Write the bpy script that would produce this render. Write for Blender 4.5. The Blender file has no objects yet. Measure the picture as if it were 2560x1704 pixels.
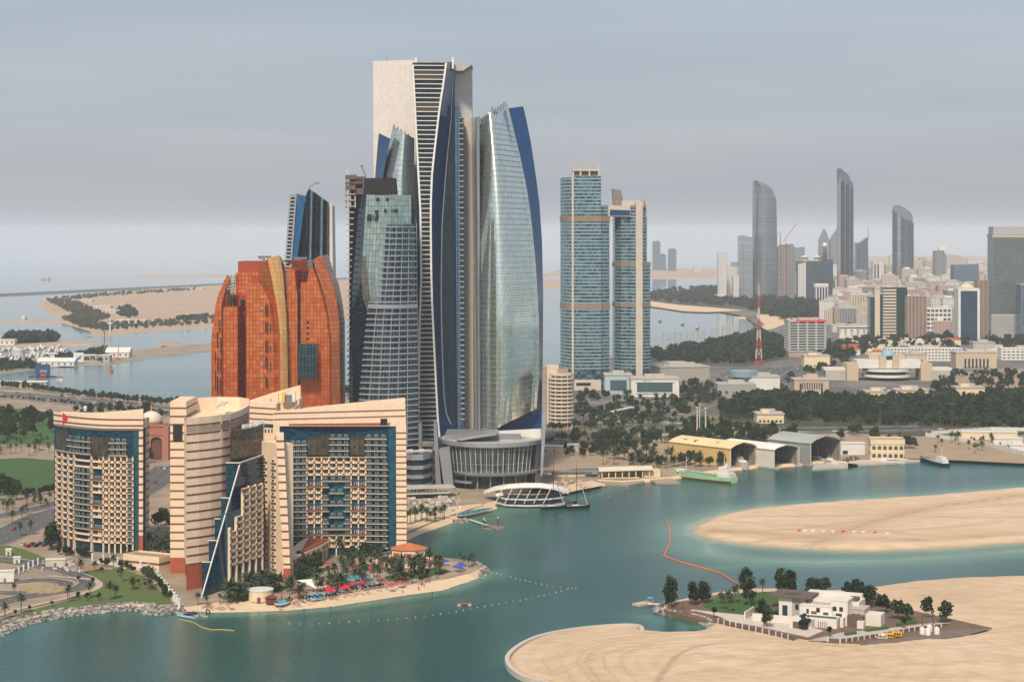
import bpy, bmesh, math, random
import numpy as np
from mathutils import Vector, Matrix
from mathutils.geometry import tessellate_polygon
random.seed(7)
rng = np.random.default_rng(7)
SC = bpy.context.scene
COL = SC.collection
# ------------------------------------------------------------------ camera, sky, sun, exposure
F, YH, CH = 4800.0, 590.0, 178.0          # focal length in photo pixels, horizon row, camera height (m)
cam = bpy.data.cameras.new('camera'); camo = bpy.data.objects.new('camera', cam); COL.objects.link(camo)
camo.location = (0, 0, CH); camo.rotation_euler = (math.pi/2, 0, 0)
cam.sensor_width = 36; cam.lens = 36*F/2560; cam.shift_y = -(852-YH)/2560
cam.clip_start = 1; cam.clip_end = 90000
SC.camera = camo
SUN_AZ, SUN_EL = 192.0, 47.0
W = bpy.data.worlds.new('World'); SC.world = W; W.use_nodes = True
wn, wl = W.node_tree.nodes, W.node_tree.links
sky = wn.new('ShaderNodeTexSky'); sky.sky_type = 'NISHITA'; sky.sun_disc = False
sky.sun_elevation = math.radians(SUN_EL); sky.sun_rotation = math.radians(SUN_AZ)
sky.dust_density = 3.0; sky.air_density = 1.0; sky.ozone_density = 1.0
wtc = wn.new('ShaderNodeTexCoord')
wmap = wn.new('ShaderNodeMapping'); wmap.inputs['Scale'].default_value = (1.2, 1.2, 14)
wl.new(wtc.outputs['Generated'], wmap.inputs[0])
wno = wn.new('ShaderNodeTexNoise'); wno.inputs['Scale'].default_value = 2.2; wno.inputs['Detail'].default_value = 5; wno.inputs['Roughness'].default_value = 0.55
wl.new(wmap.outputs[0], wno.inputs['Vector'])
wramp = wn.new('ShaderNodeValToRGB')
wramp.color_ramp.elements[0].position = 0.3; wramp.color_ramp.elements[0].color = (3.25, 3.6, 4.25, 1)
wramp.color_ramp.elements[1].position = 0.72; wramp.color_ramp.elements[1].color = (4.3, 4.55, 5.0, 1)
wl.new(wno.outputs['Fac'], wramp.inputs[0])
wmix = wn.new('ShaderNodeMix'); wmix.data_type = 'RGBA'; wmix.inputs[0].default_value = 0.66   # a high thin overcast over the clear sky
wl.new(sky.outputs[0], wmix.inputs[6]); wl.new(wramp.outputs[0], wmix.inputs[7])
wl.new(wmix.outputs[2], wn['Background'].inputs[0]); wn['Background'].inputs[1].default_value = 0.1
sl = bpy.data.lights.new('sun', 'SUN'); sl.energy = 3.6; sl.angle = math.radians(8); sl.color = (1.0, 0.86, 0.68)
suno = bpy.data.objects.new('sun', sl); COL.objects.link(suno); suno.location = (0, 0, 900)
_a, _e = math.radians(SUN_AZ), math.radians(SUN_EL)
SUNV = Vector((math.sin(_a)*math.cos(_e), math.cos(_a)*math.cos(_e), math.sin(_e)))
suno.rotation_euler = SUNV.to_track_quat('Z', 'Y').to_euler()
SC.view_settings.view_transform = 'Standard'; SC.view_settings.look = 'None'; SC.view_settings.gamma = 1
SC.view_settings.exposure = 0.36
SC.cycles.max_bounces = 6; SC.cycles.diffuse_bounces = 2; SC.cycles.glossy_bounces = 3
SC.cycles.transmission_bounces = 2; SC.cycles.volume_bounces = 1; SC.cycles.transparent_max_bounces = 6
SC.cycles.use_denoising = True
# ------------------------------------------------------------------ pixel helpers (photo is 2560 x 1704)
def G(u, v, z=0.0):
    Y = F*(CH-z)/(v-YH); return ((u-1280)/F*Y, Y, z)
def P(u, v, Y):
    return ((u-1280)/F*Y, Y, CH-(v-YH)*Y/F)
def XU(u, Y): return (u-1280)/F*Y
def ZV(v, Y): return CH-(v-YH)*Y/F
# ------------------------------------------------------------------ mesh helpers
class MB:
    """collects faces, links them as ONE mesh object"""
    def __init__(s): s.v = []; s.f = []; s.m = []; s.uv = {}
    def add(s, vs, fs, m=0):
        b = len(s.v); s.v += [tuple(p) for p in vs]
        s.f += [tuple(b+i for i in f) for f in fs]; s.m += [m]*len(fs); return s
    def quad(s, a, b, c, d, m=0): return s.add([a, b, c, d], [(0, 1, 2, 3)], m)
    def box(s, x0, x1, y0, y1, z0, z1, m=0):
        return s.add([(x0,y0,z0),(x1,y0,z0),(x1,y1,z0),(x0,y1,z0),(x0,y0,z1),(x1,y0,z1),(x1,y1,z1),(x0,y1,z1)],
                     [(3,2,1,0),(4,5,6,7),(0,1,5,4),(1,2,6,5),(2,3,7,6),(3,0,4,7)], m)
    def obox(s, c, L, Wd, z0, z1, a=0, m=0):
        """box centred at c (x,y), L along angle a, Wd across"""
        ca, sa = math.cos(a), math.sin(a); p = []
        for z in (z0, z1):
            for dx, dy in ((-L/2,-Wd/2),(L/2,-Wd/2),(L/2,Wd/2),(-L/2,Wd/2)):
                p.append((c[0]+dx*ca-dy*sa, c[1]+dx*sa+dy*ca, z))
        return s.add(p, [(3,2,1,0),(4,5,6,7),(0,1,5,4),(1,2,6,5),(2,3,7,6),(3,0,4,7)], m)
    def prism(s, pts, z0, z1, m=0, top=True, mt=None):
        """vertical prism over a plan polygon"""
        n = len(pts); area = sum(pts[i][0]*pts[(i+1)%n][1]-pts[(i+1)%n][0]*pts[i][1] for i in range(n))
        if area < 0: pts = pts[::-1]
        za = z0 if callable(z0) else (lambda i: z0)
        zb = z1 if callable(z1) else (lambda i: z1)
        lo = [(p[0], p[1], za(i)) for i, p in enumerate(pts)]; hi = [(p[0], p[1], zb(i)) for i, p in enumerate(pts)]
        s.add(lo+hi, [(i, (i+1)%n, n+(i+1)%n, n+i) for i in range(n)], m)
        if top:
            t = tessellate_polygon([[Vector(p) for p in hi]])
            fs = []
            for a, b, c in t:
                A, B, C = (Vector(hi[k]) for k in (a, b, c))
                fs.append((a, b, c) if (B-A).cross(C-A).z > 0 else (a, c, b))
            s.add(hi, fs, m if mt is None else mt)
        return s
    def bar(s, a, b, r, m=0, n=4, r2=None):
        a, b = Vector(a), Vector(b); d = (b-a)
        if d.length < 1e-6: return s
        q = d.to_track_quat('Z', 'Y'); r2 = r if r2 is None else r2
        ring = lambda c, rr: [tuple(c+q @ Vector((rr*math.cos(2*math.pi*(i+.5)/n), rr*math.sin(2*math.pi*(i+.5)/n), 0))) for i in range(n)]
        vs = ring(a, r)+ring(b, r2)
        fs = [(i, (i+1)%n, n+(i+1)%n, n+i) for i in range(n)]+[tuple(range(n))[::-1], tuple(range(n, 2*n))]
        return s.add(vs, fs, m)
    def loft(s, rings, m=0, closed=False, cap=False):
        n = len(rings[0]); vs = [p for r in rings for p in r]; fs = []
        for j in range(len(rings)-1):
            for i in range(n if closed else n-1):
                k = (i+1) % n; fs.append((j*n+i, j*n+k, (j+1)*n+k, (j+1)*n+i))
        if cap: fs += [tuple(range(n))[::-1], tuple(range((len(rings)-1)*n, len(rings)*n))]
        return s.add(vs, fs, m)
    def lathe(s, c, prof, n=12, m=0, a0=0, a1=2*math.pi):
        full = abs(a1-a0-2*math.pi) < 1e-6; k = n if full else n+1
        rings = [[(c[0]+r*math.cos(a0+(a1-a0)*i/n), c[1]+r*math.sin(a0+(a1-a0)*i/n), c[2]+z) for i in range(k)] for r, z in prof]
        return s.loft(rings, m, closed=full)
    def mesh(s, name, mats, smooth=False):
        me = bpy.data.meshes.new(name); me.from_pydata(s.v, [], s.f)
        for mt in (mats if isinstance(mats, (list, tuple)) else [mats]): me.materials.append(mt)
        if any(s.m): me.polygons.foreach_set('material_index', s.m)
        if smooth: me.polygons.foreach_set('use_smooth', [True]*len(s.f))
        me.update(); return me
    def build(s, name, mats, parent=None, smooth=False, loc=None):
        return link(name, s.mesh(name, mats, smooth), parent, loc)
def link(name, data, parent=None, loc=None):
    o = bpy.data.objects.new(name, data); COL.objects.link(o)
    if parent is not None: o.parent = parent
    if loc is not None: o.location = loc
    return o
def tag(o, label=None, cat=None, group=None, kind=None):
    for k, x in (('label', label), ('category', cat), ('group', group), ('kind', kind)):
        if x: o[k] = x
    return o
def empty(name, loc, label, cat, group=None, rz=0):
    o = bpy.data.objects.new(name, None); COL.objects.link(o); o.location = loc; o.rotation_euler = (0, 0, rz)
    return tag(o, label, cat, group)
def root0(name, label, cat, group=None):
    """an Empty at the world origin whose parts are given in world coordinates"""
    return empty(name, (0, 0, 0), label, cat, group)
def copy_tree(o, parent=None):
    c = o.copy(); COL.objects.link(c); c.parent = parent
    for ch in list(o.children): copy_tree(ch, c)
    return c
def wall_uv(me, horiz=None):
    """UVs in metres: along the wall, and up it"""
    uvl = me.uv_layers.new(name='UVMap')
    co = np.empty(len(me.vertices)*3); me.vertices.foreach_get('co', co); co = co.reshape(-1, 3)
    out = np.empty((len(me.loops), 2)); 
    for p in me.polygons:
        n = p.normal
        tx, ty = -n.y, n.x; l = math.hypot(tx, ty)
        if abs(n.z) > 0.9 or l < 1e-6: tx, ty, l = 1, 0, 1
        for li in p.loop_indices:
            c = co[me.loops[li].vertex_index]
            out[li] = ((c[0]*tx+c[1]*ty)/l, c[2] if abs(n.z) < 0.9 else c[1])
    uvl.data.foreach_set('uv', out.ravel()); return me
def rings_uv(me, us, zs=None):
    """UVs for a lofted sheet: us = arc length of each column"""
    uvl = me.uv_layers.new(name='UVMap'); n = len(us)
    out = np.empty((len(me.loops), 2))
    vi = np.empty(len(me.loops), dtype=np.int32); me.loops.foreach_get('vertex_index', vi)
    co = np.empty(len(me.vertices)*3); me.vertices.foreach_get('co', co); co = co.reshape(-1, 3)
    out[:, 0] = np.array(us)[vi % n]; out[:, 1] = co[vi, 2]
    uvl.data.foreach_set('uv', out.ravel()); return me
# ------------------------------------------------------------------ materials
MATS = {}
def nodes(name):
    m = bpy.data.materials.new(name); m.use_nodes = True
    return m, m.node_tree.nodes, m.node_tree.links, m.node_tree.nodes['Principled BSDF']
def ramp(n, a, b, p0=0.3, p1=0.7):
    r = n.new('ShaderNodeValToRGB'); r.color_ramp.elements[0].position = p0; r.color_ramp.elements[1].position = p1
    r.color_ramp.elements[0].color = (*a, 1); r.color_ramp.elements[1].color = (*b, 1); return r
def noise(n, l, scale, detail=4, vec=None, rough=0.55):
    t = n.new('ShaderNodeTexNoise'); t.inputs['Scale'].default_value = scale; t.inputs['Detail'].default_value = detail; t.inputs['Roughness'].default_value = rough
    if vec is not None: l.new(vec, t.inputs['Vector'])
    return t
def M(name, a, b=None, scale=0.2, rough=0.75, metal=0.0, bump=0.0, bscale=None, spec=0.3, bdist=1.0, obj=False, contrast=(0.3, 0.7)):
    """plain material: colour a, wandering to b with a noise; optional bump"""
    if name in MATS: return MATS[name]
    m, n, l, bs = nodes(name)
    bs.inputs['Roughness'].default_value = rough; bs.inputs['Metallic'].default_value = metal; bs.inputs['Specular IOR Level'].default_value = spec
    if obj:
        tc = n.new('ShaderNodeTexCoord'); vec = tc.outputs['Object']
    else:
        g = n.new('ShaderNodeNewGeometry'); vec = g.outputs['Position']
    if b is None: b = tuple(c*0.86 for c in a)
    t = noise(n, l, scale, 5, vec); r = ramp(n, a, b, *contrast); l.new(t.outputs['Fac'], r.inputs[0]); l.new(r.outputs[0], bs.inputs['Base Color'])
    if bump:
        t2 = noise(n, l, bscale or scale*4, 5, vec); bp = n.new('ShaderNodeBump'); bp.inputs['Strength'].default_value = bump; bp.inputs['Distance'].default_value = bdist
        l.new(t2.outputs['Fac'], bp.inputs['Height']); l.new(bp.outputs[0], bs.inputs['Normal'])
    MATS[name] = m; return m
def MG(name, c1, c2, line=(0.02, 0.03, 0.04), pw=1.5, ph=3.6, lw=0.12, rough=0.08, metal=0.6, spec=0.8, wob=0.012, ramp_rough=0.0):
    """curtain-wall glass: panels in metres on the UVs, each tinted and tilted a little differently"""
    if name in MATS: return MATS[name]
    m, n, l, bs = nodes(name)
    tc = n.new('ShaderNodeTexCoord'); uv = tc.outputs['UV']
    sep = n.new('ShaderNodeSeparateXYZ'); l.new(uv, sep.inputs[0])
    def cell(out, size):
        d = n.new('ShaderNodeMath'); d.operation = 'DIVIDE'; l.new(out, d.inputs[0]); d.inputs[1].default_value = size
        f = n.new('ShaderNodeMath'); f.operation = 'FLOOR'; l.new(d.outputs[0], f.inputs[0])
        r = n.new('ShaderNodeMath'); r.operation = 'FRACT'; l.new(d.outputs[0], r.inputs[0])
        t = n.new('ShaderNodeMath'); t.operation = 'LESS_THAN'; l.new(r.outputs[0], t.inputs[0]); t.inputs[1].default_value = lw/size*1.0
        return f, t
    fx, lx = cell(sep.outputs[0], pw); fy, ly = cell(sep.outputs[1], ph)
    cb = n.new('ShaderNodeCombineXYZ'); l.new(fx.outputs[0], cb.inputs[0]); l.new(fy.outputs[0], cb.inputs[1])
    wh = n.new('ShaderNodeTexWhiteNoise'); wh.noise_dimensions = '3D'; l.new(cb.outputs[0], wh.inputs['Vector'])
    r = ramp(n, c1, c2, 0.15, 0.95); l.new(wh.outputs['Value'], r.inputs[0])
    mx = n.new('ShaderNodeMath'); mx.operation = 'MAXIMUM'; l.new(lx.outputs[0], mx.inputs[0]); l.new(ly.outputs[0], mx.inputs[1])
    mm = n.new('ShaderNodeMix'); mm.data_type = 'RGBA'; l.new(mx.outputs[0], mm.inputs[0]); l.new(r.outputs[0], mm.inputs[6]); mm.inputs[7].default_value = (*line, 1)
    l.new(mm.outputs[2], bs.inputs['Base Color'])
    bs.inputs['Metallic'].default_value = metal; bs.inputs['Specular IOR Level'].default_value = spec
    rr = n.new('ShaderNodeMath'); rr.operation = 'MULTIPLY_ADD'; l.new(mx.outputs[0], rr.inputs[0]); rr.inputs[1].default_value = 0.35; rr.inputs[2].default_value = rough
    l.new(rr.outputs[0], bs.inputs['Roughness'])
    g = n.new('ShaderNodeNewGeometry')
    a = n.new('ShaderNodeVectorMath'); a.operation = 'SUBTRACT'; l.new(wh.outputs['Color'], a.inputs[0]); a.inputs[1].default_value = (.5, .5, .5)
    sc_ = n.new('ShaderNodeVectorMath'); sc_.operation = 'SCALE'; l.new(a.outputs[0], sc_.inputs[0]); sc_.inputs['Scale'].default_value = wob
    ad = n.new('ShaderNodeVectorMath'); ad.operation = 'ADD'; l.new(g.outputs['Normal'], ad.inputs[0]); l.new(sc_.outputs[0], ad.inputs[1])
    no = n.new('ShaderNodeVectorMath'); no.operation = 'NORMALIZE'; l.new(ad.outputs[0], no.inputs[0]); l.new(no.outputs[0], bs.inputs['Normal'])
    MATS[name] = m; return m
# ------------------------------------------------------------------ the setting: sea, land, banks
def inpoly(px, py, poly):
    px = np.asarray(px); py = np.asarray(py); r = np.zeros(px.shape, bool); n = len(poly)
    for i in range(n):
        x0, y0 = poly[i][:2]; x1, y1 = poly[(i+1) % n][:2]
        c = ((y0 > py) != (y1 > py))
        with np.errstate(divide='ignore', invalid='ignore'):
            r ^= c & (px < (x1-x0)*(py-y0)/((y1-y0) or 1e-9)+x0)
    return r
def pdist(px, py, line, closed=True):
    d = np.full(np.shape(px), 1e9); n = len(line)
    for i in range(n if closed else n-1):
        x0, y0 = line[i][:2]; x1, y1 = line[(i+1) % n][:2]
        dx, dy = x1-x0, y1-y0; L = dx*dx+dy*dy or 1e-9
        t = np.clip(((px-x0)*dx+(py-y0)*dy)/L, 0, 1)
        d = np.minimum(d, np.hypot(px-x0-t*dx, py-y0-t*dy))
    return d
def smooth_line(pts, it=2, closed=True):
    for _ in range(it):
        out = []; n = len(pts)
        for i in range(n if closed else n-1):
            a, b = pts[i], pts[(i+1) % n]
            out += [tuple(.75*x+.25*y for x, y in zip(a, b)), tuple(.25*x+.75*y for x, y in zip(a, b))]
        pts = out if closed else [pts[0]]+out+[pts[-1]]
    return pts
def px(pts, z=0.0): return [G(u, v, z) for u, v in pts]
ROCK_EDGE = [(-60,1606),(0,1589),(64,1560),(124,1547),(180,1538),(232,1534),(322,1523),(343,1523),(366,1533),(400,1536),(438,1532),(464,1530)]
BEACH_EDGE = [(520,1535),(600,1534),(719,1530),(838,1520),(956,1502),(1046,1488),(1105,1480),(1164,1459),(1205,1443),(1221,1430)]
TIP_BACK = [(1221,1423),(1188,1407),(1147,1402),(1084,1396),(1040,1388)]
COVE_EDGE = [(1000,1370),(1018,1357),(1067,1334),(1117,1316),(1140,1308),(1170,1304),(1172,1293),(1186,1286),(1232,1278),(1250,1272)]
PAV_EDGE = [(1240,1262),(1300,1250),(1388,1240),(1397,1239),(1438,1229),(1516,1214)]
QUAY_EDGE = [(1500,1206),(1560,1210),(1682,1199),(1740,1190),(1826,1178),(1881,1172),(1900,1168),(1990,1166),(2020,1160),(2134,1160),(2154,1158),(2203,1157),(2297,1152),(2370,1151),(2395,1152),(2456,1156),(2560,1161),(2760,1168)]
FAR_EDGE = [(3100,1000),(3400,660),(2800,652),(2300,668),(1793,712),(1733,722),(1690,725),(1631,729),(1560,738),(1530,746),(1550,756),(1631,767),(1712,780),(1767,782),(1860,778),(1885,784),(1840,794),(1879,797),(1906,806),(1912,812),(1879,830),(1823,845),(1801,845),(1772,855),(1725,863),(1665,870),(1600,880),(1365,912),(1300,950),(900,985),(860,990),(600,1010),(423,1010),(306,1001),(204,989),(128,983),(84,967),(0,961),(-200,950),(-200,1640)]
MAIN = px(ROCK_EDGE+BEACH_EDGE+TIP_BACK+COVE_EDGE+PAV_EDGE+QUAY_EDGE+FAR_EDGE)
BANK1 = smooth_line(px([(1732,1325),(1771,1297),(1844,1278),(1967,1264),(2130,1252),(2333,1240),(2560,1220),(2900,1190),(2900,1330),(2560,1354),(2415,1366),(2211,1376),(2089,1375),(1926,1366),(1783,1350),(1738,1335)]))
B2_WALL = [(1440,1740),(1371,1706),(1316,1696),(1280,1674),(1266,1653),(1271,1634),(1301,1610),(1347,1589),(1408,1576),(1484,1566),(1579,1560),(1604,1566),(1605,1576)]
B2_REST = [(1662,1581),(1729,1580),(1760,1575),(1769,1568),(1753,1557),(1717,1546),(1680,1540),(1640,1532),(1637,1521),(1653,1511),(1668,1507),(1708,1497),(1781,1482),(1857,1473),(1942,1473),(2006,1479),(2086,1477),(2188,1468),(2281,1455),(2409,1445),(2560,1441),(2900,1430),(3000,1760),(1700,1790)]
BANK2 = px(B2_WALL+B2_REST)
ISLE_A = px([(87,758),(115,750),(133,745),(178,739),(255,733),(383,722),(485,717),(560,712),(860,700),(1357,700),(1480,696),(1480,715),(1357,722),(1200,760),(900,796),(860,803),(533,819),(434,826),(332,833),(245,842),(204,843),(222,836),(219,828),(179,816),(143,807),(0,804),(-100,803),(-100,800),(0,801),(148,799),(115,782)])
ISLE_B = px([(-60,853),(143,853),(219,855),(268,858),(230,863),(115,867),(-60,871)])
ISLE_C = px([(383,861),(410,853),(440,850),(463,855),(430,862),(400,867)])
ISLE_D = px([(-60,938),(0,935),(102,923),(204,912),(278,912),(306,906),(365,900),(330,897),(420,890),(528,877),(640,868),(640,856),(528,861),(459,864),(330,878),(265,880),(190,888),(102,900),(-60,916)])
# sand / ground materials
def sand_mat(name, a, b, c, wave=True, damp=None):
    m, n, l, bs = nodes(name); bs.inputs['Roughness'].default_value = 0.95; bs.inputs['Specular IOR Level'].default_value = 0.1
    g = n.new('ShaderNodeNewGeometry'); pos = g.outputs['Position']
    t1 = noise(n, l, 0.018, 6, pos, 0.6); r1 = ramp(n, a, b, 0.36, 0.66); l.new(t1.outputs['Fac'], r1.inputs[0])
    mp = n.new('ShaderNodeMapping'); mp.inputs['Scale'].default_value = (0.35, 1.0, 1); mp.inputs['Rotation'].default_value = (0, 0, 0.35); l.new(pos, mp.inputs[0])
    t2 = noise(n, l, 0.22, 6, mp.outputs[0], 0.65)
    r2 = ramp(n, (0, 0, 0), (1, 1, 1), 0.44, 0.66); l.new(t2.outputs['Fac'], r2.inputs[0])
    mx = n.new('ShaderNodeMix'); mx.data_type = 'RGBA'; l.new(r1.outputs[0], mx.inputs[6]); mx.inputs[7].default_value = (*c, 1)
    ml = n.new('ShaderNodeMath'); ml.operation = 'MULTIPLY'; l.new(r2.outputs[0], ml.inputs[0]); ml.inputs[1].default_value = 0.5; l.new(ml.outputs[0], mx.inputs[0])
    last = mx.outputs[2]; hsrc = t2.outputs['Fac']
    if wave:                                              # tyre and grader tracks
        w = n.new('ShaderNodeTexWave'); w.wave_type = 'RINGS'; w.rings_direction = 'Z'; w.inputs['Scale'].default_value = 0.022; w.inputs['Distortion'].default_value = 26; w.inputs['Detail'].default_value = 5; w.inputs['Detail Scale'].default_value = 0.05; w.inputs['Detail Roughness'].default_value = 0.62
        mp2 = n.new('ShaderNodeMapping'); mp2.inputs['Location'].default_value = (-95, -790, 0); l.new(pos, mp2.inputs[0]); l.new(mp2.outputs[0], w.inputs['Vector'])
        r3 = ramp(n, (1, 1, 1), (0.8, 0.75, 0.7), 0.62, 0.95); l.new(w.outputs['Fac'], r3.inputs[0])
        mu = n.new('ShaderNodeMix'); mu.data_type = 'RGBA'; mu.blend_type = 'MULTIPLY'; mu.inputs[0].default_value = 0.22; l.new(last, mu.inputs[6]); l.new(r3.outputs[0], mu.inputs[7]); last = mu.outputs[2]
    if damp:
        at = n.new('ShaderNodeAttribute'); at.attribute_name = 'damp'
        md = n.new('ShaderNodeMix'); md.data_type = 'RGBA'; l.new(at.outputs['Fac'], md.inputs[0]); l.new(last, md.inputs[6]); md.inputs[7].default_value = (*damp, 1); last = md.outputs[2]
    l.new(last, bs.inputs['Base Color'])
    t4 = noise(n, l, 0.5, 6, mp.outputs[0], 0.7); bp = n.new('ShaderNodeBump'); bp.inputs['Strength'].default_value = 0.7; bp.inputs['Distance'].default_value = 0.8
    l.new(t4.outputs['Fac'], bp.inputs['Height']); l.new(bp.outputs[0], bs.inputs['Normal'])
    MATS[name] = m; return m
SAND = sand_mat('sand_bank', (0.58,0.46,0.33), (0.52,0.395,0.27), (0.41,0.295,0.195), damp=(0.33,0.23,0.15))
BEACH = sand_mat('beach_sand', (0.60,0.47,0.33), (0.54,0.41,0.28), (0.44,0.33,0.22), wave=False)
FARSAND = sand_mat('far_sand', (0.42,0.33,0.25), (0.36,0.25,0.19), (0.26,0.21,0.16), wave=False)
DUST = M('dusty_ground', (0.33,0.26,0.19), (0.22,0.175,0.13), 0.03, 0.95, bump=0.3, bscale=0.6, contrast=(0.35, 0.62))
ROCKM = M('revetment_rock', (0.31,0.295,0.275), (0.15,0.145,0.14), 0.6, 0.9, bump=0.5, bscale=2)
def land(name, outline, z, mat, skirt=6.0, zl=-1.0, skirt_mat=None):
    """a sheet with a sloping shore skirt"""
    sk = dict(zip([tuple(p[:2]) for p in outline], skirt)) if isinstance(skirt, list) else {}
    pts = [Vector((p[0], p[1], 0)) for p in outline]; n = len(pts); sk = {tuple(q): sk[tuple(p[:2])] for q, p in zip([(v.x, v.y) for v in pts], outline)} if sk else {}
    if sum(pts[i].x*pts[(i+1) % n].y-pts[(i+1) % n].x*pts[i].y for i in range(n)) < 0: pts = pts[::-1]
    inner = []
    for i in range(n):
        t = (pts[(i+1) % n]-pts[i-1]); nn = Vector((-t.y, t.x, 0)); nn = nn.normalized() if nn.length else Vector((0, 0, 0))
        inner.append(pts[i]+nn*(sk[(pts[i].x, pts[i].y)] if sk else skirt))
    mb = MB(); hi = [(p.x, p.y, z) for p in inner]; lo = [(p.x, p.y, zl) for p in pts]
    t = tessellate_polygon([[Vector(p) for p in hi]]); fs = []
    for a, b, c in t:
        A, B, C = (Vector(hi[k]) for k in (a, b, c)); fs.append((a, b, c) if (B-A).cross(C-A).z > 0 else (a, c, b))
    mb.add(hi, fs, 0); mb.add(lo+hi, [(i, (i+1) % n, n+(i+1) % n, n+i) for i in range(n)], 1)
    return tag(mb.build(name, [mat, skirt_mat or mat]), kind='structure')
GZ = 2.0                                                   # mainland level
_b0 = len(ROCK_EDGE); _b1 = _b0+len(BEACH_EDGE); _c0 = _b1+len(TIP_BACK); _c1 = _c0+len(COVE_EDGE)
land('mainland', MAIN, GZ, DUST, [(4.0, 6.0, 10.0)[_b1-1-i] if _b1-3 <= i < _b1 else 21.0 if _b0 <= i < _b1 else 14.0 if _c0 <= i < _c1 else 4.0 for i in range(len(MAIN))], -.6, BEACH)
_be = px(BEACH_EDGE)
def sand_z(x, y):
    d = float(pdist(np.array([x]), np.array([y]), _be, False)[0]); return min(GZ+.1, -.6+2.6*d/21+.03)
land('breakwater_island', ISLE_A, 1.5, FARSAND, 12)
land('marina_spit', ISLE_B, 1.5, FARSAND, 6); land('rock_islet', ISLE_C, 1.5, FARSAND, 6)
land('marina_land', ISLE_D, 1.5, DUST, 5, skirt_mat=ROCKM)
FB = MB()
for (a, b) in (((-60,741),(290,724)), ((290,724),(900,695))):
    A, B = G(*a), G(*b); d = Vector((B[0]-A[0], B[1]-A[1], 0)).normalized(); nn = Vector((-d.y, d.x, 0))*26
    FB.add([(A[0]-nn.x, A[1]-nn.y, -1), (B[0]-nn.x, B[1]-nn.y, -1), (B[0], B[1], 5), (A[0], A[1], 5), (A[0]+nn.x, A[1]+nn.y, -1), (B[0]+nn.x, B[1]+nn.y, -1)], [(0,1,2,3), (3,2,5,4)])
tag(FB.build('sea_breakwater', M('breakwater_rock', (0.12,0.115,0.11), (0.07,0.07,0.07), 0.05)), 'long dark rock breakwater lying beyond the sandy island', 'breakwater')
# distant low shores
for i, (u0, u1, v0, v1) in enumerate(((330,660,688,692), (1340,1500,672,690), (1560,1900,672,696), (2100,3000,640,655))):
    land('far_shore', px([(u0,v1),(u1,v1),(u1+30,v0),(u0+60,v0)]), 3, FARSAND, 20)
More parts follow.
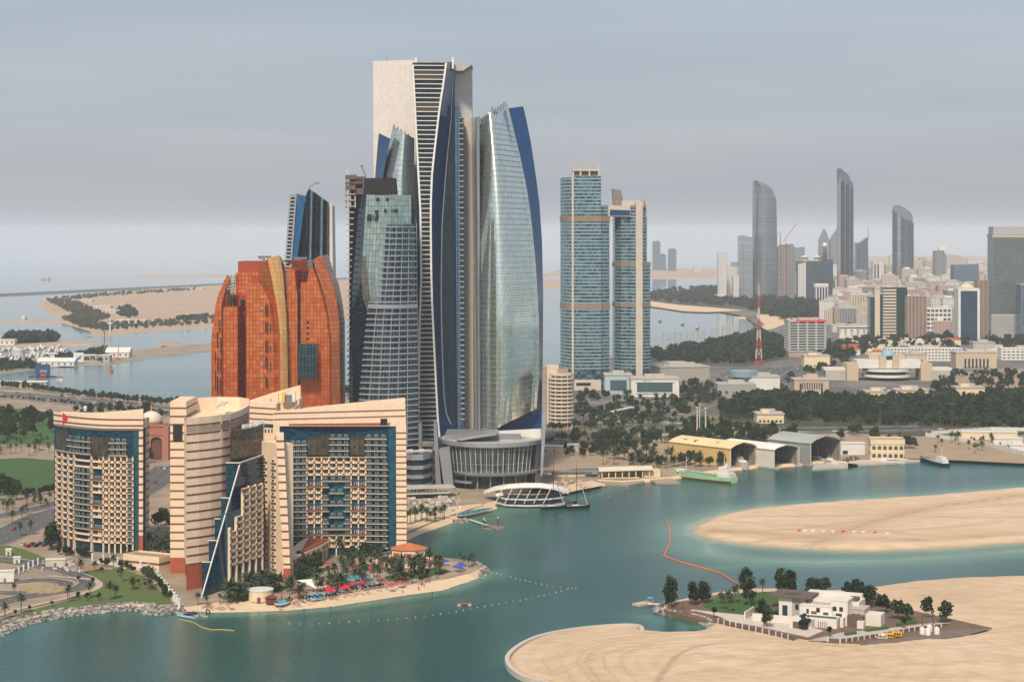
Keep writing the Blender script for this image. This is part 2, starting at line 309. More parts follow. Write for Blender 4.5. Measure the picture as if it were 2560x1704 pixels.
# water
def far_wall(o): return o
def water():
    xs = np.arange(-420, 760, 7.0); ys = np.arange(700, 2100, 8.0)
    X, Y = np.meshgrid(xs, ys); n = X.size
    sh = np.zeros(X.shape)
    def shore(line, width, k, closed=False):
        nonlocal sh
        d = pdist(X, Y, line, closed); sh = np.maximum(sh, k*np.exp(-(d/width)**1.3))
    shore(px(BEACH_EDGE), 9, 0.8); shore(px(COVE_EDGE), 26, 0.62); shore(px(PAV_EDGE[3:]), 20, 0.6)
    shore(BANK1, 26, 0.95, True)
    lower = px([(1740,1345),(1790,1385),(1900,1400),(2050,1405),(2250,1400),(2450,1385),(2600,1372)]); shore(lower, 26, 0.8)
    shore(px([(1760,1420),(1950,1412),(2150,1405),(2400,1408)]), 14, 0.45)
    shore(px([(1720,1300),(1700,1330),(1715,1370)]), 24, 0.6)
    shore(px(B2_WALL[4:11]), 5, 0.35); shore(px(ROCK_EDGE), 16, 0.32); shore(px([(1621,1540),(1690,1560),(1750,1568)]), 10, 0.5)
    shore(px([(1020,1372),(1100,1350),(1190,1330),(1260,1310)]), 30, 0.4)
    shore(px([(2100,1175),(2560,1180)]), 30, 0.3); shore(px([(700,1560),(950,1530),(1150,1490)]), 18, 0.32)
    nx, ny = len(xs), len(ys)
    verts = np.stack([X.ravel(), Y.ravel(), np.zeros(n)], 1).tolist()
    faces = [(j*nx+i, j*nx+i+1, (j+1)*nx+i+1, (j+1)*nx+i) for j in range(ny-1) for i in range(nx-1)]
    x0, x1, y0, y1 = xs[0], xs[-1], ys[0], ys[-1]; B = 42000
    o = len(verts)
    verts += [(-B,-6000,0),(B,-6000,0),(B,y0,0),(-B,y0,0),(x0,y0,0),(x0,y1,0),(-B,y1,0),(x1,y0,0),(x1,y1,0),(B,y1,0),(-B,B,0),(B,B,0)]
    faces += [(o,o+1,o+2,o+3),(o+3,o+4,o+5,o+6),(o+7,o+2,o+9,o+8),(o+6,o+9,o+11,o+10)]
    me = bpy.data.meshes.new('sea'); me.from_pydata(verts, [], faces)
    at = me.attributes.new('shallow', 'FLOAT', 'POINT'); at.data.foreach_set('value', np.concatenate([sh.ravel(), np.zeros(12)]))
    m, nn, l, bs = nodes('sea_water')
    g = nn.new('ShaderNodeNewGeometry'); pos = g.outputs['Position']
    a = nn.new('ShaderNodeAttribute'); a.attribute_name = 'shallow'
    t = noise(nn, l, 0.02, 5, pos); mm = nn.new('ShaderNodeMath'); mm.operation = 'MULTIPLY_ADD'; l.new(t.outputs['Fac'], mm.inputs[0]); mm.inputs[1].default_value = 0.5; mm.inputs[2].default_value = -0.25
    ad = nn.new('ShaderNodeMath'); ad.operation = 'ADD'; l.new(a.outputs['Fac'], ad.inputs[0])
    m2 = nn.new('ShaderNodeMath'); m2.operation = 'MULTIPLY'; l.new(mm.outputs[0], m2.inputs[0]); l.new(a.outputs['Fac'], m2.inputs[1]); l.new(m2.outputs[0], ad.inputs[1])
    r = nn.new('ShaderNodeValToRGB'); e = r.color_ramp.elements; e[0].color = (0.002,0.060,0.058,1); e[1].color = (0.36,0.36,0.25,1); e[1].position = 1.0
    k = e.new(0.3); k.color = (0.018,0.10,0.085,1); k = e.new(0.72); k.color = (0.085,0.20,0.155,1)
    l.new(ad.outputs[0], r.inputs[0])
    # the open sea is bluer than the channel
    sp = nn.new('ShaderNodeSeparateXYZ'); l.new(pos, sp.inputs[0]); mr = nn.new('ShaderNodeMapRange'); mr.inputs['From Min'].default_value = 1500; mr.inputs['From Max'].default_value = 2600; l.new(sp.outputs[1], mr.inputs[0])
    mx = nn.new('ShaderNodeMix'); mx.data_type = 'RGBA'; l.new(mr.outputs[0], mx.inputs[0]); l.new(r.outputs[0], mx.inputs[6]); mx.inputs[7].default_value = (0.10,0.19,0.215,1)
    l.new(mx.outputs[2], bs.inputs['Base Color'])
    bs.inputs['Roughness'].default_value = 0.2; bs.inputs['IOR'].default_value = 1.33; bs.inputs['Specular IOR Level'].default_value = 0.38
    mp = nn.new('ShaderNodeMapping'); mp.inputs['Scale'].default_value = (1, 1.6, 1); mp.inputs['Rotation'].default_value = (0, 0, 0.4); l.new(pos, mp.inputs[0])
    w1 = noise(nn, l, 0.35, 3, mp.outputs[0], 0.6); w2 = noise(nn, l, 0.008, 5, pos)
    st = nn.new('ShaderNodeMapRange'); st.inputs['From Min'].default_value = 0.35; st.inputs['From Max'].default_value = 0.65; st.inputs['To Min'].default_value = 0.2; st.inputs['To Max'].default_value = 1.0; l.new(w2.outputs['Fac'], st.inputs[0])
    bp = nn.new('ShaderNodeBump'); bp.inputs['Distance'].default_value = 0.5; l.new(w1.outputs['Fac'], bp.inputs['Height']); cal = nn.new('ShaderNodeMapRange'); cal.inputs['From Min'].default_value = 1500; cal.inputs['From Max'].default_value = 3500; cal.inputs['To Min'].default_value = 1; cal.inputs['To Max'].default_value = .03; rg = nn.new('ShaderNodeMapRange'); rg.inputs['From Min'].default_value = 1500; rg.inputs['From Max'].default_value = 4500; rg.inputs['To Min'].default_value = .2; rg.inputs['To Max'].default_value = .04; l.new(sp.outputs[1], rg.inputs[0]); l.new(rg.outputs[0], bs.inputs['Roughness']); l.new(sp.outputs[1], cal.inputs[0]); sm = nn.new('ShaderNodeMath'); sm.operation = 'MULTIPLY'; l.new(st.outputs[0], sm.inputs[0]); l.new(cal.outputs[0], sm.inputs[1]); l.new(sm.outputs[0], bp.inputs['Strength']); l.new(bp.outputs[0], bs.inputs['Normal'])
    me.materials.append(m); tag(link('sea', me), kind='structure')
water()
def field(name, poly, x0, x1, y0, y1, step, hfun, mat, edge=6.0, damp=None, rag=0.0):
    """height-field sheet inside a shoreline"""
    xs = np.arange(x0, x1, step); ys = np.arange(y0, y1, step); X, Y = np.meshgrid(xs, ys)
    d = pdist(X, Y, poly); d = np.where(inpoly(X, Y, poly), d, -d)+(rag*fbm(X, Y, 13) if rag else 0)
    Z = np.where(d > 0, np.minimum(1.0, (d/edge))**0.7, d/edge)*1.6 + np.where(d > 0, hfun(X, Y, d)*np.clip(d/edge/2, 0, 1), 0)
    Z = np.maximum(Z, -1.5); keep = d > -step*1.6; nx = len(xs)
    idx = -np.ones(X.size, int); kk = np.flatnonzero(keep.ravel()); idx[kk] = np.arange(len(kk))
    verts = np.stack([X.ravel()[kk], Y.ravel()[kk], Z.ravel()[kk]], 1)
    K = idx.reshape(X.shape); q = np.stack([K[:-1,:-1], K[:-1,1:], K[1:,1:], K[1:,:-1]], -1).reshape(-1, 4); q = q[(q >= 0).all(1)]
    me = bpy.data.meshes.new(name); me.from_pydata(verts.tolist(), [], q.tolist()); me.polygons.foreach_set('use_smooth', [True]*len(q))
    dm = np.clip(1-d/3.5, 0, 1)*0.8
    if damp is not None: dm = np.maximum(dm, damp(X, Y, d))
    at = me.attributes.new('damp', 'FLOAT', 'POINT'); at.data.foreach_set('value', dm.ravel()[kk])
    me.materials.append(mat); return tag(link(name, me), kind='structure')
_pn = [(rng.uniform(-1, 1, 2), rng.uniform(0, 6.28)) for _ in range(60)]
def fbm(X, Y, s, o=5):
    r = np.zeros(np.shape(X)); a = 1.0; k = 0
    for i in range(o):
        for j in range(4):
            dvec, ph = _pn[(i*4+j) % 60]; r += a*np.sin((X*dvec[0]+Y*dvec[1])/s*3+ph+1.7*np.sin((X*dvec[1]-Y*dvec[0])/s*2+ph*2))
        s *= 0.5; a *= 0.5
    return r/4
RIDGE = px([(1640,1704),(1650,1680),(1690,1630),(1740,1606),(1850,1590),(1960,1600),(2100,1606),(2300,1590),(2480,1575),(2560,1560)], 3)
def h2(X, Y, d):
    rd = pdist(X, Y, RIDGE, False)
    front = inpoly(X, Y, px([(1640,1704),(1650,1680),(1690,1630),(1740,1606),(1850,1590),(1960,1600),(2100,1606),(2300,1590),(2480,1575),(2700,1540),(2900,1760),(1640,1790)], 3))
    r = 0.25*fbm(X, Y, 60)+0.12*fbm(X, Y, 11)
    return r+np.where(front, 1.4*np.clip(rd/8, 0, 1)+0.8*fbm(X, Y, 38)+0.35*fbm(X, Y, 9), 0.0)
def tracks(X, Y, ends, w, k):
    r = np.zeros(np.shape(X))
    for i, (u0, v0, u1, v1) in enumerate(ends):
        a, b = G(u0, v0, 2), G(u1, v1, 2); L = [(a[0]+(b[0]-a[0])*t, a[1]+(b[1]-a[1])*t+9*math.sin(3*t+i)*math.sin(math.pi*t)) for t in np.linspace(0, 1, 12)]
        q = pdist(X, Y, L, False); r = np.maximum(r, k*np.exp(-((q-1.6)/w)**2))
    return r
_tr1 = px([(1990,1378),(2100,1330),(2190,1300),(2330,1265),(2560,1235)], 2); _tr2 = px([(1775,1325),(1900,1330),(2100,1345),(2300,1348),(2560,1330)], 2)
def damp1(X, Y, d):
    a = 0.85*np.exp(-(pdist(X, Y, _tr1, False)/9)**2)*(0.6+0.4*np.sin(pdist(X, Y, _tr1, False)*2.2)); b = 0.8*np.exp(-(pdist(X, Y, _tr2, False)/8)**2)*(0.6+0.5*fbm(X, Y, 20))
    return np.maximum(np.maximum(a, b), tracks(X, Y, [(1800,1300,2400,1345), (1850,1290,2560,1290), (1900,1350,2500,1300), (2000,1290,2560,1255), (1780,1330,2200,1300)], 1.5, .45))
B1X = px([(1980,1338),(2090,1338),(2150,1352),(1990,1350)], 2)
def h1(X, Y, d): return 0.3*fbm(X, Y, 70)+0.15*fbm(X, Y, 14)+0.9*np.exp(-((d-10)/5)**2)
field('sand_bank', BANK1, 85, 520, 1070, 1430, 2.6, h1, SAND, 7, damp1, 1.6)
_tr3 = px([(1640,1704),(1650,1680),(1690,1632),(1740,1606),(1790,1600)], 3)
_sw = smooth_line(px([(1520,1730),(1462,1670),(1452,1642),(1480,1616),(1560,1600),(1700,1594),(1800,1586)], 2), 2, False)
def damp2(X, Y, d):
    q = pdist(X, Y, _sw, False); s = 0.5*np.maximum(0, np.sin(q*.9+.5*fbm(X, Y, 20)))**5*np.exp(-(q/26)**2)
    s = np.maximum(s, tracks(X, Y, [(1700,1690,2560,1600), (1900,1700,2560,1650), (1750,1640,2200,1690), (2050,1620,2560,1560), (2200,1690,2560,1690), (1320,1650,1600,1590), (1350,1690,1620,1610), (2260,1540,2560,1470), (2300,1500,2560,1520), (1680,1660,2100,1610)], .7, .5))
    return np.maximum(s, np.maximum(0.75*np.exp(-(pdist(X, Y, _tr3, False)/1.6)**2), 0.34*np.clip(fbm(X, Y, 45)+.3*fbm(X, Y, 7), 0, 1)))
field('villa_sand_bank', BANK2, -8, 330, 690, 1010, 1.25, h2, SAND, 5, damp2)
# ------------------------------------------------------------------ tower tools
def itp(tab):
    """piecewise-linear u(v) from [(v,u),...]"""
    vs = [t[0] for t in tab]; us = [t[1] for t in tab]
    return lambda v: float(np.interp(v, vs, us))
def arc(pts):
    r = [0.0]
    for a, b in zip(pts, pts[1:]): r.append(r[-1]+math.dist(a, b))
    return r
def sheet(name, L, R, top, bot, Yf, mat, parent, nc=10, nr=24, smooth=True, back=0.6):
    """curved curtain wall between the edges L(v), R(v), from row top(s) to row bot(s), at depth Yf(s, v)"""
    top = top if callable(top) else (lambda s, t=top: t); bot = bot if callable(bot) else (lambda s, t=bot: t)
    rings = []
    for j in range(nr+1):
        row = []
        for i in range(nc+1):
            s = i/nc; v = bot(s)+(top(s)-bot(s))*j/nr; u = L(v)+(R(v)-L(v))*s; row.append(P(u, v, Yf(s, v)))
        rings.append(row)
    mb = MB().loft(rings); me = mb.mesh(name, mat, smooth); rings_uv(me, arc(rings[len(rings)//2]))
    return link(name, me, parent)
def strip_at(L, R, Yf, z, s0=0.0, s1=1.0, nc=12, off=0.3, th=0.5, dep=0.5):
    """points of a horizontal strip on that wall at height z: returns (front, back) plan polylines"""
    fr = []
    for i in range(nc+1):
        s = s0+(s1-s0)*i/nc; v = YH+(CH-z)*F/Yf(s, 800)
        for _ in range(3):
            Y = Yf(s, v); v = YH+(CH-z)*F/Y
        u = L(v)+(R(v)-L(v))*s; fr.append((XU(u, Y), Y))
    out = []
    for i, p in enumerate(fr):
        a = fr[max(0, i-1)]; b = fr[min(nc, i+1)]; tx, ty = b[0]-a[0], b[1]-a[1]; l = math.hypot(tx, ty) or 1
        n = (ty/l, -tx/l)
        out.append(((p[0]+n[0]*off, p[1]+n[1]*off), (p[0]-n[0]*dep, p[1]-n[1]*dep)))
    return out
def band(parent, name, mat, L, R, Yf, z, th, off, dep=0.4, s0=0.0, s1=1.0, nc=12):
    st = strip_at(L, R, Yf, z, s0, s1, nc, off, th, dep)
    mb = MB(); lo = [(f[0], f[1], z) for f, b in st]; hi = [(f[0], f[1], z+th) for f, b in st]
    lb = [(b[0], b[1], z) for f, b in st]; hb = [(b[0], b[1], z+th) for f, b in st]
    mb.loft([lb, lo, hi, hb])
    return mb.build(name, mat, parent)
def slab(name, poly, Y0, Y1, mat, parent, uv=True, Yl=None, kx=0.0):
    """outline in the photo at depth Y0 (front), pushed straight back to Y1"""
    fr = [P(u, v, Yl(u) if Yl else Y0) for u, v in poly]; n = len(fr)
    a = sum(fr[i][0]*fr[(i+1) % n][2]-fr[(i+1) % n][0]*fr[i][2] for i in range(n))
    if a < 0: fr = fr[::-1]
    bk = [(x+kx*(Y1-Y0), y+(Y1-Y0), z) for x, y, z in fr]
    mb = MB(); t = tessellate_polygon([[Vector((x, z, 0)) for x, y, z in fr]])
    def ori(tri):
        A, B, C = (fr[k] for k in tri); cr = (B[0]-A[0])*(C[2]-A[2])-(C[0]-A[0])*(B[2]-A[2])
        return tri if cr > 0 else tri[::-1]
    tri = [ori(tuple(x)) for x in t]
    mb.add(fr, tri); mb.add(bk, [x[::-1] for x in tri]); mb.add(fr+bk, [(i, n+i, n+(i+1) % n, (i+1) % n) for i in range(n)])
    me = mb.mesh(name, mat)
    if uv: wall_uv(me)
    return link(name, me, parent)
# glass and cladding
G_TEAL = MG('pale_teal_glass', (0.62,0.70,0.64), (0.78,0.84,0.76), (0.16,0.22,0.23), 1.9, 3.9, 0.17, 0.09, 0.85, wob=0.02)
G_BLUE = MG('deep_blue_glass', (0.004,0.042,0.145), (0.006,0.056,0.18), (0.003,0.02,0.07), 1.9, 3.9, 0.10, 0.14, 0.0, 0.22, wob=0.01)
G_NAVY = MG('navy_glass', (0.004,0.012,0.026), (0.010,0.024,0.042), (0.004,0.01,0.02), 1.5, 3.9, 0.12, 0.1, 0.0, 0.3)
G_MID = MG('blue_grey_glass', (0.09,0.18,0.29), (0.20,0.31,0.41), (0.04,0.09,0.15), 1.6, 3.9, 0.15, 0.07, 0.15, .6, wob=0.05)
G_GRID = MG('blue_grid_glass', (0.07,0.15,0.28), (0.10,0.2,0.34), (0.02,0.05,0.10), 2.4, 3.4, 0.8, 0.15, 0.3)
STEEL = M('brushed_panel', (0.42,0.45,0.49), (0.34,0.37,0.41), 0.1, 0.4, 0.6)
STEELD = M('grey_cladding', (0.20,0.215,0.245), (0.15,0.165,0.19), 0.08, 0.5, 0.35)
FINW = M('white_fin', (0.72,0.72,0.70), (0.6,0.6,0.58), 0.3, 0.5)
BROWN = M('brown_louvre', (0.085,0.055,0.045), (0.06,0.04,0.035), 0.5, 0.7)
CONC = MG('stone_panel', (0.60,0.555,0.53), (0.66,0.61,0.58), (0.48,0.45,0.43), 2.2, 3.3, 0.14, 0.7, 0.0, 0.2, 0.0)
CONC2 = M('plain_concrete', (0.42,0.40,0.37), (0.34,0.32,0.30), 0.1, 0.85)
# ---- tall twisted tower between two stone slabs
T2 = root0('skyscraper', 'tallest skyscraper, white-finned front between two high pale stone slabs', 'skyscraper')
lf = itp([(150,1031),(164,1032),(279,1038),(416,1045),(527,1051),(697,1053),(816,1049),(982,1047),(1110,1046)])
rf = itp([(150,1116),(157,1115.5),(183,1112),(224,1106),(268,1099),(320,1093),(379,1086),(434,1080),(508,1077),(564,1077),(675,1078),(754,1080),(857,1085),(982,1091),(1056,1095),(1101,1100),(1110,1101)])
rb = itp([(150,1133),(168,1134),(249,1130),(305,1127),(360,1121),(416,1115.5),(490,1110),(564,1104.5),(697,1102.6),(795,1103),(878,1105),(982,1109),(1044,1116),(1073,1138),(1101,1142)])
rm = itp([(140,1137),(268,1137),(379,1135),(697,1128.5),(774,1130),(899,1138),(1023,1142),(1110,1146)])
yf = lambda s, v: 1400+2*s
slab('stone_slab', [(932.5,153),(1036,150),(1050,700),(1050,1080),(938,1080)], 1455, 1467, CONC, T2, Yl=lambda u: 1462-12*(u-932)/104)
slab('stone_slab', [(1136,159),(1179.5,163),(1184,1080),(1140,1080)], 1440, 1462, CONC, T2, Yl=lambda u: 1440+9*(u-1136)/46)
slab('core_wall', [(1036,155),(1136,160),(1140,1080),(1050,1080)], 1425, 1460, G_NAVY, T2)
slab('roof_beam', [(1036,150),(1136,158),(1180,162),(1158,177),(1136,177),(1117,166),(1036,164)], 1423, 1464, CONC2, T2)
sheet('glazing', lf, rf, 157, 1102, yf, G_NAVY, T2, 6, 40)
sheet('blade', rf, rb, 155, lambda s: 1101, lambda s, v: 1400+24*s, G_BLUE, T2, 8, 40)
sheet('side_glazing', rb, rm, 172, lambda s: 1090, lambda s, v: 1424+10*s, G_MID, T2, 6, 40)
sheet('return_glazing', lambda v: lf(v)-3.5, lf, 160, 1102, lambda s, v: 1436-36*s, G_BLUE, T2, 4, 30)
z = ZV(1098, 1400); k = 0; ztop = ZV(164, 1400)
while z < ztop:
    band(T2, 'fin', FINW, lf, rf, yf, z, 0.6, 0.9, 0.3, nc=3)
    if k in (78, 79, 71, 72, 48): band(T2, 'louvre', BROWN, lf, rf, yf, z+0.9, 2.3, 0.35, 0.2, nc=3)
    z += 3.36; k += 1
def edge_bar(parent, name, mat, E, v0, v1, Yfun, r, n=30):
    mb = MB(); rows = []
    for j in range(n+1):
        v = v1+(v0-v1)*j/n; x, y, zz = P(E(v), v, Yfun); rows.append([(x-r, y-r, zz), (x+r, y-r, zz), (x+r, y+r, zz), (x-r, y+r, zz)])
    mb.loft(rows, closed=True, cap=True); return mb.build(name, mat, parent)
edge_bar(T2, 'edge_frame', FINW, lf, 162, 1100, 1399, 0.7); edge_bar(T2, 'edge_frame', FINW, rf, 157, 1100, 1400, 0.7)
edge_bar(T2, 'edge_frame', STEEL, rb, 168, 1060, 1424, 0.4)
slab('glazed_bay', [(1137,264),(1148,264),(1155,1078),(1143,1078)], 1426, 1446, G_GRID, T2)
slab('glazed_bay', [(1148,290),(1156,292),(1161,1078),(1155,1078)], 1428, 1446, G_GRID, T2)
for k in range(58):
    v = 296+k*13.2; MB().box(XU(1147+k*.08, 1426), XU(1159+k*.05, 1426), 1425, 1440, ZV(v, 1427), ZV(v, 1427)+0.6).build('ledge', CONC2, T2)
for u, vt in ((1040,144), (1132,144)): slab('roof_post', [(u-2.4,vt),(u+2.4,vt),(u+2.6,172),(u-2.6,172)], 1416, 1419, FINW, T2)
slab('roof_plant', [(1078,156),(1096,157),(1096,163),(1078,162)], 1418, 1421, STEELD, T2)
MB().bar(P(968,152,1458), P(968,146,1458), 0.3).build('mast', STEELD, T2)
# ---- lens-shaped tower
T1 = root0('skyscraper', 'pale green glass lens-shaped skyscraper with dark blue blade down its side', 'skyscraper')
l1 = itp([(251,1198),(297,1199),(700,1203),(1077,1205)])
r1 = itp([(251,1265),(268,1271),(323,1284),(397,1302),(471,1317),(545,1328),(638,1337.5),(691,1341.5),(816,1348),(940,1348),(1021,1341.5),(1080,1335)])
o1 = itp([(260,1307),(266,1308),(305,1317),(360,1328),(434,1339),(508,1348.6),(601,1355),(733,1358),(899,1357),(1073,1354)])
lean = lambda v: 46*max(0, (820-v)/560)**1.7
y1 = lambda s, v: 1400-26*math.sin(math.pi*min(1, s*1.04+.04))**1.0+26*s+lean(v)*0.9
sheet('glazing', l1, r1, lambda s: 299-46*s**1.0, lambda s: 1077-56*max(0, (s-.18)/.82), y1, G_TEAL, T1, 26, 70)
zt = 278; z = 40.0
while z < 262:
    band(T1, 'floor_band', MATS.get('band_grey') or M('band_grey', (0.30,0.36,0.37), rough=.5, metal=.4), l1, r1, y1, z, 0.34, 0.16, 0.1, nc=14, s1=1.0 if z > 54 else max(.25, .25+.75*(z-38)/16)); z += 3.95
lb1 = lambda v: r1(v) if v < 1021 else 1341.5-111.5*(v-1021)/52
sheet('blade', lb1, o1, lambda s: 271-5*s, 1073, lambda s, v: 1427+16*s+lean(v)*0.9 if v < 1021 else 1427-8*(v-1021)/52+16*s, G_BLUE, T1, 8, 60)
slab('back_wall', [(1186,320),(1265,290),(1300,290),(1325,400),(1344,560),(1350,720),(1350,1075),(1190,1075)], 1495, 1510, G_BLUE, T1)
sheet('side_glazing', itp([(294,1178),(1077,1186)]), itp([(294,1189),(1077,1193)]), lambda s: 296-2*s, 1077, lambda s, v: 1450-45*s, G_NAVY, T1, 2, 20)
sheet('metal_spine', itp([(290,1189),(1077,1193)]), itp([(290,1199),(1077,1204)]), lambda s: 293-3*s, 1080, lambda s, v: 1405-4*math.sin(3.1*s), STEEL, T1, 6, 20)
for i in range(9):
    s = i/9; a = P(1200+66*s, 296-44*s, 1400); MB().box(a[0]-.6, a[0]+.6, a[1]+lean(280)-16, a[1]+lean(280)-13, a[2]-3, a[2]+2.0+(2.5 if i == 4 else 0)).build('roof_fin', STEELD, T1)
# ---- tower standing before the slab
T3 = root0('skyscraper', 'cream glass skyscraper with slanting top in front of the pale stone slab', 'skyscraper')
l3 = itp([(316,982),(342,977),(386,967.6),(427,960),(445,956.5),(600,945),(1100,940)]); r3 = lambda v: 1036.0
y3 = lambda s, v: 1425-14*math.sin(math.pi*s*.9)+20*max(0, (700-v)/400)
sheet('glazing', l3, r3, lambda s: 316+30*s, 900, y3, G_TEAL, T3, 14, 40)
z = 120.0
while z < 246: band(T3, 'floor_band', MATS['band_grey'], l3, r3, y3, z, 0.34, 0.16, 0.1, nc=8); z += 3.95
sheet('blade', itp([(333,947),(434,938),(600,930),(1000,925)]), l3, lambda s: 333+14*s, 900, lambda s, v: 1446-18*s, G_BLUE, T3, 4, 20)
slab('back_wall', [(950,345),(1030,360),(1036,900),(938,900)], 1452, 1454, G_BLUE, T3)
for i in range(5): a = P(985+9*i, 318+5.6*i, 1436); MB().box(a[0]-.5, a[0]+.5, a[1], a[1]+2, a[2]-1, a[2]+1.8).build('roof_fin', STEELD, T3)
MB().bar(P(935,312,1466), P(935,470,1466), 0.5).build('hoist_mast', STEELD, T3)
# ---- tower with banded balconies, still being finished
T4 = root0('skyscraper', 'unfinished skyscraper with white banded balcony floors and black screen on its roof', 'skyscraper')
lc = itp([(480,863),(575,865),(767,867),(1004,870),(1140,872)]); rc = itp([(480,889),(575,884),(700,878),(800,876),(1004,874),(1140,875)])
rd = itp([(486,915.5),(604,908),(686,903),(747,906),(767,914),(788,920),(841,914),(910,908),(971,902),(1140,890)])
lbal = itp([(540,950),(561,947),(624,941),(694,933),(747,926.5),(788,920),(841,914),(910,908),(971,902),(1140,888)])
rbal = itp([(488,1027),(555,1029),(561,1037),(767,1039),(982,1042),(1140,1043)])
y4 = lambda s, v: 1346-13*math.sin(math.pi*(.12+s*.80))+8*s
sheet('dark_blade', rc, rd, 486, 1130, lambda s, v: 1366-20*s, G_NAVY, T4, 6, 40)
G_GREEN = MG('green_teal_glass', (0.38,0.52,0.48), (0.52,0.64,0.58), (0.03,0.06,0.07), 2.6, 3.9, 0.22, 0.08, 0.8, wob=0.03)
sheet('glazing', lambda v: rd(v) if v < 760 else rd(v), lambda v: 1028, 488, 800, lambda s, v: y4(s*.95, v)+0.9, G_GREEN, T4, 14, 30)
sheet('balcony_glazing', lbal, rbal, 561, 1122, lambda s, v: y4(s, v)+0.1, MG('balcony_glass', (0.01,0.04,0.07), (0.06,0.14,0.19), (0.22,0.25,0.28), 3.0, 4.1, 0.25, 0.08, 0.5, wob=.03), T4, 14, 40)
slab('back_wall', [(888,488),(1026,488),(1040,560),(1043,1122),(876,1122)], 1368, 1392, G_NAVY, T4)
z = ZV(1116, 1340); k = 0
while z < ZV(566, 1340):
    band(T4, 'balcony', M('balcony_white', (0.27,0.29,0.325), (0.22,0.24,0.27), 0.3, 0.6), lbal, rbal, y4, z, 0.85 if k != 24 else 2.6, 1.7, 0.2, nc=12); z += 4.02; k += 1
for i in range(1, 6):
    s = i/6; mb = MB(); rows = []
    for j in range(25):
        v = 1116+(566-1116)*j/24; u = lbal(v)+(rbal(v)-lbal(v))*s; x, y, zz = P(u, v, y4(s, v)-1.75); rows.append([(x-.22, y, zz), (x+.22, y, zz), (x+.22, y+.4, zz), (x-.22, y+.4, zz)])
    mb.loft(rows, closed=True).build('mullion', MATS['balcony_white'], T4)
slab('black_screen', [(910,445),(988,445),(992,486),(908,486)], 1352, 1366, M('black_netting', (0.02,0.02,0.024), rough=.9), T4)
for k in range(44):                                          # raw concrete frame on its left
    v = 442+k*15; MB().box(XU(lc(v), 1362), XU(rc(v)+.5, 1362), 1358, 1378, ZV(v, 1362), ZV(v, 1362)+0.7).build('floor_slab', CONC2, T4)
slab('frame_core', [(873,445),(905,445),(878,1130),(873,1130)], 1366, 1380, BROWN, T4)
for u in (865, 876, 888): MB().box(XU(u, 1360)-.5, XU(u, 1360)+.5, 1359, 1361, ZV(520, 1360), ZV(438, 1360)).build('column', CONC2, T4)
for (u0, u1, v0, v1) in ((864,890,437,448), (890,912,441,446), (864,912,455,459), (891,912,470,486), (864,889,462,474)): slab('formwork', [(u0,v0),(u1,v0),(u1,v1),(u0,v1)], 1356, 1361, M('rust_formwork', (0.16,0.10,0.08), (0.09,0.07,0.065), 0.4), T4)
MB().add([P(865,437,1360), P(868,418,1361), P(872,437,1360), P(868,437,1364)], [(0,1,2),(2,1,3),(3,1,0)]).build('roof_peak', CONC2, T4)
tc = MB(); tc.bar(P(903,413,1372), P(915,442,1372), .6); tc.bar(P(903,413,1372), P(906,418,1372), 1.2); tc.build('roof_crane', STEELD, T4)
for u, v in ((945,488),(965,488)):
    pass
for u, v in ((944,499),(969,499),(941,530),(964,527),(991,527),(922,540),(942,540),(921,548),(940,548)):
    x, y, zz = P(u, v, 1338); MB().box(x-.9, x+.9, y-2.2, y+6, zz-1.3, zz+1.3).build('open_pane', M('dark_void', (0.015,0.018,0.02), rough=.6), T4)
# ---- tower behind the copper hotel
T5 = root0('skyscraper', 'dark ribbed glass skyscraper rising behind the copper hotel', 'skyscraper')
Y5 = 1620
sheet('ladder_glazing', itp([(486,726),(650,714),(900,700)]), itp([(486,739),(650,727),(900,715)]), 488, 900, lambda s, v: Y5+6-6*s, G_NAVY, T5, 2, 14)
for k in range(34): band(T5, 'fin', FINW, itp([(486,726),(650,714),(900,700)]), itp([(486,739),(650,727),(900,715)]), lambda s, v: Y5+6-6*s, ZV(492+k*9.2, Y5), 0.7, .6, .2, nc=2)
edge_bar(T5, 'edge_frame', STEEL, itp([(486,740),(650,728),(900,716)]), 486, 900, Y5-1, .7); edge_bar(T5, 'edge_frame', STEEL, itp([(486,726),(650,714),(900,700)]), 486, 900, Y5+5, .6)
slab('blade', [(740,484),(764,490),(755,560),(741,660),(728,900),(716,900),(728,650)], Y5, Y5+14, MG('bright_blue_glass', (0.015,0.10,0.26), (0.02,0.13,0.31), (0.01,0.05,0.13), 2, 3.9, .1, .1, .3, .5), T5)
ribs = [764, 773, 786, 799, 812, 823]
for i in range(5):
    a, b = ribs[i], ribs[i+1]; ta, tb = 471+max(0, (a-773))*.72, 471+(b-773)*.72
    sheet('glazed_rib', lambda v, a=a: a-(9+i*0)*max(0, (v-490)/400)*(1.2-i*.2), lambda v, b=b: b-9*max(0, (v-490)/400)*(1.0-i*.2), lambda s: (488 if i == 0 else ta)+((470 if i == 0 else tb)-(488 if i == 0 else ta))*s, 900, lambda s, v: Y5+2-9*math.sin(math.pi*s), G_MID if i % 2 else G_NAVY, T5, 6, 14)
slab('end_slab', [(823,506),(830,514),(836,900),(824,900)], Y5, Y5+26, CONC, T5); slab('back_wall', [(745,500),(822,515),(824,900),(720,900)], Y5+15, Y5+30, G_NAVY, T5)
tc = MB(); tc.bar(P(772,470,Y5+8), P(790,457,Y5+8), .5); tc.bar(P(786,458,Y5+8), P(799,457,Y5+8), .8); tc.build('roof_crane', STEELD, T5)
MB().add([P(750,488,Y5+10), P(752,468,Y5+10), P(762,486,Y5+10), P(756,486,Y5+16)], [(0,1,2),(2,1,3),(3,1,0)]).build('roof_peak', CONC2, T5)
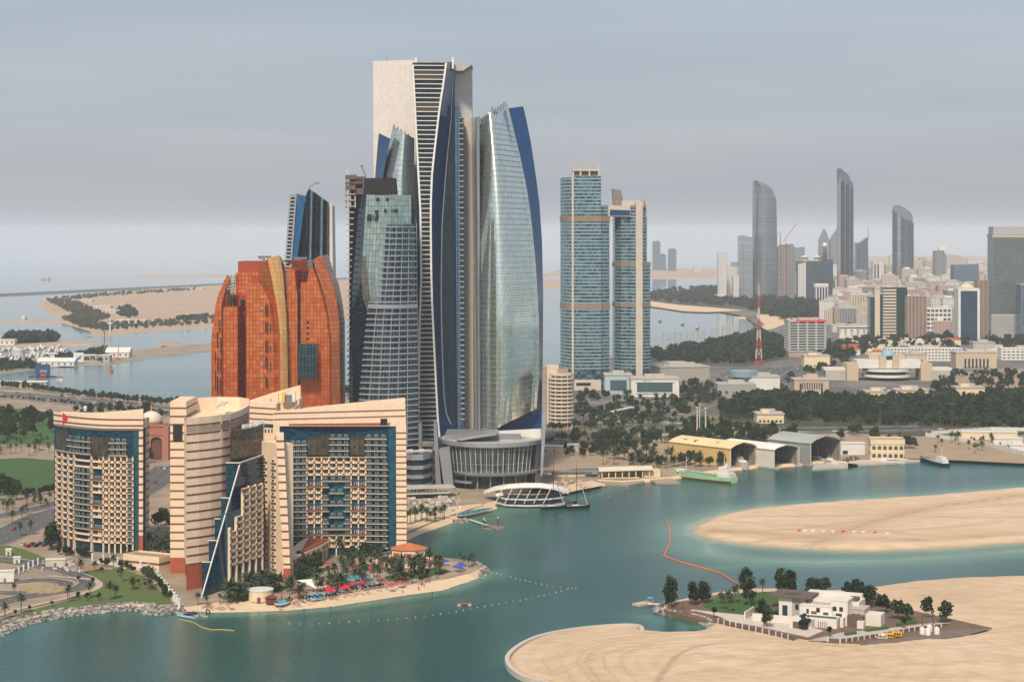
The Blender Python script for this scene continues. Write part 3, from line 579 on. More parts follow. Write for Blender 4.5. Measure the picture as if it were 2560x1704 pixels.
# ---- copper hotel
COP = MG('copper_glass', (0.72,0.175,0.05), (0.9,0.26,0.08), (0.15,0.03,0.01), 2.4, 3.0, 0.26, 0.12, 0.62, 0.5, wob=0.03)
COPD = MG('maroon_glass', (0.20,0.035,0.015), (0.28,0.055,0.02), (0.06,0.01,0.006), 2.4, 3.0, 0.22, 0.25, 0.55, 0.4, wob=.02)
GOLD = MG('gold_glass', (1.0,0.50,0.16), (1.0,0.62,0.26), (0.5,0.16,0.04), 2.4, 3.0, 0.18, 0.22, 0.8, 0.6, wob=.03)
REDP = M('red_panel', (0.30,0.055,0.022), (0.24,0.045,0.018), 0.3, 0.5)
K = root0('copper_hotel', 'copper-orange glass hotel of curved sail-shaped blocks', 'hotel')
BV = 1235
def block(name, poly, Y0, Y1, mat): return slab(name, poly, Y0, Y1, mat, K)
block('west_block', [(528,BV),(528,853),(531,820),(535,788),(541,752),(548,728),(553,766),(594,766),(594,BV)], 1322, 1372, COP)
block('west_sail', [(535,BV),(535,800),(541,762),(550,728),(560,702),(567,688),(572,700),(560,735),(553,766),(553,BV)], 1318, 1326, COP)
block('recess_wall', [(594,768),(616,760),(616,BV),(594,BV)], 1340, 1372, COPD)
block('roof_box', [(561,737),(616,737),(616,768),(561,768)], 1338, 1366, REDP)
for a in ((579,748,588,764), (601,748,612,764)): block('roof_opening', [(a[0],a[1]),(a[2],a[1]),(a[2],a[3]),(a[0],a[3])], 1337, 1340, MATS['dark_void'])
block('rear_block', [(589,682),(647,682),(660,BV),(589,BV)], 1345, 1385, COP); block('roof_box', [(595,653),(668,653),(668,690),(595,690)], 1352, 1385, REDP)
block('roof_box', [(628,688),(650,688),(650,712),(628,712)], 1338, 1350, REDP)
block('front_block', [(616,709),(650,709),(676,740),(683,833),(684,BV),(616,BV)], 1314, 1360, COP)
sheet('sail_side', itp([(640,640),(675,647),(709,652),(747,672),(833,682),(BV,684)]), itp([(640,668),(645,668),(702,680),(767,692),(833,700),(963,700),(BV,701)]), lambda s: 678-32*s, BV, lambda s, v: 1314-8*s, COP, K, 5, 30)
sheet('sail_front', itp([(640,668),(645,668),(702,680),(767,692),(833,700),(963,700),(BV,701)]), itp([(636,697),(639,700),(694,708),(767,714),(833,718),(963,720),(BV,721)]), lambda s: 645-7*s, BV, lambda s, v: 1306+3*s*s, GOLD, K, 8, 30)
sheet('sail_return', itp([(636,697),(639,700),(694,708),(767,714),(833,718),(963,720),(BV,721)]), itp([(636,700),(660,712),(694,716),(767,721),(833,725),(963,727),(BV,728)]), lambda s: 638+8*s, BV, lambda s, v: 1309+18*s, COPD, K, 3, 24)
block('middle_block', [(716,669),(737,676),(743,740),(745,BV),(722,BV),(716,720)], 1316, 1360, COP)
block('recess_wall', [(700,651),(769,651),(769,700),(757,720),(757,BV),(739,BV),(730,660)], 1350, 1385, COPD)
block('east_block', [(752,706),(768,706),(773,671),(784,674),(802,726),(816,788),(823,849),(825,BV),(752,BV)], 1322, 1372, COP)
block('roof_box', [(754,672),(773,672),(773,708),(754,708)], 1340, 1360, COPD)
for k in range(3): block('roof_slot', [(758+5*k,678),(761+5*k,678),(761+5*k,702),(758+5*k,702)], 1339, 1341, MATS['dark_void'])
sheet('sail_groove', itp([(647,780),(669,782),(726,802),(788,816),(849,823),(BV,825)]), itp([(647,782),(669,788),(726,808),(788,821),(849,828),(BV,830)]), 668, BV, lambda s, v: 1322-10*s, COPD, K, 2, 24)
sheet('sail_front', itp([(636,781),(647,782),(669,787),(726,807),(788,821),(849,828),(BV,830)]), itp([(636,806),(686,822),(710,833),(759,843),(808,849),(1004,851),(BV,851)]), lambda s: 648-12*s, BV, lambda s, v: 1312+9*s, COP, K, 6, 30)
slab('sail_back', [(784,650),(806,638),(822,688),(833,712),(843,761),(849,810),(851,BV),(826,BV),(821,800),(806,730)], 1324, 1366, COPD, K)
for (u0, v0, u1, v1) in ((768,803,771,806), (768,817,771,820), (768,831,771,834), (768,845,771,848)): block('window', [(u0-1,v0-1),(u1+1,v0-1),(u1+1,v1+2),(u0-1,v1+2)], 1321.4, 1325, MATS['dark_void'])
block('glass_box', [(745,859),(792,859),(792,947),(745,947)], 1312, 1330, MG('teal_box_glass', (0.01,0.03,0.04), (0.02,0.06,0.075), (0.04,0.09,0.1), 2.2, 6, .3, .12, .3))
for (u, v0, v1) in [(543,830,870),(549,800,830),(551,845,880),(538,880,905),(544,892,930),(550,892,930),(538,925,970),(664,760,790),(669,760,790),(664,805,830),(669,805,835),(676,810,830),(664,850,880),(669,850,885),(676,865,880),(664,890,920),(669,895,925),(676,905,925),(543,940,985),(550,945,985),(664,940,965),(669,945,970)]:
    block('slot_window', [(u-1,v0),(u+1,v0),(u+1,v1),(u-1,v1)], 1312.8 if u > 600 else 1317, 1316 if u > 600 else 1321, MATS['dark_void'])
for r in range(9):
    for cc in (651,):
        block('window', [(cc,740+r*28),(cc+7,740+r*28),(cc+7,746+r*28),(cc,746+r*28)], 1313.2, 1316, MG('pink_pane', (0.75,0.34,0.16), (0.8,0.4,0.2), pw=9, ph=9, rough=.2, metal=.6))
lt = MB()
for k in range(9):
    v = 692+k*8; lt.bar(P(568-k*1.3,v,1330), P(588-k*.6,v+2,1330), .25); lt.bar(P(568-k*1.3,v,1330), P(588-k*.6,v+8,1330), .2); lt.bar(P(588-k*.6,v,1330), P(566-k*1.3,v+8,1330), .2)
for u0, u1 in ((568,556), (578,568), (588,582)): lt.bar(P(u0,688,1330), P(u1,766,1330), .35)
lt.build('trellis', STEELD, K)
for (u, v) in ((660,645), (750,648)):
    cm = MB(); cm.bar(P(u-15,v-3,1355), P(u+18,v-3,1355), 1.0); cm.bar(P(u,v-3,1355), P(u,v+10,1355), .9); cm.bar(P(u-13,v-1,1355), P(u-2,v+4,1355), .5); cm.build('roof_crane', STEELD, K)
# ---- twin towers joined by a sky bridge
NB = M('pale_spandrel', (0.27,0.39,0.44), (0.22,0.34,0.39), 0.05, 0.35, 0.3)
NG = MG('turquoise_glass', (0.015,0.045,0.07), (0.16,0.29,0.34), (0.06,0.11,0.13), 2.6, 3.94, 0.15, 0.1, 0.45, 0.5)
BEI = M('beige_stone', (0.50,0.44,0.37), (0.44,0.38,0.32), 0.1, 0.8); BRL = M('brown_band', (0.25,0.19,0.15), (0.2,0.15,0.12), 0.2, 0.8)
YN = 2200.0
NT = root0('twin_towers', 'turquoise banded twin towers linked by a high sky bridge', 'twin towers')
def plan_wall(name, pts, z0, z1, mat, parent):
    me = MB().prism(pts, z0, z1).mesh(name, mat); wall_uv(me); return link(name, me, parent)
def ringmesh(name, pts, th, mat):
    return MB().prism(pts, 0, th).mesh(name, mat)
def storeys(parent, pts, z0, z1, fh, th, mat, name='floor_band', skip=()):
    me = None; z = z0; k = 0
    while z < z1-.3:
        if k not in skip:
            if me is None: me = ringmesh(name, pts, th, mat)
            link(name, me, parent, (0, 0, z))
        z += fh; k += 1
def offs(pts, d):
    n = len(pts); A = sum(pts[i][0]*pts[(i+1) % n][1]-pts[(i+1) % n][0]*pts[i][1] for i in range(n)); sg = 1 if A > 0 else -1; out = []
    for i in range(n):
        a, b, c = pts[i-1], pts[i], pts[(i+1) % n]
        n1 = Vector((b[1]-a[1], a[0]-b[0])).normalized(); n2 = Vector((c[1]-b[1], b[0]-c[0])).normalized(); m = n1+n2
        m = m/(max(.35, m.dot(n1))) if m.length > 1e-6 else n1
        out.append((b[0]+sg*m.x*d, b[1]+sg*m.y*d))
    return out
X = lambda u, Y=YN: XU(u, Y); ZN = lambda v: ZV(v, YN)
aL = [(X(1403),YN+28)]+[(X(1403)+ (X(1431)-X(1403))*t, YN+28-30*math.sin(t*1.5)) for t in (.02,.2,.45,.75,1)]
secs = [(aL+[(X(1431),YN+34)], 443, 985), ([(X(1431),YN-5),(X(1502),YN-5),(X(1502),YN+34),(X(1431),YN+34)], 440, 985), ([(X(1502),YN-1),(X(1524),YN+5),(X(1524),YN+34),(X(1502),YN+34)], 513, 985)]
for pts, vt, vb in secs:
    plan_wall('glazing', pts, 2, ZN(vt), NG, NT); storeys(NT, offs(pts, .45), 26, ZN(vt), 3.94, 1.5, NB)
    for v in (539, 757): link('plant_floor', ringmesh('plant_floor', offs(pts, .75), 6.6, BRL), NT, (0, 0, ZN(v+15)))
MB().box(X(1429), X(1434), YN-7.5, YN-4, 2, ZN(440)).build('stone_pier', BEI, NT)
for u in (1431, 1449, 1471, 1494): MB().box(X(u), X(u+4), YN-6.5, YN-3, ZN(441), ZN(416)).build('crown_pier', BEI, NT)
MB().box(X(1433), X(1496), YN-3, YN+30, ZN(441), ZN(424)).build('crown', BRL, NT); MB().box(X(1431), X(1498), YN-7, YN+30, ZN(428), ZN(424)).build('crown_cornice', BEI, NT)
for u, v in ((1430,393),(1451,399),(1472,399),(1493,393)): MB().box(X(u), X(u+2), YN-6, YN-5, ZN(425), ZN(v)).build('crown_post', CONC2, NT)
for v in (404, 410, 415): MB().box(X(1430), X(1495), YN-5.6, YN-5, ZN(v), ZN(v)+.7).build('crown_rail', CONC2, NT)
secsB = [([(X(1537),YN+40),(X(1540),YN+22),(X(1554),YN+12),(X(1554),YN+44)], 541, 985, 0), ([(X(1554),YN+8),(X(1577),YN+10),(X(1577),YN+44),(X(1554),YN+44)], 541, 985, 0), ([(X(1577),YN+4),(X(1591),YN+4),(X(1591),YN+44),(X(1577),YN+44)], 513, 985, 0), ([(X(1606),YN+6),(X(1619),YN+14),(X(1619),YN+44),(X(1606),YN+44)], 518, 985, 0), ([(X(1607),YN+3),(X(1627),YN+12),(X(1627),YN+40),(X(1607),YN+40)], 665, 985, 0)]
for pts, vt, vb, _ in secsB:
    plan_wall('glazing', pts, 2, ZN(vt), NG, NT); storeys(NT, offs(pts, .45), 26, ZN(vt), 3.94, 1.4, NB)
    for v in (659, 760): link('plant_floor', ringmesh('plant_floor', offs(pts, .75), 5, BRL), NT, (0, 0, ZN(v+8)))
MB().box(X(1590), X(1607), YN+2, YN+44, 2, ZN(505)).build('stone_pier', BEI, NT)
MB().box(X(1556), X(1619), YN+12, YN+44, ZN(541), ZN(501)).build('penthouse', BEI, NT)
for u in (1604, 1611): MB().box(X(u), X(u+3), YN+5, YN+9, ZN(520), ZN(501)).build('crown_pier', BRL, NT)
MB().box(X(1520), X(1580), YN+4, YN+30, ZN(541), ZN(514)).build('sky_bridge', BEI, NT)
slab('bridge_window', [(1525,524),(1575,526),(1575,538),(1525,538)], YN+3.2, YN+5, G_BLUE, NT, Yl=None)
slab('roof_fin', [(1530,472),(1552,475),(1558,500),(1556,513),(1533,513)], YN+18, YN+30, M('grey_brown_panel', (0.2,0.18,0.17)), NT)
MB().box(X(1405), X(1502), YN-8, YN+34, 2, ZN(948)).build('podium', BEI, NT); MB().box(X(1440), X(1476), YN-8.4, YN-7, ZN(962), ZN(955)).build('podium_window', G_NAVY, NT)
# ------------------------------------------------------------------ beach hotel: two banded wings and a curved block
CREAM = MG('cream_panel', (0.70,0.54,0.40), (0.76,0.59,0.44), (0.56,0.42,0.31), 2.0, 1.5, 0.10, 0.7, 0.0, 0.2, 0.0)
CREAMP = M('cream_plaster', (0.70,0.55,0.40), (0.62,0.48,0.35), 0.15, 0.8)
STRIPE = M('brown_stripe', (0.17,0.075,0.06), (0.14,0.06,0.05), 0.3, 0.7)
TERRA = M('terracotta_base', (0.36,0.09,0.04), (0.30,0.075,0.035), 0.2, 0.8)
YELW = M('balcony_wall', (0.68,0.52,0.28), (0.6,0.45,0.24), 0.2, 0.8)
HGL = MG('hotel_blue_glass', (0.002,0.018,0.04), (0.006,0.05,0.085), (0.02,0.07,0.10), 3.0, 1.1, 0.09, 0.08, 0.0, 0.32, wob=.02)
HGT = MG('hotel_teal_glass', (0.01,0.08,0.12), (0.02,0.12,0.17), (0.02,0.06,0.09), 2.2, 1.65, 0.08, 0.08, 0.35, 0.5, wob=.02)
BRZ = MG('bronze_glass', (0.07,0.06,0.045), (0.15,0.13,0.10), (0.03,0.03,0.025), 1.5, 1.65, 0.12, 0.1, 0.5, 0.5, wob=.05)
PANE = M('window_pane', (0.012,0.03,0.04), (0.03,0.06,0.075), 0.2, 0.1, 0.2, spec=.6)
WFR = M('white_frame', (0.62,0.62,0.6), rough=.6)
def pband(parent, name, mat, poly, z, th, off, dep=0.15):
    mb = MB(); o = []
    n = len(poly)
    for i, p in enumerate(poly):
        a = poly[max(0, i-1)]; b = poly[min(n-1, i+1)]; tx, ty = b[0]-a[0], b[1]-a[1]; l = math.hypot(tx, ty) or 1
        o.append(((p[0]+ty/l*off, p[1]-tx/l*off), (p[0]-ty/l*dep, p[1]+tx/l*dep)))
    mb.loft([[(b[0], b[1], z) for f, b in o], [(f[0], f[1], z) for f, b in o], [(f[0], f[1], z+th) for f, b in o], [(b[0], b[1], z+th) for f, b in o]])
    return mb.build(name, mat, parent)
def trim(poly, u_to, u_from=-1e9, n=40):
    out = []
    for a, b in zip(poly, poly[1:]):
        for k in range(n):
            t = k/n; x, y = a[0]+(b[0]-a[0])*t, a[1]+(b[1]-a[1])*t
            u = 1280+x/y*F
            if u_from <= u <= u_to: out.append((x, y))
    return out[::max(1, len(out)//14)]+[out[-1]] if len(out) > 2 else out
def pwall(parent, name, mat, poly, z0, z1, smooth=True):
    mb = MB().loft([[(x, y, z0) for x, y in poly], [(x, y, z1) for x, y in poly]]); me = mb.mesh(name, mat, smooth); rings_uv(me, arc(poly)); return link(name, me, parent)
_cell = {}
def cell_mesh(w, h, kind):
    """one balcony: yellow back wall with a glazed door, cream parapet; front at y=0, recess to +y"""
    var = random.randrange(4) if kind == 'b' else 0; key = (round(w, 2), round(h, 2), kind, var)
    if key in _cell: return _cell[key]
    mb = MB(); d = 1.5
    if kind == 'b':
        mb.box(-w/2, w/2, d-.1, d, 0, h, 1)
        mb.box(-w*(.30, .36, .14, .30)[var], w*(.22, .10, .34, .30)[var], d-.22, d-.12, 0.15, h*(.72, .72, .66, .78)[var], 2)
        if var in (1, 3): mb.box(-w*.28, -w*(.16, .12, 0, .2)[var], d-.25, d-.22, .2, h*.7, 3)
        if var == 2: mb.box(-w*.3, -w*.16, .5, 1.0, .05, .8, 5)
        mb.box(-w*.05, -w*.03, d-.26, d-.22, 0.15, h*.72, 3)
        mb.box(-w/2, w/2, -.08, .10, -.15, 1.0, 0); mb.box(-w/2, w/2, 0.1, d-.1, -.15, .05, 1)
        mb.box(-w/2, w/2, 0, d, h-.18, h-.02, 1)
    elif kind == 'r':                                       # double-height recess with a red-lined glazed back
        mb.box(-w/2, w/2, d-.1, d, 0, h, 4); mb.box(-w/2, w/2, -.05, .05, 0.1, .9, 5)
        for x in (-w*.3, -w*.05, w*.2): mb.box(x, x+w*.16, d-.3, d-.12, .1, h*.36, 3)
        for x in (-w*.28, -w*.03, w*.22): mb.box(x, x+w*.12, d-.34, d-.3, .3, h*.33, 2)
    else:                                                   # open glass-fronted terrace
        mb.box(-w/2, w/2, -.9, .3, -.22, .12, 0); mb.box(-w/2, w/2, -.88, -.82, .12, .85, 6)
        n = max(1, int(w/2.6))
        for i in range(n):
            x = -w/2+w*(i+.5)/n
            mb.box(x-.95, x+.95, .1, .18, .1, h*.72, 3); mb.box(x-.82, x-.06, .06, .12, .2, h*.68, 2); mb.box(x+.06, x+.82, .06, .12, .2, h*.68, 2)
    me = mb.mesh('balcony', [CREAMP, YELW, PANE, WFR, HGL, M('red_lining', (0.22,0.03,0.025)), MATS.get('rail_glass') or M('rail_glass', (0.10,0.16,0.18), rough=.2, metal=.3)])
    _cell[key] = me; return me
def put_cell(parent, me, p, q, z):
    o = link('balcony', me, parent, ((p[0]+q[0])/2, (p[1]+q[1])/2, z)); o.rotation_euler = (0, 0, math.atan2(q[1]-p[1], q[0]-p[0])); return o
def pier(parent, p, tx, ty, z0, z1, fh, w=0.85, off=0.25, zref=None):
    """cream pier with brown inlay squares at each floor"""
    a = math.atan2(ty, tx); nx, ny = math.sin(a), -math.cos(a)
    o = MB().obox((p[0]+nx*off-nx*.75, p[1]+ny*off-ny*.75), w, 1.5, z0, z1, a).build('pier', CREAMP, parent)
    mb = MB(); z = zref if zref is not None else z0
    while z < z1-.1:
        mb.obox((p[0]+nx*(off+.0), p[1]+ny*(off+.0)), w+.5, .16, z-.05, z+.95, a); z += fh
    b = mb.build('inlay', STRIPE, o); tag(b, kind='stuff'); return o
# ---------- curved block standing apart
HA = root0('hotel_block', 'curved beige hotel block with checkered balconies and red emblem on its parapet', 'hotel')
def ca(u): # plan depth along the facade by photo column
    t = max(0, (300-u)/167); return 1066+31*t**2.0
ca_pts = [(XU(u, ca(u)), ca(u)) for u in np.linspace(134, 332, 25)]
FH = 3.42; ZA0 = 7.6
pwall(HA, 'glazing', HGL, [(x, y+1.6) for x, y in ca_pts], 2, 71)
RE = [(XU(332,1066),1067.5),(XU(347,1066),1067.5)]; pwall(HA, 'end_glazing', HGT, RE, 2, 71)
MB().box(XU(347,1066), XU(357,1066), 1066, 1085, 12, 76).build('striped_pier', CREAMP, HA); MB().box(XU(347,1066), XU(357,1066), 1066, 1085, 2, 12).build('pier_base', TERRA, HA)
for k in range(14): MB().box(XU(347,1066)-.1, XU(357,1066)+.1, 1065.85, 1085.1, 14+k*4.3, 15+k*4.3).build('stripe', STRIPE, HA)
slab('end_wall', [(357,1068),(364,1070),(364,1384),(357,1384)], 1069, 1092, HGL, HA, kx=-.2)
body = [(x, y+1.9) for x, y in ca_pts]+[(XU(362,1066),1070),(XU(360,1092),1092),(ca_pts[0][0]+2,1112)]
MB().prism(body, 2, 76.5).build('body', CREAMP, HA)
ptop = lambda x: ZV(1041-20*(max(0, (1280+x/1070*F-140)/222)), 1068)
pp = [(x, y-.1) for x, y in ca_pts]+[(XU(358,1066),1065.9)]
mb = MB(); mb.loft([[(x, y, ZV(1070, 1068)) for x, y in pp], [(x, y, ptop(x)) for x, y in pp], [(x, y+1.2, ptop(x)) for x, y in pp], [(x, y+1.2, 70) for x, y in pp]]); me = mb.mesh('parapet', CREAM); wall_uv(me); link('parapet', me, HA)
for zz in (72.5, 78.0-2.2): pband(HA, 'stripe', STRIPE, [(x, y) for x, y in pp], zz, .75, .22)
em = MB(); c = P(164,1046,1073); em.add([(c[0]-.9,c[1]-3,c[2]+3.6),(c[0]-1.1,c[1]-3,c[2]-3.8),(c[0]+1.7,c[1]-3,c[2]-.6),(c[0]+1.5,c[1]-3,c[2]+1.3),(c[0]-.9,c[1]-2,c[2]+3.6),(c[0]-1.1,c[1]-2,c[2]-3.8),(c[0]+1.7,c[1]-2,c[2]-.6),(c[0]+1.5,c[1]-2,c[2]+1.3)], [(0,1,2,3),(7,6,5,4),(0,4,5,1),(1,5,6,2),(2,6,7,3),(3,7,4,0)]); em.build('emblem', M('red_emblem', (0.55,0.01,0.03)), HA)
MB().lathe((XU(212,1075),1076,81.5), [(0.05,1.6),(.9,1.2),(1.2,.4),(.8,-1.5)], 8).build('satellite_dish', WFR, HA)
ncol = 13; cu = np.linspace(140, 332, ncol+1)
pl = [(XU(u, ca(u)), ca(u)) for u in cu]
gl = {2: (3, 4, 5, 6, 7), 3: (3, 4, 5, 6, 7), 4: (3, 4, 5), 5: (3, 4, 5), 6: (3, 4, 5, 6, 7), 7: (3, 4, 5, 6, 7), 8: (3, 4, 5), 9: (3, 4, 5), 10: (3, 4, 5, 6, 7), 11: (3, 4, 5, 6, 7)}
for i in range(ncol+1):
    t = (pl[min(ncol, i+1)][0]-pl[max(0, i-1)][0], pl[min(ncol, i+1)][1]-pl[max(0, i-1)][1])
    if i not in (4, 5, 7): pier(HA, pl[i], t[0], t[1], 2, ZA0+14*FH+.6, FH, .8 if i else 1.2, zref=ZA0)
for r in range(14):
    fr = 13-r; z = ZA0+fr*FH
    for i in range(ncol):
        p, q = pl[i], pl[i+1]; w = math.dist(p, q)
        if i == ncol-1: put_cell(HA, cell_mesh(w, FH, 't'), p, q, z); continue
        if r in gl and i in gl[r]:
            if i in (3, 4, 5): put_cell(HA, cell_mesh(w, FH, 't'), p, q, z)
            elif i == 6 and r % 2: put_cell(HA, cell_mesh(w*2, FH*2, 'r'), pl[6], pl[8], z)
            continue
        put_cell(HA, cell_mesh(w, FH, 'b'), p, q, z)
for r in range(3):
    z = ZA0+14*FH+.8+r*FH
    for (i0, i1) in ((2, 6), (9, 12)) if r else ((0, 2), (2, 6), (9, 12)):
        for i in range(i0, i1): put_cell(HA, cell_mesh(math.dist(pl[i], pl[i+1]), FH, 't'), pl[i], pl[i+1], z)
for (i0, i1) in ((0, 2), (6, 9)): pwall(HA, 'bronze_bay', BRZ, [(x, y-.4) for x, y in pl[i0:i1+1]], ZA0+14*FH, ZA0+14*FH+(11 if i0 else 12.5), False)
# ---------- west wing: banded shell, stepped glass and leaning glass face
HW = root0('hotel_wing', 'brown-and-cream striped hotel wing with stepped blue glass and slanting white beam', 'hotel')
C0 = [(-162,955),(-156.5,960),(-151.5,966),(-147,973),(-144,981),(-142.2,990),(-141.3,1000),(-140.8,1015),(-141.2,1033)]
shell = C0+[(-148,1044),(-160,1046),(-170,1040),(-171,1015),(-169,990)]
me = MB().prism(shell, 14, 83).mesh('shell', CREAM); wall_uv(me); link('shell', me, HW)
pwall(HW, 'terracotta_base', TERRA, [(x+.05, y-.05) for x, y in trim(C0, 520)], 2, 14.2)
topz = lambda i: ZV(1046-34*((1280+C0[i][0]/C0[i][1]*F)-466)/154, C0[i][1])
mb = MB(); mb.loft([[(x, y, 80) for x, y in C0], [(x, y, 87.5) for x, y in C0], [(x-1.2, y+.4, 87.5) for x, y in C0], [(x-1.2, y+.4, 80) for x, y in C0]]); me = mb.mesh('parapet', CREAM); wall_uv(me); link('parapet', me, HW)
bk = [(-141.2,1033),(-148,1044),(-160,1046),(-170,1040),(-171.5,1025),(-176,1008)]
mb = MB(); mb.loft([[(x, y, 82) for x, y in bk], [(x, y, 90.5) for x, y in bk], [(x, y-1.2, 90.5) for x, y in bk], [(x, y-1.2, 82) for x, y in bk]]); me = mb.mesh('back_parapet', CREAM); wall_uv(me); link('back_parapet', me, HW)
edge = lambda z: 620 if z > 73 else 578 if z > 60 else 566 if z > 43 else 554 if z > 33 else 538 if z > 22.5 else 523 if z > 12 else 506
z = 14.2
while z < 86:
    t = trim(C0, edge(z))
    if len(t) > 2: pband(HW, 'stripe', STRIPE, t, z, .85, .13)
    z += 4.32
MB().box(-178.6, -170.2, 1003, 1036, 10.2, 91.6).build('stair_tower', CREAMP, HW); MB().box(-178.6, -170.2, 1003, 1036, 2, 10.2).build('tower_base', TERRA, HW)
for k in range(18): MB().box(-178.75, -170.05, 1002.85, 1036.1, 14.4+k*4.32, 15.2+k*4.32).build('stripe', STRIPE, HW)
MB().box(-177, -172.2, 1002.5, 1003.2, 71, 80).build('loggia', BRZ, HW)
slab('slot_glazing', [(464,1110),(470,1108),(470,1484),(464,1460)], 995, 1010, G_NAVY, HW)
dg = itp([(1157,601),(1498,502)]); dgY = lambda v: 972-36*(v-1157)/341
for i, (uL, vt, vb) in enumerate(((565,1155,1243), (553,1243,1295), (537,1295,1349), (522,1349,1403), (505,1403,1490))):
    Ys = (972, 968, 963, 960, 956)[i]-1.5
    slab('glass_step', [(uL,vt+2),(dg(vt)+1,vt+2),(dg(vb)+1,vb),(uL,vb)], Ys, Ys+4, HGL, HW)
    slab('step_coping', [(uL-1,vt),(dg(vt),vt+.5),(dg(vt),vt+2.5),(uL-1,vt+2.2)], Ys-.3, Ys+.8, WFR, HW, uv=False)
sheet('leaning_glass', dg, itp([(1130,660),(1455,655),(1500,640)]), lambda s: 1157-22*s, lambda s: 1498-45*s, lambda s, v: dgY(v)*(1-s)+s*(1003-20*(v-1135)/320), HGL, HW, 10, 40)
mb = MB(); a, b = Vector(P(601,1155,971.4)), Vector(P(502,1499,935.4)); mb.bar(a, b, .4); mb.build('slanting_beam', WFR, HW)
mb = MB(); pts = [P(601+59*s, 1156-21*s, 972+31*s-.8) for s in np.linspace(0, 1, 8)]
for a, b in zip(pts, pts[1:]): mb.bar(a, b, .45)
mb.build('top_rail', WFR, HW)
slab('bronze_box', [(577,1079),(640,1066),(658,1058),(658,1136),(601,1155),(577,1156)], 980, 1000, BRZ, HW, Yl=lambda u: 974+30*(u-577)/81, kx=-.1)
for k in range(7): x, y, zz = P(612+k*7, 1068-k*1.8, 992+k*2); MB().obox((x, y+2), 1.5+random.random()*2, 1.8, zz-2.2, zz+.6+random.random(), random.random()).build('roof_plant', WFR, HW)
for (u, v) in ((545,1017), (556,1012), (562,1010)): x, y, zz = P(u, v, 1018); MB().lathe((x, y, zz), [(.1,-1),(.2,0),(1.6,.6),(1.8,1.5)], 10).build('satellite_dish', WFR, HW)
for k in range(8): x, y, zz = P(570+k*6, 1012, 1022); MB().obox((x, y), 2.2, 2, 82, 84.2+random.random(), .4).build('roof_plant', STEELD, HW)
# balcony block at its foot
bA, bB = Vector((XU(576,956),956)), Vector((XU(657,985),985)); nb = 5
for i in range(nb+1):
    p = bA+(bB-bA)*i/nb; top = {0: 33, 1: 37.0, 2: 48.5, 3: 51.5, 4: 51.5, 5: 51.5}[i]; d = bB-bA
    pier(HW, p, d.x, d.y, 2, top, 3.35, .8, .2, zref=14)
for r in range(11):
    for i in range(nb):
        z = 14+r*3.35
        if (i == 0 and r > 4) or (i == 1 and r > 6) or r > 10: continue
        p, q = bA+(bB-bA)*i/nb, bA+(bB-bA)*(i+1)/nb; put_cell(HW, cell_mesh((q-p).length, 3.35, 'b'), p, q, z)
d = (bB-bA).normalized(); nn = Vector((-d.y, d.x)); c = (bA+bB)/2+nn*3.8
MB().obox(c, (bB-bA).length, 4, 2, 40, math.atan2(d.y, d.x)).build('balcony_block', HGL, HW)
# zipper bays and striped pylon
zA, zB = Vector((XU(655,1004),1004)), Vector((XU(709,986),986)); dz = (zB-zA); za = math.atan2(dz.y, dz.x)
MB().obox((zA+zB)/2+Vector((1,4)), dz.length, 8, 2, 71, za).build('bay_wall', CREAMP, HW)
bay = MB(); bay.add([(-2,0,0),(-1,-1.3,0),(1,-1.3,0),(2,0,0),(-2,0,2.4),(-1,-1.3,2.4),(1,-1.3,2.4),(2,0,2.4)], [(0,1,5,4),(1,2,6,5),(2,3,7,6),(4,5,6,7),(3,2,1,0)]); bay.box(-1, 1, -1.42, -1.3, 1.1, 2.1, 1); bay.box(-2.05, 2.05, -1.5, 0, 0, .6, 2)
bme = bay.mesh('bay', [CREAMP, PANE, STRIPE])
for r in range(17):
    for s in (.22, .62):
        p = zA+dz*s; o = link('bay', bme, HW, (p.x, p.y, 6+r*3.4)); o.rotation_euler = (0, 0, za)
for r in range(19):
    p = zA+dz*.04; o = MB().obox((p.x, p.y-.2), 1.2, .5, 8+r*3.4, 9.6+r*3.4, za).build('window', PANE, HW)
pyl = [(709,1447),(727,1447),(710,1085),(688,1085)]
slab('pylon', [(709,1420),(726,1420),(709,1086),(690,1086)], 984, 996, CREAM, HW, kx=-.12); slab('pylon_base', [(709,1447),(727,1447),(726,1420),(709,1420)], 983.8, 996, TERRA, HW, uv=False, kx=-.12)
pL, pR = itp([(1086,690),(1420,709)]), itp([(1086,709),(1420,726)])
for k in range(16): v = 1100+k*20.5; slab('stripe', [(pL(v)-.3,v),(pR(v)+.3,v),(pR(v+4)+.3,v+4),(pL(v+4)-.3,v+4)], 983.8, 996.2, STRIPE, HW, uv=False, kx=-.12)
# ---------- east wing
HE = root0('hotel_wing', 'broad hotel wing with blue glass front and white balcony grid facing the pool', 'hotel')
YE = 1057; XE = lambda u: XU(u, YE); ZE = lambda v: ZV(v, YE)
ce = lambda u: YE+3.0*math.sin(math.pi*(u-699)/291)
we = [(XU(u, ce(u)), ce(u)+.2) for u in np.linspace(699, 990, 20)]
pwall(HE, 'glazing', HGL, we, 2, ZE(1063))
slab('parapet', [(682,1029),(1013,996),(1015,1062),(990,1062),(990,1065),(699,1065),(699,1090),(684,1090)], YE-.6, YE+1.5, CREAM, HE, kx=-.065)
slab('body', [(684,1036),(1013,1003),(1016,1380),(700,1380)], YE+4, YE+30, CREAMP, HE, kx=-.065)
slab('end_pier', [(990,1062),(1015.5,1062),(1016.5,1364),(991,1364)], YE-.6, YE+24, CREAM, HE, kx=-.065); slab('pier_base', [(991,1364),(1016.5,1364),(1017,1388),(991,1388)], YE-.6, YE+24, TERRA, HE, uv=False, kx=-.065)
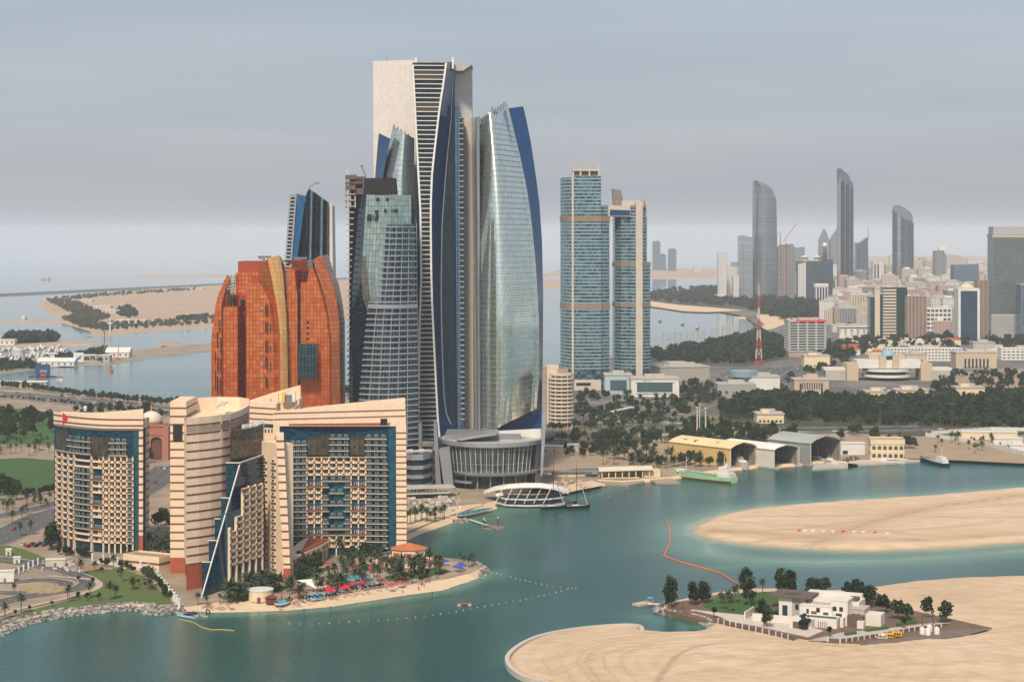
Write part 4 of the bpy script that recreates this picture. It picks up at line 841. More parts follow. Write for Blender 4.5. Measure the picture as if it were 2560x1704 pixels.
for k in range(20): v = 1080+k*14.9; slab('stripe', [(989.8,v),(1016+k*.04,v),(1016+k*.04,v+2.9),(989.8,v+2.9)], YE-.75, YE+24.1, STRIPE, HE, uv=False, kx=-.065)
for v, w in ((1029,2.6),(1044,2.4),(1047,0)):
    if w: slab('stripe', [(684,v+3),(1013.5,v-6),(1013.5,v-6+w),(684,v+3+w)], YE-.8, YE, STRIPE, HE, uv=False, kx=-.065)
slab('terracotta_band', [(722,1059),(975,1056),(975,1062.5),(722,1062.5)], YE-.9, YE, TERRA, HE, uv=False, kx=-.065)
slab('shaft_opening', [(951,1046),(968,1046),(968,1062),(951,1062)], YE-1, YE+.2, MATS['dark_void'], HE, kx=-.065)
def fe(u): return (XU(u, ce(u)), ce(u)-1.5)
fr0, fhE = 6.6, 3.31
ge = np.linspace(768, 915, 9); pe = [fe(u) for u in ge]; lbp = [fe(u) for u in np.linspace(722, 768, 4)]; rbp = [fe(u) for u in np.linspace(915, 971, 4)]
for i in (0, 1, 2, 3, 4, 5, 6, 7, 8):
    if i in (3, 5): zz0 = [(fr0-.6, fr0+2*fhE+.3), (fr0+12*fhE-.4, fr0+15*fhE)]
    elif i == 4: zz0 = [(2, fr0+2*fhE+.3), (fr0+12*fhE-.4, fr0+15*fhE)]
    elif i in (1, 7): zz0 = [(2, fr0+15*fhE)]
    else: zz0 = [(2, fr0+15*fhE)]
    for a, b in zz0: pier(HE, pe[i], 1, 0, a, b, fhE, .72, .15, zref=fr0 if a < 10 else fr0+12*fhE)
for r in range(15):
    z = fr0+(14-r)*fhE
    void = r in (3, 4, 7, 8, 11, 12); mid = 3 <= r <= 12
    for i in range(3):
        put_cell(HE, cell_mesh(math.dist(lbp[i], lbp[i+1]), fhE, 't'), lbp[i], lbp[i+1], z); put_cell(HE, cell_mesh(math.dist(rbp[i], rbp[i+1]), fhE, 't'), rbp[i], rbp[i+1], z)
    for i in range(8):
        if mid and 2 <= i <= 5:
            if not (r % 4 == 1 and i in (2, 5)) and not (r % 2 == 0 and i in (3, 4)): put_cell(HE, cell_mesh(math.dist(pe[i], pe[i+1]), fhE, 't'), pe[i], pe[i+1], z)
        elif void:
            if r in (4, 8, 12) and i in (0, 6): put_cell(HE, cell_mesh(math.dist(pe[i], pe[i+2]), fhE*2, 'r'), pe[i], pe[i+2], z)
        else: put_cell(HE, cell_mesh(math.dist(pe[i], pe[i+1]), fhE, 'b'), pe[i], pe[i+1], z)
for r in range(4):
    z = fr0+(15+r)*fhE+.2
    for (u0, u1, n) in ((726,768,3), (824,874,3), (913,968,3)):
        if r == 3 and u0 < 800: continue
        for i in range(n): put_cell(HE, cell_mesh(XU(u1, YE)/n-XU(u0, YE)/n, fhE, 't'), fe(u0+(u1-u0)*i/n), fe(u0+(u1-u0)*(i+1)/n), z)
for (u0, u1) in ((769,824), (876,912)): pwall(HE, 'bronze_bay', BRZ, [(fe(u)[0], fe(u)[1]+.6) for u in np.linspace(u0, u1, 5)], fr0+15*fhE+1, fr0+18.5*fhE)
pwall(HE, 'teal_bay', HGT, [(fe(u)[0], fe(u)[1]+1.2) for u in np.linspace(834, 876, 5)], fr0+2*fhE, fr0+12*fhE)
pwall(HE, 'teal_bay', HGT, [(fe(u)[0], fe(u)[1]+1.2) for u in np.linspace(972, 990, 4)], 2, ZE(1064))
# link wall and the rear wing with its sweeping parapet
HL = root0('hotel_wing', 'rear hotel wing with sweeping cream parapet rising above the link between both wings', 'hotel')
slab('link_wall', [(620,1003),(690,1010),(690,1100),(640,1100),(620,1062)], 1062, 1072, CREAM, HL)
for v in (1020, 1034, 1048): slab('stripe', [(621,v-4),(690,v),(690,v+3),(621,v-1)], 1061.8, 1063, STRIPE, HL, uv=False)
slab('link_window', [(622,1056),(684,1060),(684,1068),(622,1064)], 1061.6, 1063, HGT, HL)
for u in (654, 662, 670, 678): slab('window', [(u,1072),(u+3,1072),(u+3,1080),(u,1080)], 1061.6, 1063, PANE, HL, uv=False)
cr = [(585,1016,1098),(610,1006,1094),(640,995,1090),(680,982,1088),(715,972,1086),(740,965,1085),(751,962,1084)]
mb = MB(); mb.loft([[P(u, v+34, Y) for u, v, Y in cr], [P(u, v, Y) for u, v, Y in cr], [tuple(Vector(P(u, v, Y))+Vector((0, 1.2, 0))) for u, v, Y in cr], [tuple(Vector(P(u, v+34, Y))+Vector((0, 1.2, 0))) for u, v, Y in cr]]); mb.build('parapet', CREAMP, HL)
cr2 = [(751,962,1084),(752,975,1080),(750,990,1074),(735,1003,1069),(715,1010,1066),(684,1016,1063)]
mb = MB(); mb.loft([[P(u, v+46, Y) for u, v, Y in cr2], [P(u, v+(16 if i else 0), Y) for i, (u, v, Y) in enumerate(cr2)]]); mb.build('parapet', CREAMP, HL)
for k, dv in enumerate((20, 30)):
    mb = MB(); mb.loft([[tuple(Vector(P(u, v+dv+3, Y))+Vector((.2, -.3, 0))) for u, v, Y in cr2[1:]], [tuple(Vector(P(u, v+dv, Y))+Vector((.2, -.3, 0))) for u, v, Y in cr2[1:]]]); mb.build('stripe', STRIPE, HL)
slab('body', [(600,1022),(748,1000),(748,1110),(600,1110)], 1078, 1096, CREAMP, HL)
for k, (u, v, w, h) in enumerate(((690,992,14,8), (710,988,10,7), (722,992,18,5), (735,986,8,8), (668,1000,20,5))):
    x, y, zz = P(u, v, 1076); MB().obox((x, y), w/4.5, 3, zz-4, zz+h/4.5, 0).build('roof_plant', (CREAMP, M('yellow_plant', (0.6,0.42,0.05)), STEELD, WFR, CREAMP)[k], HL)
# ---------- arcade, poolside restaurant, low annexe
AR = root0('pool_arcade', 'low curved arcade with terracotta panels joining the hotel wings at the pool', 'arcade')
arc_p = [(XU(u, Y), Y) for u, Y in ((727,992),(752,1004),(778,1018),(803,1034),(822,1050))]
me = MB().prism(arc_p+[(XU(760,1052),1056),(XU(727,1020),1020)], 9.5, 12).mesh('roof_slab', CREAMP); link('roof_slab', me, AR)
MB().prism(arc_p[1:]+[(XU(770,1050),1050)], 12, 12.8).build('roof_terrace', TERRA, AR)
pband(AR, 'fascia', CREAMP, arc_p, 8.0, 3.8, .5); 
for i in range(4):
    for s in (.2, .6):
        a, b = Vector(arc_p[i]), Vector(arc_p[i+1]); q = a+(b-a)*s; d = b-a
        MB().obox((q.x+d.y/d.length*.55, q.y-d.x/d.length*.55), d.length*.26, .2, 9, 10.6, math.atan2(d.y, d.x)).build('panel', TERRA, AR); MB().obox((q.x, q.y), 1, 1, 2, 8.2, math.atan2(d.y, d.x)).build('column', CREAMP, AR)
pwall(AR, 'glazing', G_NAVY, [(x, y+4) for x, y in arc_p], 2, 8)
RS = empty('beach_restaurant', (*G(1022,1412,GZ)[:2], GZ), 'octagonal beach restaurant with orange hipped roof beside the pool', 'restaurant')
octo = [(9.5*math.cos(math.pi/8+i*math.pi/4), 8.5*math.sin(math.pi/8+i*math.pi/4)) for i in range(8)]
MB().prism(octo, 0, 9.2).build('wall', CREAMP, RS)
mb = MB(); oo = [(x*1.1, y*1.1, 9.2) for x, y in octo]; mb.add(oo+[(0, 0, 12.2)], [(i, (i+1) % 8, 8) for i in range(8)]+[tuple(range(8))[::-1]]); mb.build('roof', M('orange_tiles', (0.46,0.15,0.06), (0.38,0.12,0.05), .6), RS)
for i in range(4, 8):
    a, b = Vector(octo[i]), Vector(octo[(i+1) % 8]); q = (a+b)/2*1.01; d = b-a; MB().obox(q, d.length*.66, .3, 5.6, 7.4, math.atan2(d.y, d.x)).build('panel', TERRA, RS)
low = [(14.5*math.cos(math.pi/8+i*math.pi/4), 12.5*math.sin(math.pi/8+i*math.pi/4)) for i in range(8)]
MB().prism(low, 0, 4.4).build('terrace_wing', CREAMP, RS)
for i in range(4, 8):
    a, b = Vector(low[i]), Vector(low[(i+1) % 8]); d = b-a
    for s in (.25, .75): q = (a+d*s)*1.01; MB().obox(q, d.length*.3, .3, 2.8, 3.9, math.atan2(d.y, d.x)).build('panel', TERRA, RS); MB().obox((a+d*s)*1.005, d.length*.2, .25, .2, 2.3, math.atan2(d.y, d.x)).build('opening', PANE, RS)
mb = MB(); 
for k in range(6): mb.bar((-26+k*4, -2, 1.5+k*1.1), (-26+k*4, 4, 1.5+k*1.1), .15)
mb.bar((-27,-2,2.4),(-4,-2,8.5),.25); mb.bar((-27,4,2.4),(-4,4,8.5),.25); mb.bar((-27,-2,3.6),(-4,-2,9.6),.12); mb.build('stair', STEELD, RS)
MB().obox((-20, 3), 22, 8, 0, 4.2).build('side_wing', CREAMP, RS)
AN = empty('hotel_annexe', (*G(372,1420,GZ)[:2], GZ), 'low beige annexe with brown bands behind the garden wall', 'building')
a = math.radians(-28); MB().obox((0, 0), 24, 13, 0, 7, a).build('wall', CREAMP, AN); MB().obox((0, 0), 22.4, 11.4, 7, 7.01, a).build('roof', DUST, AN)
for s in (-1, 1): MB().obox((-s*6.2*math.sin(a), s*6.2*math.cos(a)), 24, .5, 7, 7.8, a).build('parapet', CREAMP, AN); MB().obox((s*11.7*math.cos(a), s*11.7*math.sin(a)), .5, 12.2, 7, 7.8, a).build('parapet', CREAMP, AN)
MB().obox((0, 0), 24.3, 13.3, 3.6, 4.6, a).build('band', STRIPE, AN)
# ------------------------------------------------------------------ podium of the towers, pavilion, sheds, villa
def bx(parent, name, mat, c, L, Wd, z0, z1, a=0): return MB().obox(c, L, Wd, z0, z1, a).build(name, mat, parent)
def patch(name, outline, z, mat, kind='structure', label=None, cat=None):
    pts = [G(u, v, z) for u, v in outline] if len(outline[0]) == 2 else outline
    hi = [(p[0], p[1], z) for p in pts]; t = tessellate_polygon([[Vector(p) for p in hi]]); fs = []
    for a, b, c in t:
        A, B, C = (Vector(hi[k]) for k in (a, b, c)); fs.append((a, b, c) if (B-A).cross(C-A).z > 0 else (a, c, b))
    o = MB().add(hi, fs).build(name, mat); return tag(o, label, cat, kind=kind)
WB_ = M('off_white', (0.5,0.5,0.49))
WHITE = M('white_paint', (0.62,0.61,0.585), (0.53,0.52,0.50), 0.2, 0.6)
DARKG = M('dark_glazing', (0.012,0.02,0.028), (0.03,0.045,0.055), 0.15, 0.12, 0.2, spec=.6)
GREYP = M('grey_panel', (0.26,0.27,0.30), (0.21,0.22,0.25), 0.08, 0.5, 0.3)
PD = root0('tower_podium', 'grey curved glass podium drum at the foot of the towers', 'podium')
pcx, pcy = XU(1228,1378), 1378
def dr(a, rx=37.5, ry=47): return (pcx+rx*math.cos(a), pcy+ry*math.sin(a))
def drum(name, a0, a1, z0, z1, mat, rx0=37.5, ry0=47, rx1=None, ry1=None, n=28, thick=0):
    rx1 = rx0 if rx1 is None else rx1; ry1 = ry0 if ry1 is None else ry1
    aa = np.linspace(math.radians(a0), math.radians(a1), n+1)
    r = [[(*dr(a, rx0, ry0), z0) for a in aa], [(*dr(a, rx1, ry1), z1) for a in aa]]
    if thick: r = [[(*dr(a, rx0-thick, ry0-thick), z0) for a in aa]]+r+[[(*dr(a, rx1-thick, ry1-thick), z1) for a in aa]]
    me = MB().loft(r).mesh(name, mat, True if not thick else False); rings_uv(me, [a*40 for a in aa]); return link(name, me, PD)
PGL = MG('podium_glass', (0.05,0.07,0.075), (0.12,0.14,0.14), (0.30,0.31,0.31), 3.6, 9.5, 0.35, 0.08, 0.5, .6, wob=.03)
drum('glazing', 195, 335, 12, 32, PGL, 33.5, 43, 36, 45.5)
drum('roof_rim', 180, 360, 31.5, 34.2, STEEL, 38.5, 48.5, 38.5, 48.5, thick=3)
MB().prism([dr(a, 37, 47) for a in np.linspace(0, 2*math.pi, 36, endpoint=False)], 31.6, 33).build('roof_deck', CONC2, PD)
drum('canopy', 198, 342, 11.5, 13.2, STEEL, 37.5, 47.5, 38.5, 48.5, thick=6)
drum('lower_glazing', 190, 350, 2, 11.6, DARKG, 32, 41); drum('terrace', 200, 250, 6.3, 7.3, STEEL, 39, 49, thick=8)
drum('wall', 178, 205, 2, 31.6, GREYP, 37, 48, 37.4, 47.5); drum('wall', 328, 372, 2, 31.6, GREYP, 36.5, 47, 38, 48)
for i in range(19):
    a = math.radians(208+i*6.4); p, q = dr(a, 33.7, 43.3), dr(a, 36.2, 45.8); MB().bar((*p, 12), (*q, 32), .22).build('mullion', WFR, PD)
for i in range(9): a = math.radians(206+i*16); MB().bar((*dr(a, 33, 43), 2), (*dr(a, 33, 43), 12), .6, n=8).build('column', GREYP, PD)
slab('fin', [(1356,1030),(1366,1027),(1362,1103),(1356,1189),(1351,1189)], 1345, 1372, STEEL, PD)
slab('pier', [(1097,1125),(1124,1120),(1135,1226),(1112,1226)], 1334, 1350, GREYP, PD); slab('pier', [(1046,1056),(1054,1058),(1056,1226),(1048,1226)], 1350, 1360, STEELD, PD); slab('pier', [(1084,1056),(1091,1060),(1104,1226),(1090,1226)], 1345, 1362, GREYP, PD)
bx(PD, 'setback_block', GREYP, (pcx-6, pcy+14), 54, 44, 33, 36)
slab('roof_canopy', [(1140,1096),(1200,1086),(1244,1082),(1240,1087),(1150,1101)], 1352, 1380, STEEL, PD); slab('roof_wall', [(1240,1078),(1352,1072),(1352,1096),(1244,1086)], 1382, 1386, WHITE, PD)
LP = root0('banded_podium', 'low grey podium with rounded banded floors left of the glass drum, beside the hotel wing', 'podium')
LP['label'] = 'low grey podium with rounded banded floors between the hotel wing and the glass drum'
lpp = [(XU(u, Y), Y) for u, Y in ((1000,1330),(1030,1322),(1058,1324),(1076,1334),(1086,1350),(1088,1372),(1000,1372))]
for k in range(4): MB().prism(lpp, 4.5+k*6.4, 6.9+k*6.4+(1.5 if k == 3 else 0)).build('floor_band', STEEL, LP)
MB().prism(offs(lpp, -1.4), 2, 28).build('glazing', DARKG, LP)
for k in range(7): x, y = XU(1018+k*9, 1340), 1338+k; bx(LP, 'roof_plant', WHITE, (x, y), 3, 2, 27, 28.6+random.random(), .3)
# white shell pavilion over the water
PV = root0('waterside_pavilion', 'white shell-roofed restaurant pavilion over the water beside two black yachts', 'pavilion')
fe_ = [(1209,1230,1290),(1235,1222,1270),(1270,1216,1262),(1310,1214,1259),(1350,1214,1259),(1385,1219,1262),(1408,1226,1268),(1422,1230,1276)]
be_ = [(1211,1229,1291),(1240,1216,1292),(1275,1210,1296),(1310,1207,1298),(1350,1207,1298),(1385,1211,1297),(1410,1217,1292),(1426,1224,1284)]
ru = [P(*a) for a in fe_]; rbk = [P(*a) for a in be_]; mid = [tuple((Vector(a)+Vector(b))/2+Vector((0, 0, 1.2))) for a, b in zip(ru, rbk)]
lo = lambda r, d: [(x, y, z-d) for x, y, z in r]
MB().loft([lo(ru, 1.3), ru, mid, rbk, lo(rbk, .6), lo(mid, .6), lo(ru, 1.3)]).build('shell_roof', WHITE, PV, smooth=True)
hullp = [(XU(1236,1276),1276),(XU(1262,1262),1262),(XU(1320,1259),1258),(XU(1380,1262),1262),(XU(1412,1270),1270),(XU(1405,1296),1296),(XU(1250,1298),1298)]
for k, (z0, z1, m, d) in enumerate(((-1, .4, DARKG, -1.5), (.8, 1.8, WHITE, 0), (1.8, 4.8, DARKG, -1), (4.8, 5.6, WHITE, -.6), (5.6, 8.2, DARKG, -1.8))): MB().prism(offs(hullp, d), z0, z1).build(('pontoon', 'deck_rim', 'glazing', 'deck_rim', 'glazing')[k], m, PV)
MB().prism(offs(hullp, -3), 8.2, 8.5).build('upper_deck', M('warm_deck', (0.5,0.4,0.3)), PV)
mb = MB(); rr = [P(u, v, Y) for u, v, Y in ((1240,1240,1268),(1265,1237,1268),(1300,1234,1268),(1325,1232,1272))]; rt = [P(u, v, Y) for u, v, Y in ((1238,1226,1275),(1265,1218,1268),(1300,1217,1264),(1327,1217,1268))]; mb.loft([rr, rt]); mb.build('curved_wall', M('pale_shell', (0.6,0.57,0.5)), PV, smooth=True)
for u in (1248, 1272, 1296, 1320, 1344, 1368): MB().bar(P(u-10,1258,1258), P(u+10,1218,1261), .28).build('strut', WFR, PV)
for i in range(26): x, y = XU(random.uniform(1330,1405),1278), random.uniform(1268, 1292); bx(PV, 'table', M('tan_seat', (0.45,0.34,0.24)), (x, y), 1.2, 1.2, 8.5, 9.3, random.random())
# sheds on the quay
def shed(label, fl, ang, L, Wd, eave, ridge, wm, rm, panels=0):
    """fl: front corner nearest the pictured long wall; opening faces along ang; long axis runs back from it"""
    R = empty('boat_shed', (fl[0], fl[1], 1.0), label, 'boat shed', rz=ang)   # local: x across the front, y back along the shed
    t = .5
    MB().box(0, t, 0, L, 0, eave).build('side_wall', wm, R); MB().box(Wd-t, Wd, 0, L, 0, eave).build('side_wall', wm, R)
    mb = MB(); mb.add([(t,L-t,0),(Wd-t,L-t,0),(Wd-t,L-t,eave),(Wd/2,L-t,ridge),(t,L-t,eave)], [(0,1,2,3,4)]); mb.build('end_wall', wm, R)
    mb = MB(); pr = [(-.6,eave-.2),(Wd*.18,eave+(ridge-eave)*.55),(Wd/2,ridge),(Wd*.82,eave+(ridge-eave)*.55),(Wd+.6,eave-.2)]
    mb.loft([[(x, -.8, z+.5) for x, z in pr], [(x, L+.3, z+.5) for x, z in pr], [(x, L+.3, z) for x, z in pr], [(x, -.8, z) for x, z in pr], [(x, -.8, z+.5) for x, z in pr]]); mb.build('roof', rm, R)
    rib = MB(); n = 12
    for k in range(n+1):
        y = L*k/n*.98+.3
        for x in (t+.15, Wd-t-.45): rib.box(x, x+.3, y, y+.35, 0, eave)
    for z in (3, 6, 9, 12): rib.box(Wd-t-.25, Wd-t-.05, 0, L, z, z+.25); rib.box(t, t+.2, 0, L, z, z+.25)
    rib.build('rib_frame', M('shed_rib', (0.30,0.29,0.27)), R)
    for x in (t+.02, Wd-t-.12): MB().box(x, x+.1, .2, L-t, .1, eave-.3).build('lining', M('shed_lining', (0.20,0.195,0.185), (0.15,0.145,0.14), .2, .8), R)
    MB().box(0, Wd, 1, L, -1.2, -.9).build('slip_water_edge', CONC2, R)
    for x in (t, Wd-2): MB().box(x-.5, x+1.9, -4, L, -1.5, .15).build('quay_strip', CONC2, R)
    MB().bar((-.2,-.9,0), (-.2,-.9,eave), .3).build('door_post', WFR, R); MB().bar((Wd+.2,-.9,0), (Wd+.2,-.9,eave), .3).build('door_post', WFR, R)
    for (x, y, w, l) in panels or (): MB().box(x, x+w, y, y+l, eave+(ridge-eave)*.75, ridge-.4).build('torn_panel', STEELD, R)
    return R
SA = math.radians(40)
YEL = M('ochre_sheet', (0.58,0.41,0.17), (0.52,0.36,0.15), 0.1, 0.7); YELR = M('pale_ochre_roof', (0.70,0.55,0.30), (0.60,0.46,0.25), 0.08, 0.7)
WSH = M('white_sheet', (0.60,0.58,0.52), (0.5,0.48,0.43), 0.08, 0.7); GRS = M('grey_sheet', (0.26,0.28,0.27), (0.20,0.21,0.21), 0.1, 0.7)
s1 = shed('ochre boat shed with torn roof panels behind the green tanker', G(1825,1171,1), SA, 66, 29, 15.0, 19, YEL, YELR)
for (y, x) in ((40, 3), (52, 4), (18, 5), (30, 9)): MB().box(x, x+9, y, y+1.4, 15.8, 18.0+x*.05).build('torn_panel', STEELD, s1)
shed('white boat shed with dark open mouth between the ochre and the grey sheds', G(1934,1169,1), SA, 58, 28, 13.6, 16.5, WSH, M('white_roof_sheet', (0.72,0.71,0.66), (0.62,0.6,0.55), .06, .7))
shed('grey boat shed with high pitched roof sheltering a white motor yacht', G(2025,1161,1), SA, 44, 36, 16, 21, GRS, M('grey_green_roof', (0.33,0.36,0.34), (0.27,0.29,0.28), .06, .6))
for (u0, v0, u1, v1) in ((1890,1176,2030,1180), (2030,1168,2134,1168)): pass
# arcaded house on the quay
AH = empty('arcaded_house', (*G(2178,1150,1.5)[:2], 1.5), 'cream two-storey house with rows of arches on the quay', 'house', rz=math.radians(-6))
CRM = M('cream_stucco', (0.66,0.55,0.38), (0.58,0.47,0.32), .2, .8)
MB().box(0, 25.5, 0, 20, 0, 15.2).build('wall', M('painted_arcade_shade', (0.10,0.08,0.06)), AH)  # house core coloured dark to stand for the shade behind the arches
for z in (0, 6.2, 12.8): MB().box(-.7, 26.2, -.7, 20.7, z, z+(1.0 if z < 12 else 2.6)).build('cornice', CRM, AH)
def arch_panel(w, h, ow, oh, d=.5, n=8):
    """front panel with a round-headed opening, local x 0..w"""
    mb = MB(); x0, x1 = (w-ow)/2, (w+ow)/2; r = ow/2; sp = oh-r
    top = [(w/2-r*math.cos(math.pi*i/n), sp+r*math.sin(math.pi*i/n)) for i in range(n+1)]
    fr = [(0,0),(x0,0)]+top+[(x1,0),(w,0),(w,h),(0,h)]
    t = tessellate_polygon([[Vector((x, z, 0)) for x, z in fr]])
    def ori(tr):
        A, B, C = (fr[k] for k in tr); return tr if (B[0]-A[0])*(C[1]-A[1])-(C[0]-A[0])*(B[1]-A[1]) > 0 else tr[::-1]
    tr = [ori(tuple(x)) for x in t]; n2 = len(fr)
    mb.add([(x, 0, z) for x, z in fr], tr); mb.add([(x, 0, z) for x, z in fr]+[(x, d, z) for x, z in fr], [(i, n2+i, n2+(i+1) % n2, (i+1) % n2) for i in range(n2)]); return mb
am = arch_panel(25.5/6, 5.2, 2.9, 4.4).mesh('arch', CRM); am2 = arch_panel(20/5, 5.2, 2.2, 3.6).mesh('arch', CRM)
for z in (1.0, 7.2):
    for i in range(6): link('arch', am, AH, (i*25.5/6, -.55, z)); MB().box(i*25.5/6+.7, i*25.5/6+3.5, -.3, -.2, z, z+1.1).build('balustrade', CRM, AH)
    for i in range(5): o = link('arch', am2, AH, (-.55, (i+1)*4, z)); o.rotation_euler = (0, 0, -math.pi/2)
MB().box(-.7, 26.2, -.7, 20.7, 15.4, 15.6).build('roof', DUST, AH)
for q in ((-.7,26.2,-.7,-.2),(-.7,-.2,-.2,20.2),(25.7,26.2,-.2,20.2),(-.7,26.2,20.2,20.7)): MB().box(*q, 15.6, 16.6).build('parapet', CRM, AH)
AX = empty('quay_annexe', (*G(2160,1140,1.5)[:2], 1.5), 'white low annexe behind the arcaded house', 'building'); MB().box(-22, 2, 6, 16, 0, 9.5).build('wall', WHITE, AX); MB().box(-22.4, 2.4, 5.6, 16.4, 9.5, 10).build('roof', WFR, AX); MB().box(-16, -12, 5.9, 6, 1, 4).build('door', PANE, AX)
# boat pavilion with flat cream roof
BP = empty('boat_shelter', (*G(1568,1195,1.2)[:2], 1.2), 'open boat shelter with flat cream roof on the stone jetty', 'boat shelter', rz=.12)
mb = MB(); mb.add([(-22,-7,6.0),(18,-7,6.6),(20,9,7.4),(-20,9,6.8),(-22,-7,6.6),(18,-7,7.2),(20,9,8.0),(-20,9,7.4)], [(3,2,1,0),(4,5,6,7),(0,1,5,4),(1,2,6,5),(2,3,7,6),(3,0,4,7)]); mb.build('roof', M('cream_roof', (0.68,0.60,0.46), (0.6,0.52,0.4), .1, .8), BP)
for i in range(8): MB().box(-20+i*5, -19.3+i*5, -6, -5.3, 0, 6.2).build('post', CRM, BP)
MB().box(-20, 18, 7, 7.6, 0, 6.4).build('back_wall', CRM, BP); MB().box(12, 24, -3, 7, 0, 6).build('store_room', CRM, BP); MB().box(-20, 8, -5.6, -5.3, 0, 1.5).build('rail_wall', CRM, BP)
# jetties
JT = M('jetty_stone', (0.34,0.27,0.2), (0.25,0.2,0.16), .3, .9)
def deck(name, label, outline, z0, z1, mat, cat='jetty'):
    pts = [G(u, v, z1) for u, v in outline]; return tag(MB().prism([(p[0], p[1]) for p in pts], z0, z1).build(name, mat), label, cat)
deck('stone_jetty', 'tan stone jetty below the open boat shelter', [(1488,1200),(1590,1190),(1612,1203),(1570,1212),(1500,1206)], -1, 1.3, JT)
deck('stone_jetty', 'narrow stone jetty reaching from the boat shelter to the green tanker', [(1588,1196),(1640,1192),(1682,1196),(1700,1206),(1640,1206),(1625,1199)], -1, 1.1, JT)
deck('stone_quay', 'long stone quay in front of the arcaded house', [(2030,1170),(2040,1158),(2110,1156),(2145,1160),(2210,1157),(2300,1151),(2300,1146),(2120,1148),(2120,1166)], -1, 1.4, CONC2, 'quay')
# floating dock in the cove
FD = root0('floating_dock', 'wooden floating dock with white globe lamps in the cove', 'dock')
def fd(name, a, b, w, z0, z1, mat):
    A, B = G(*a, z1), G(*b, z1); c = ((A[0]+B[0])/2, (A[1]+B[1])/2); return bx(FD, name, mat, c, math.dist(A, B), w, z0, z1, math.atan2(B[1]-A[1], B[0]-A[0]))
WD = M('dock_wood', (0.30,0.20,0.15), (0.22,0.15,0.11), .8, .8)
fd('gangway', (1174,1297), (1216,1311), 1.6, 1.2, 1.5, WFR); fd('deck', (1209,1312), (1262,1317), 2.4, 0, .6, WD); fd('deck', (1214,1309), (1246,1321), 2.2, 0, .62, WD); fd('deck', (1209,1318), (1228,1322), 2, 0, .61, WD)
for u, v in ((1209,1312), (1212,1316), (1245,1310)):
    x, y, z = G(u, v); p = MB().bar((x, y, -1), (x, y, 3.6), .3, n=8).build('pile', MATS['dark_void'], FD); MB().lathe((x, y, 4.1), [(.02,-.5),(.5,-.3),(.5,.2),(.02,.5)], 8).build('globe', WHITE, p)
# ------------------------------------------------------------------ boats
def boat(name, label, stern, bow, beam, free, hull_m, deck_m, cat='boat', stripe=None, cabins=(), masts=(), group=None, sheer=.35, transom=.8, extra=None):
    a = math.atan2(bow[1]-stern[1], bow[0]-stern[0]); L = math.dist(stern[:2], bow[:2])
    R = empty(name, (stern[0], stern[1], 0), label, cat, group, rz=a)
    st = []
    for i in range(11):
        t = i/10; w = beam/2*(transom+(1-transom)*min(1, t*3))*(1 if t < .55 else max(.03, 1-((t-.55)/.45)**1.8)); h = free*(1+sheer*t*t*2)
        ov = L*(.06*t*t)
        st.append([(t*L+ov, -w, h), (t*L, -w*.86, .15), (t*L-.02, -w*.5, -.6), (t*L-.02, w*.5, -.6), (t*L, w*.86, .15), (t*L+ov, w, h)])
    MB().loft(st, cap=True).build('hull', hull_m, R)
    if stripe: MB().loft([[(p[1][0], p[1][1]*1.02, .05), (p[1][0], (p[1][1]+p[0][1])*.5*1.02, free*.35)] for p in st]).build('waterline', stripe, R); MB().loft([[(p[4][0], p[4][1]*1.02, .05), (p[4][0], (p[4][1]+p[5][1])*.5*1.02, free*.35)] for p in st]).build('waterline', stripe, R)
    MB().loft([[(p[0][0]*.995, p[0][1]*.94, p[0][2]-free*.12), (p[5][0]*.995, p[5][1]*.94, p[5][2]-free*.12)] for p in st]).build('deck', deck_m, R)
    for nm, x0, x1, w, z0, z1, m in cabins:
        d = min(.25*(z1-z0), .12*(x1-x0))
        mb = MB(); mb.add([(x0*L,-w/2,z0),(x1*L,-w/2,z0),(x1*L,w/2,z0),(x0*L,w/2,z0),(x0*L+d*.4,-w*.46,z1),(x1*L-d,-w*.46,z1),(x1*L-d,w*.46,z1),(x0*L+d*.4,w*.46,z1)], [(4,5,6,7),(0,1,5,4),(1,2,6,5),(2,3,7,6),(3,0,4,7)]); mb.build(nm, m, R)
    for x, z0, z1, r in masts: MB().bar((x*L, 0, z0), (x*L, 0, z1), r, n=6, r2=r*.6).build('mast', WFR, R)
    if extra: extra(R, L)
    return R
LG = M('light_green_hull', (0.36,0.60,0.32), (0.30,0.52,0.28), .2, .6); RUST = M('rust_red', (0.16,0.06,0.04), (0.1,0.05,0.04), .4, .8); BLK = M('black_hull', (0.012,0.012,0.014), rough=.3); GDK = M('grey_deck', (0.18,0.22,0.2), (0.13,0.16,0.15), .3, .8)
def tanker(R, L):
    for i in range(14): MB().bar((L*(.24+.045*i), -4.6, 3.6), (L*(.24+.045*i), -4.6, 4.9), .1).build('rail_post', WHITE, R)
    MB().bar((L*.2, -4.6, 4.9), (L*.86, -4.4, 5.2), .09).build('rail', WHITE, R); MB().bar((L*.2, 4.6, 4.9), (L*.86, 4.4, 5.2), .09).build('rail', WHITE, R)
    for y in (-1.2, 0, 1.2): MB().bar((L*.25, y, 4.2), (L*.8, y, 4.4), .2).build('pipe', GDK, R)
    MB().bar((L*.82, 0, 12), (L*.78, 0, 15), .2).build('derrick', WFR, R); MB().box(L*.1, L*.14, -1.2, 1.2, 10.5, 13.5).build('funnel', WHITE, R)
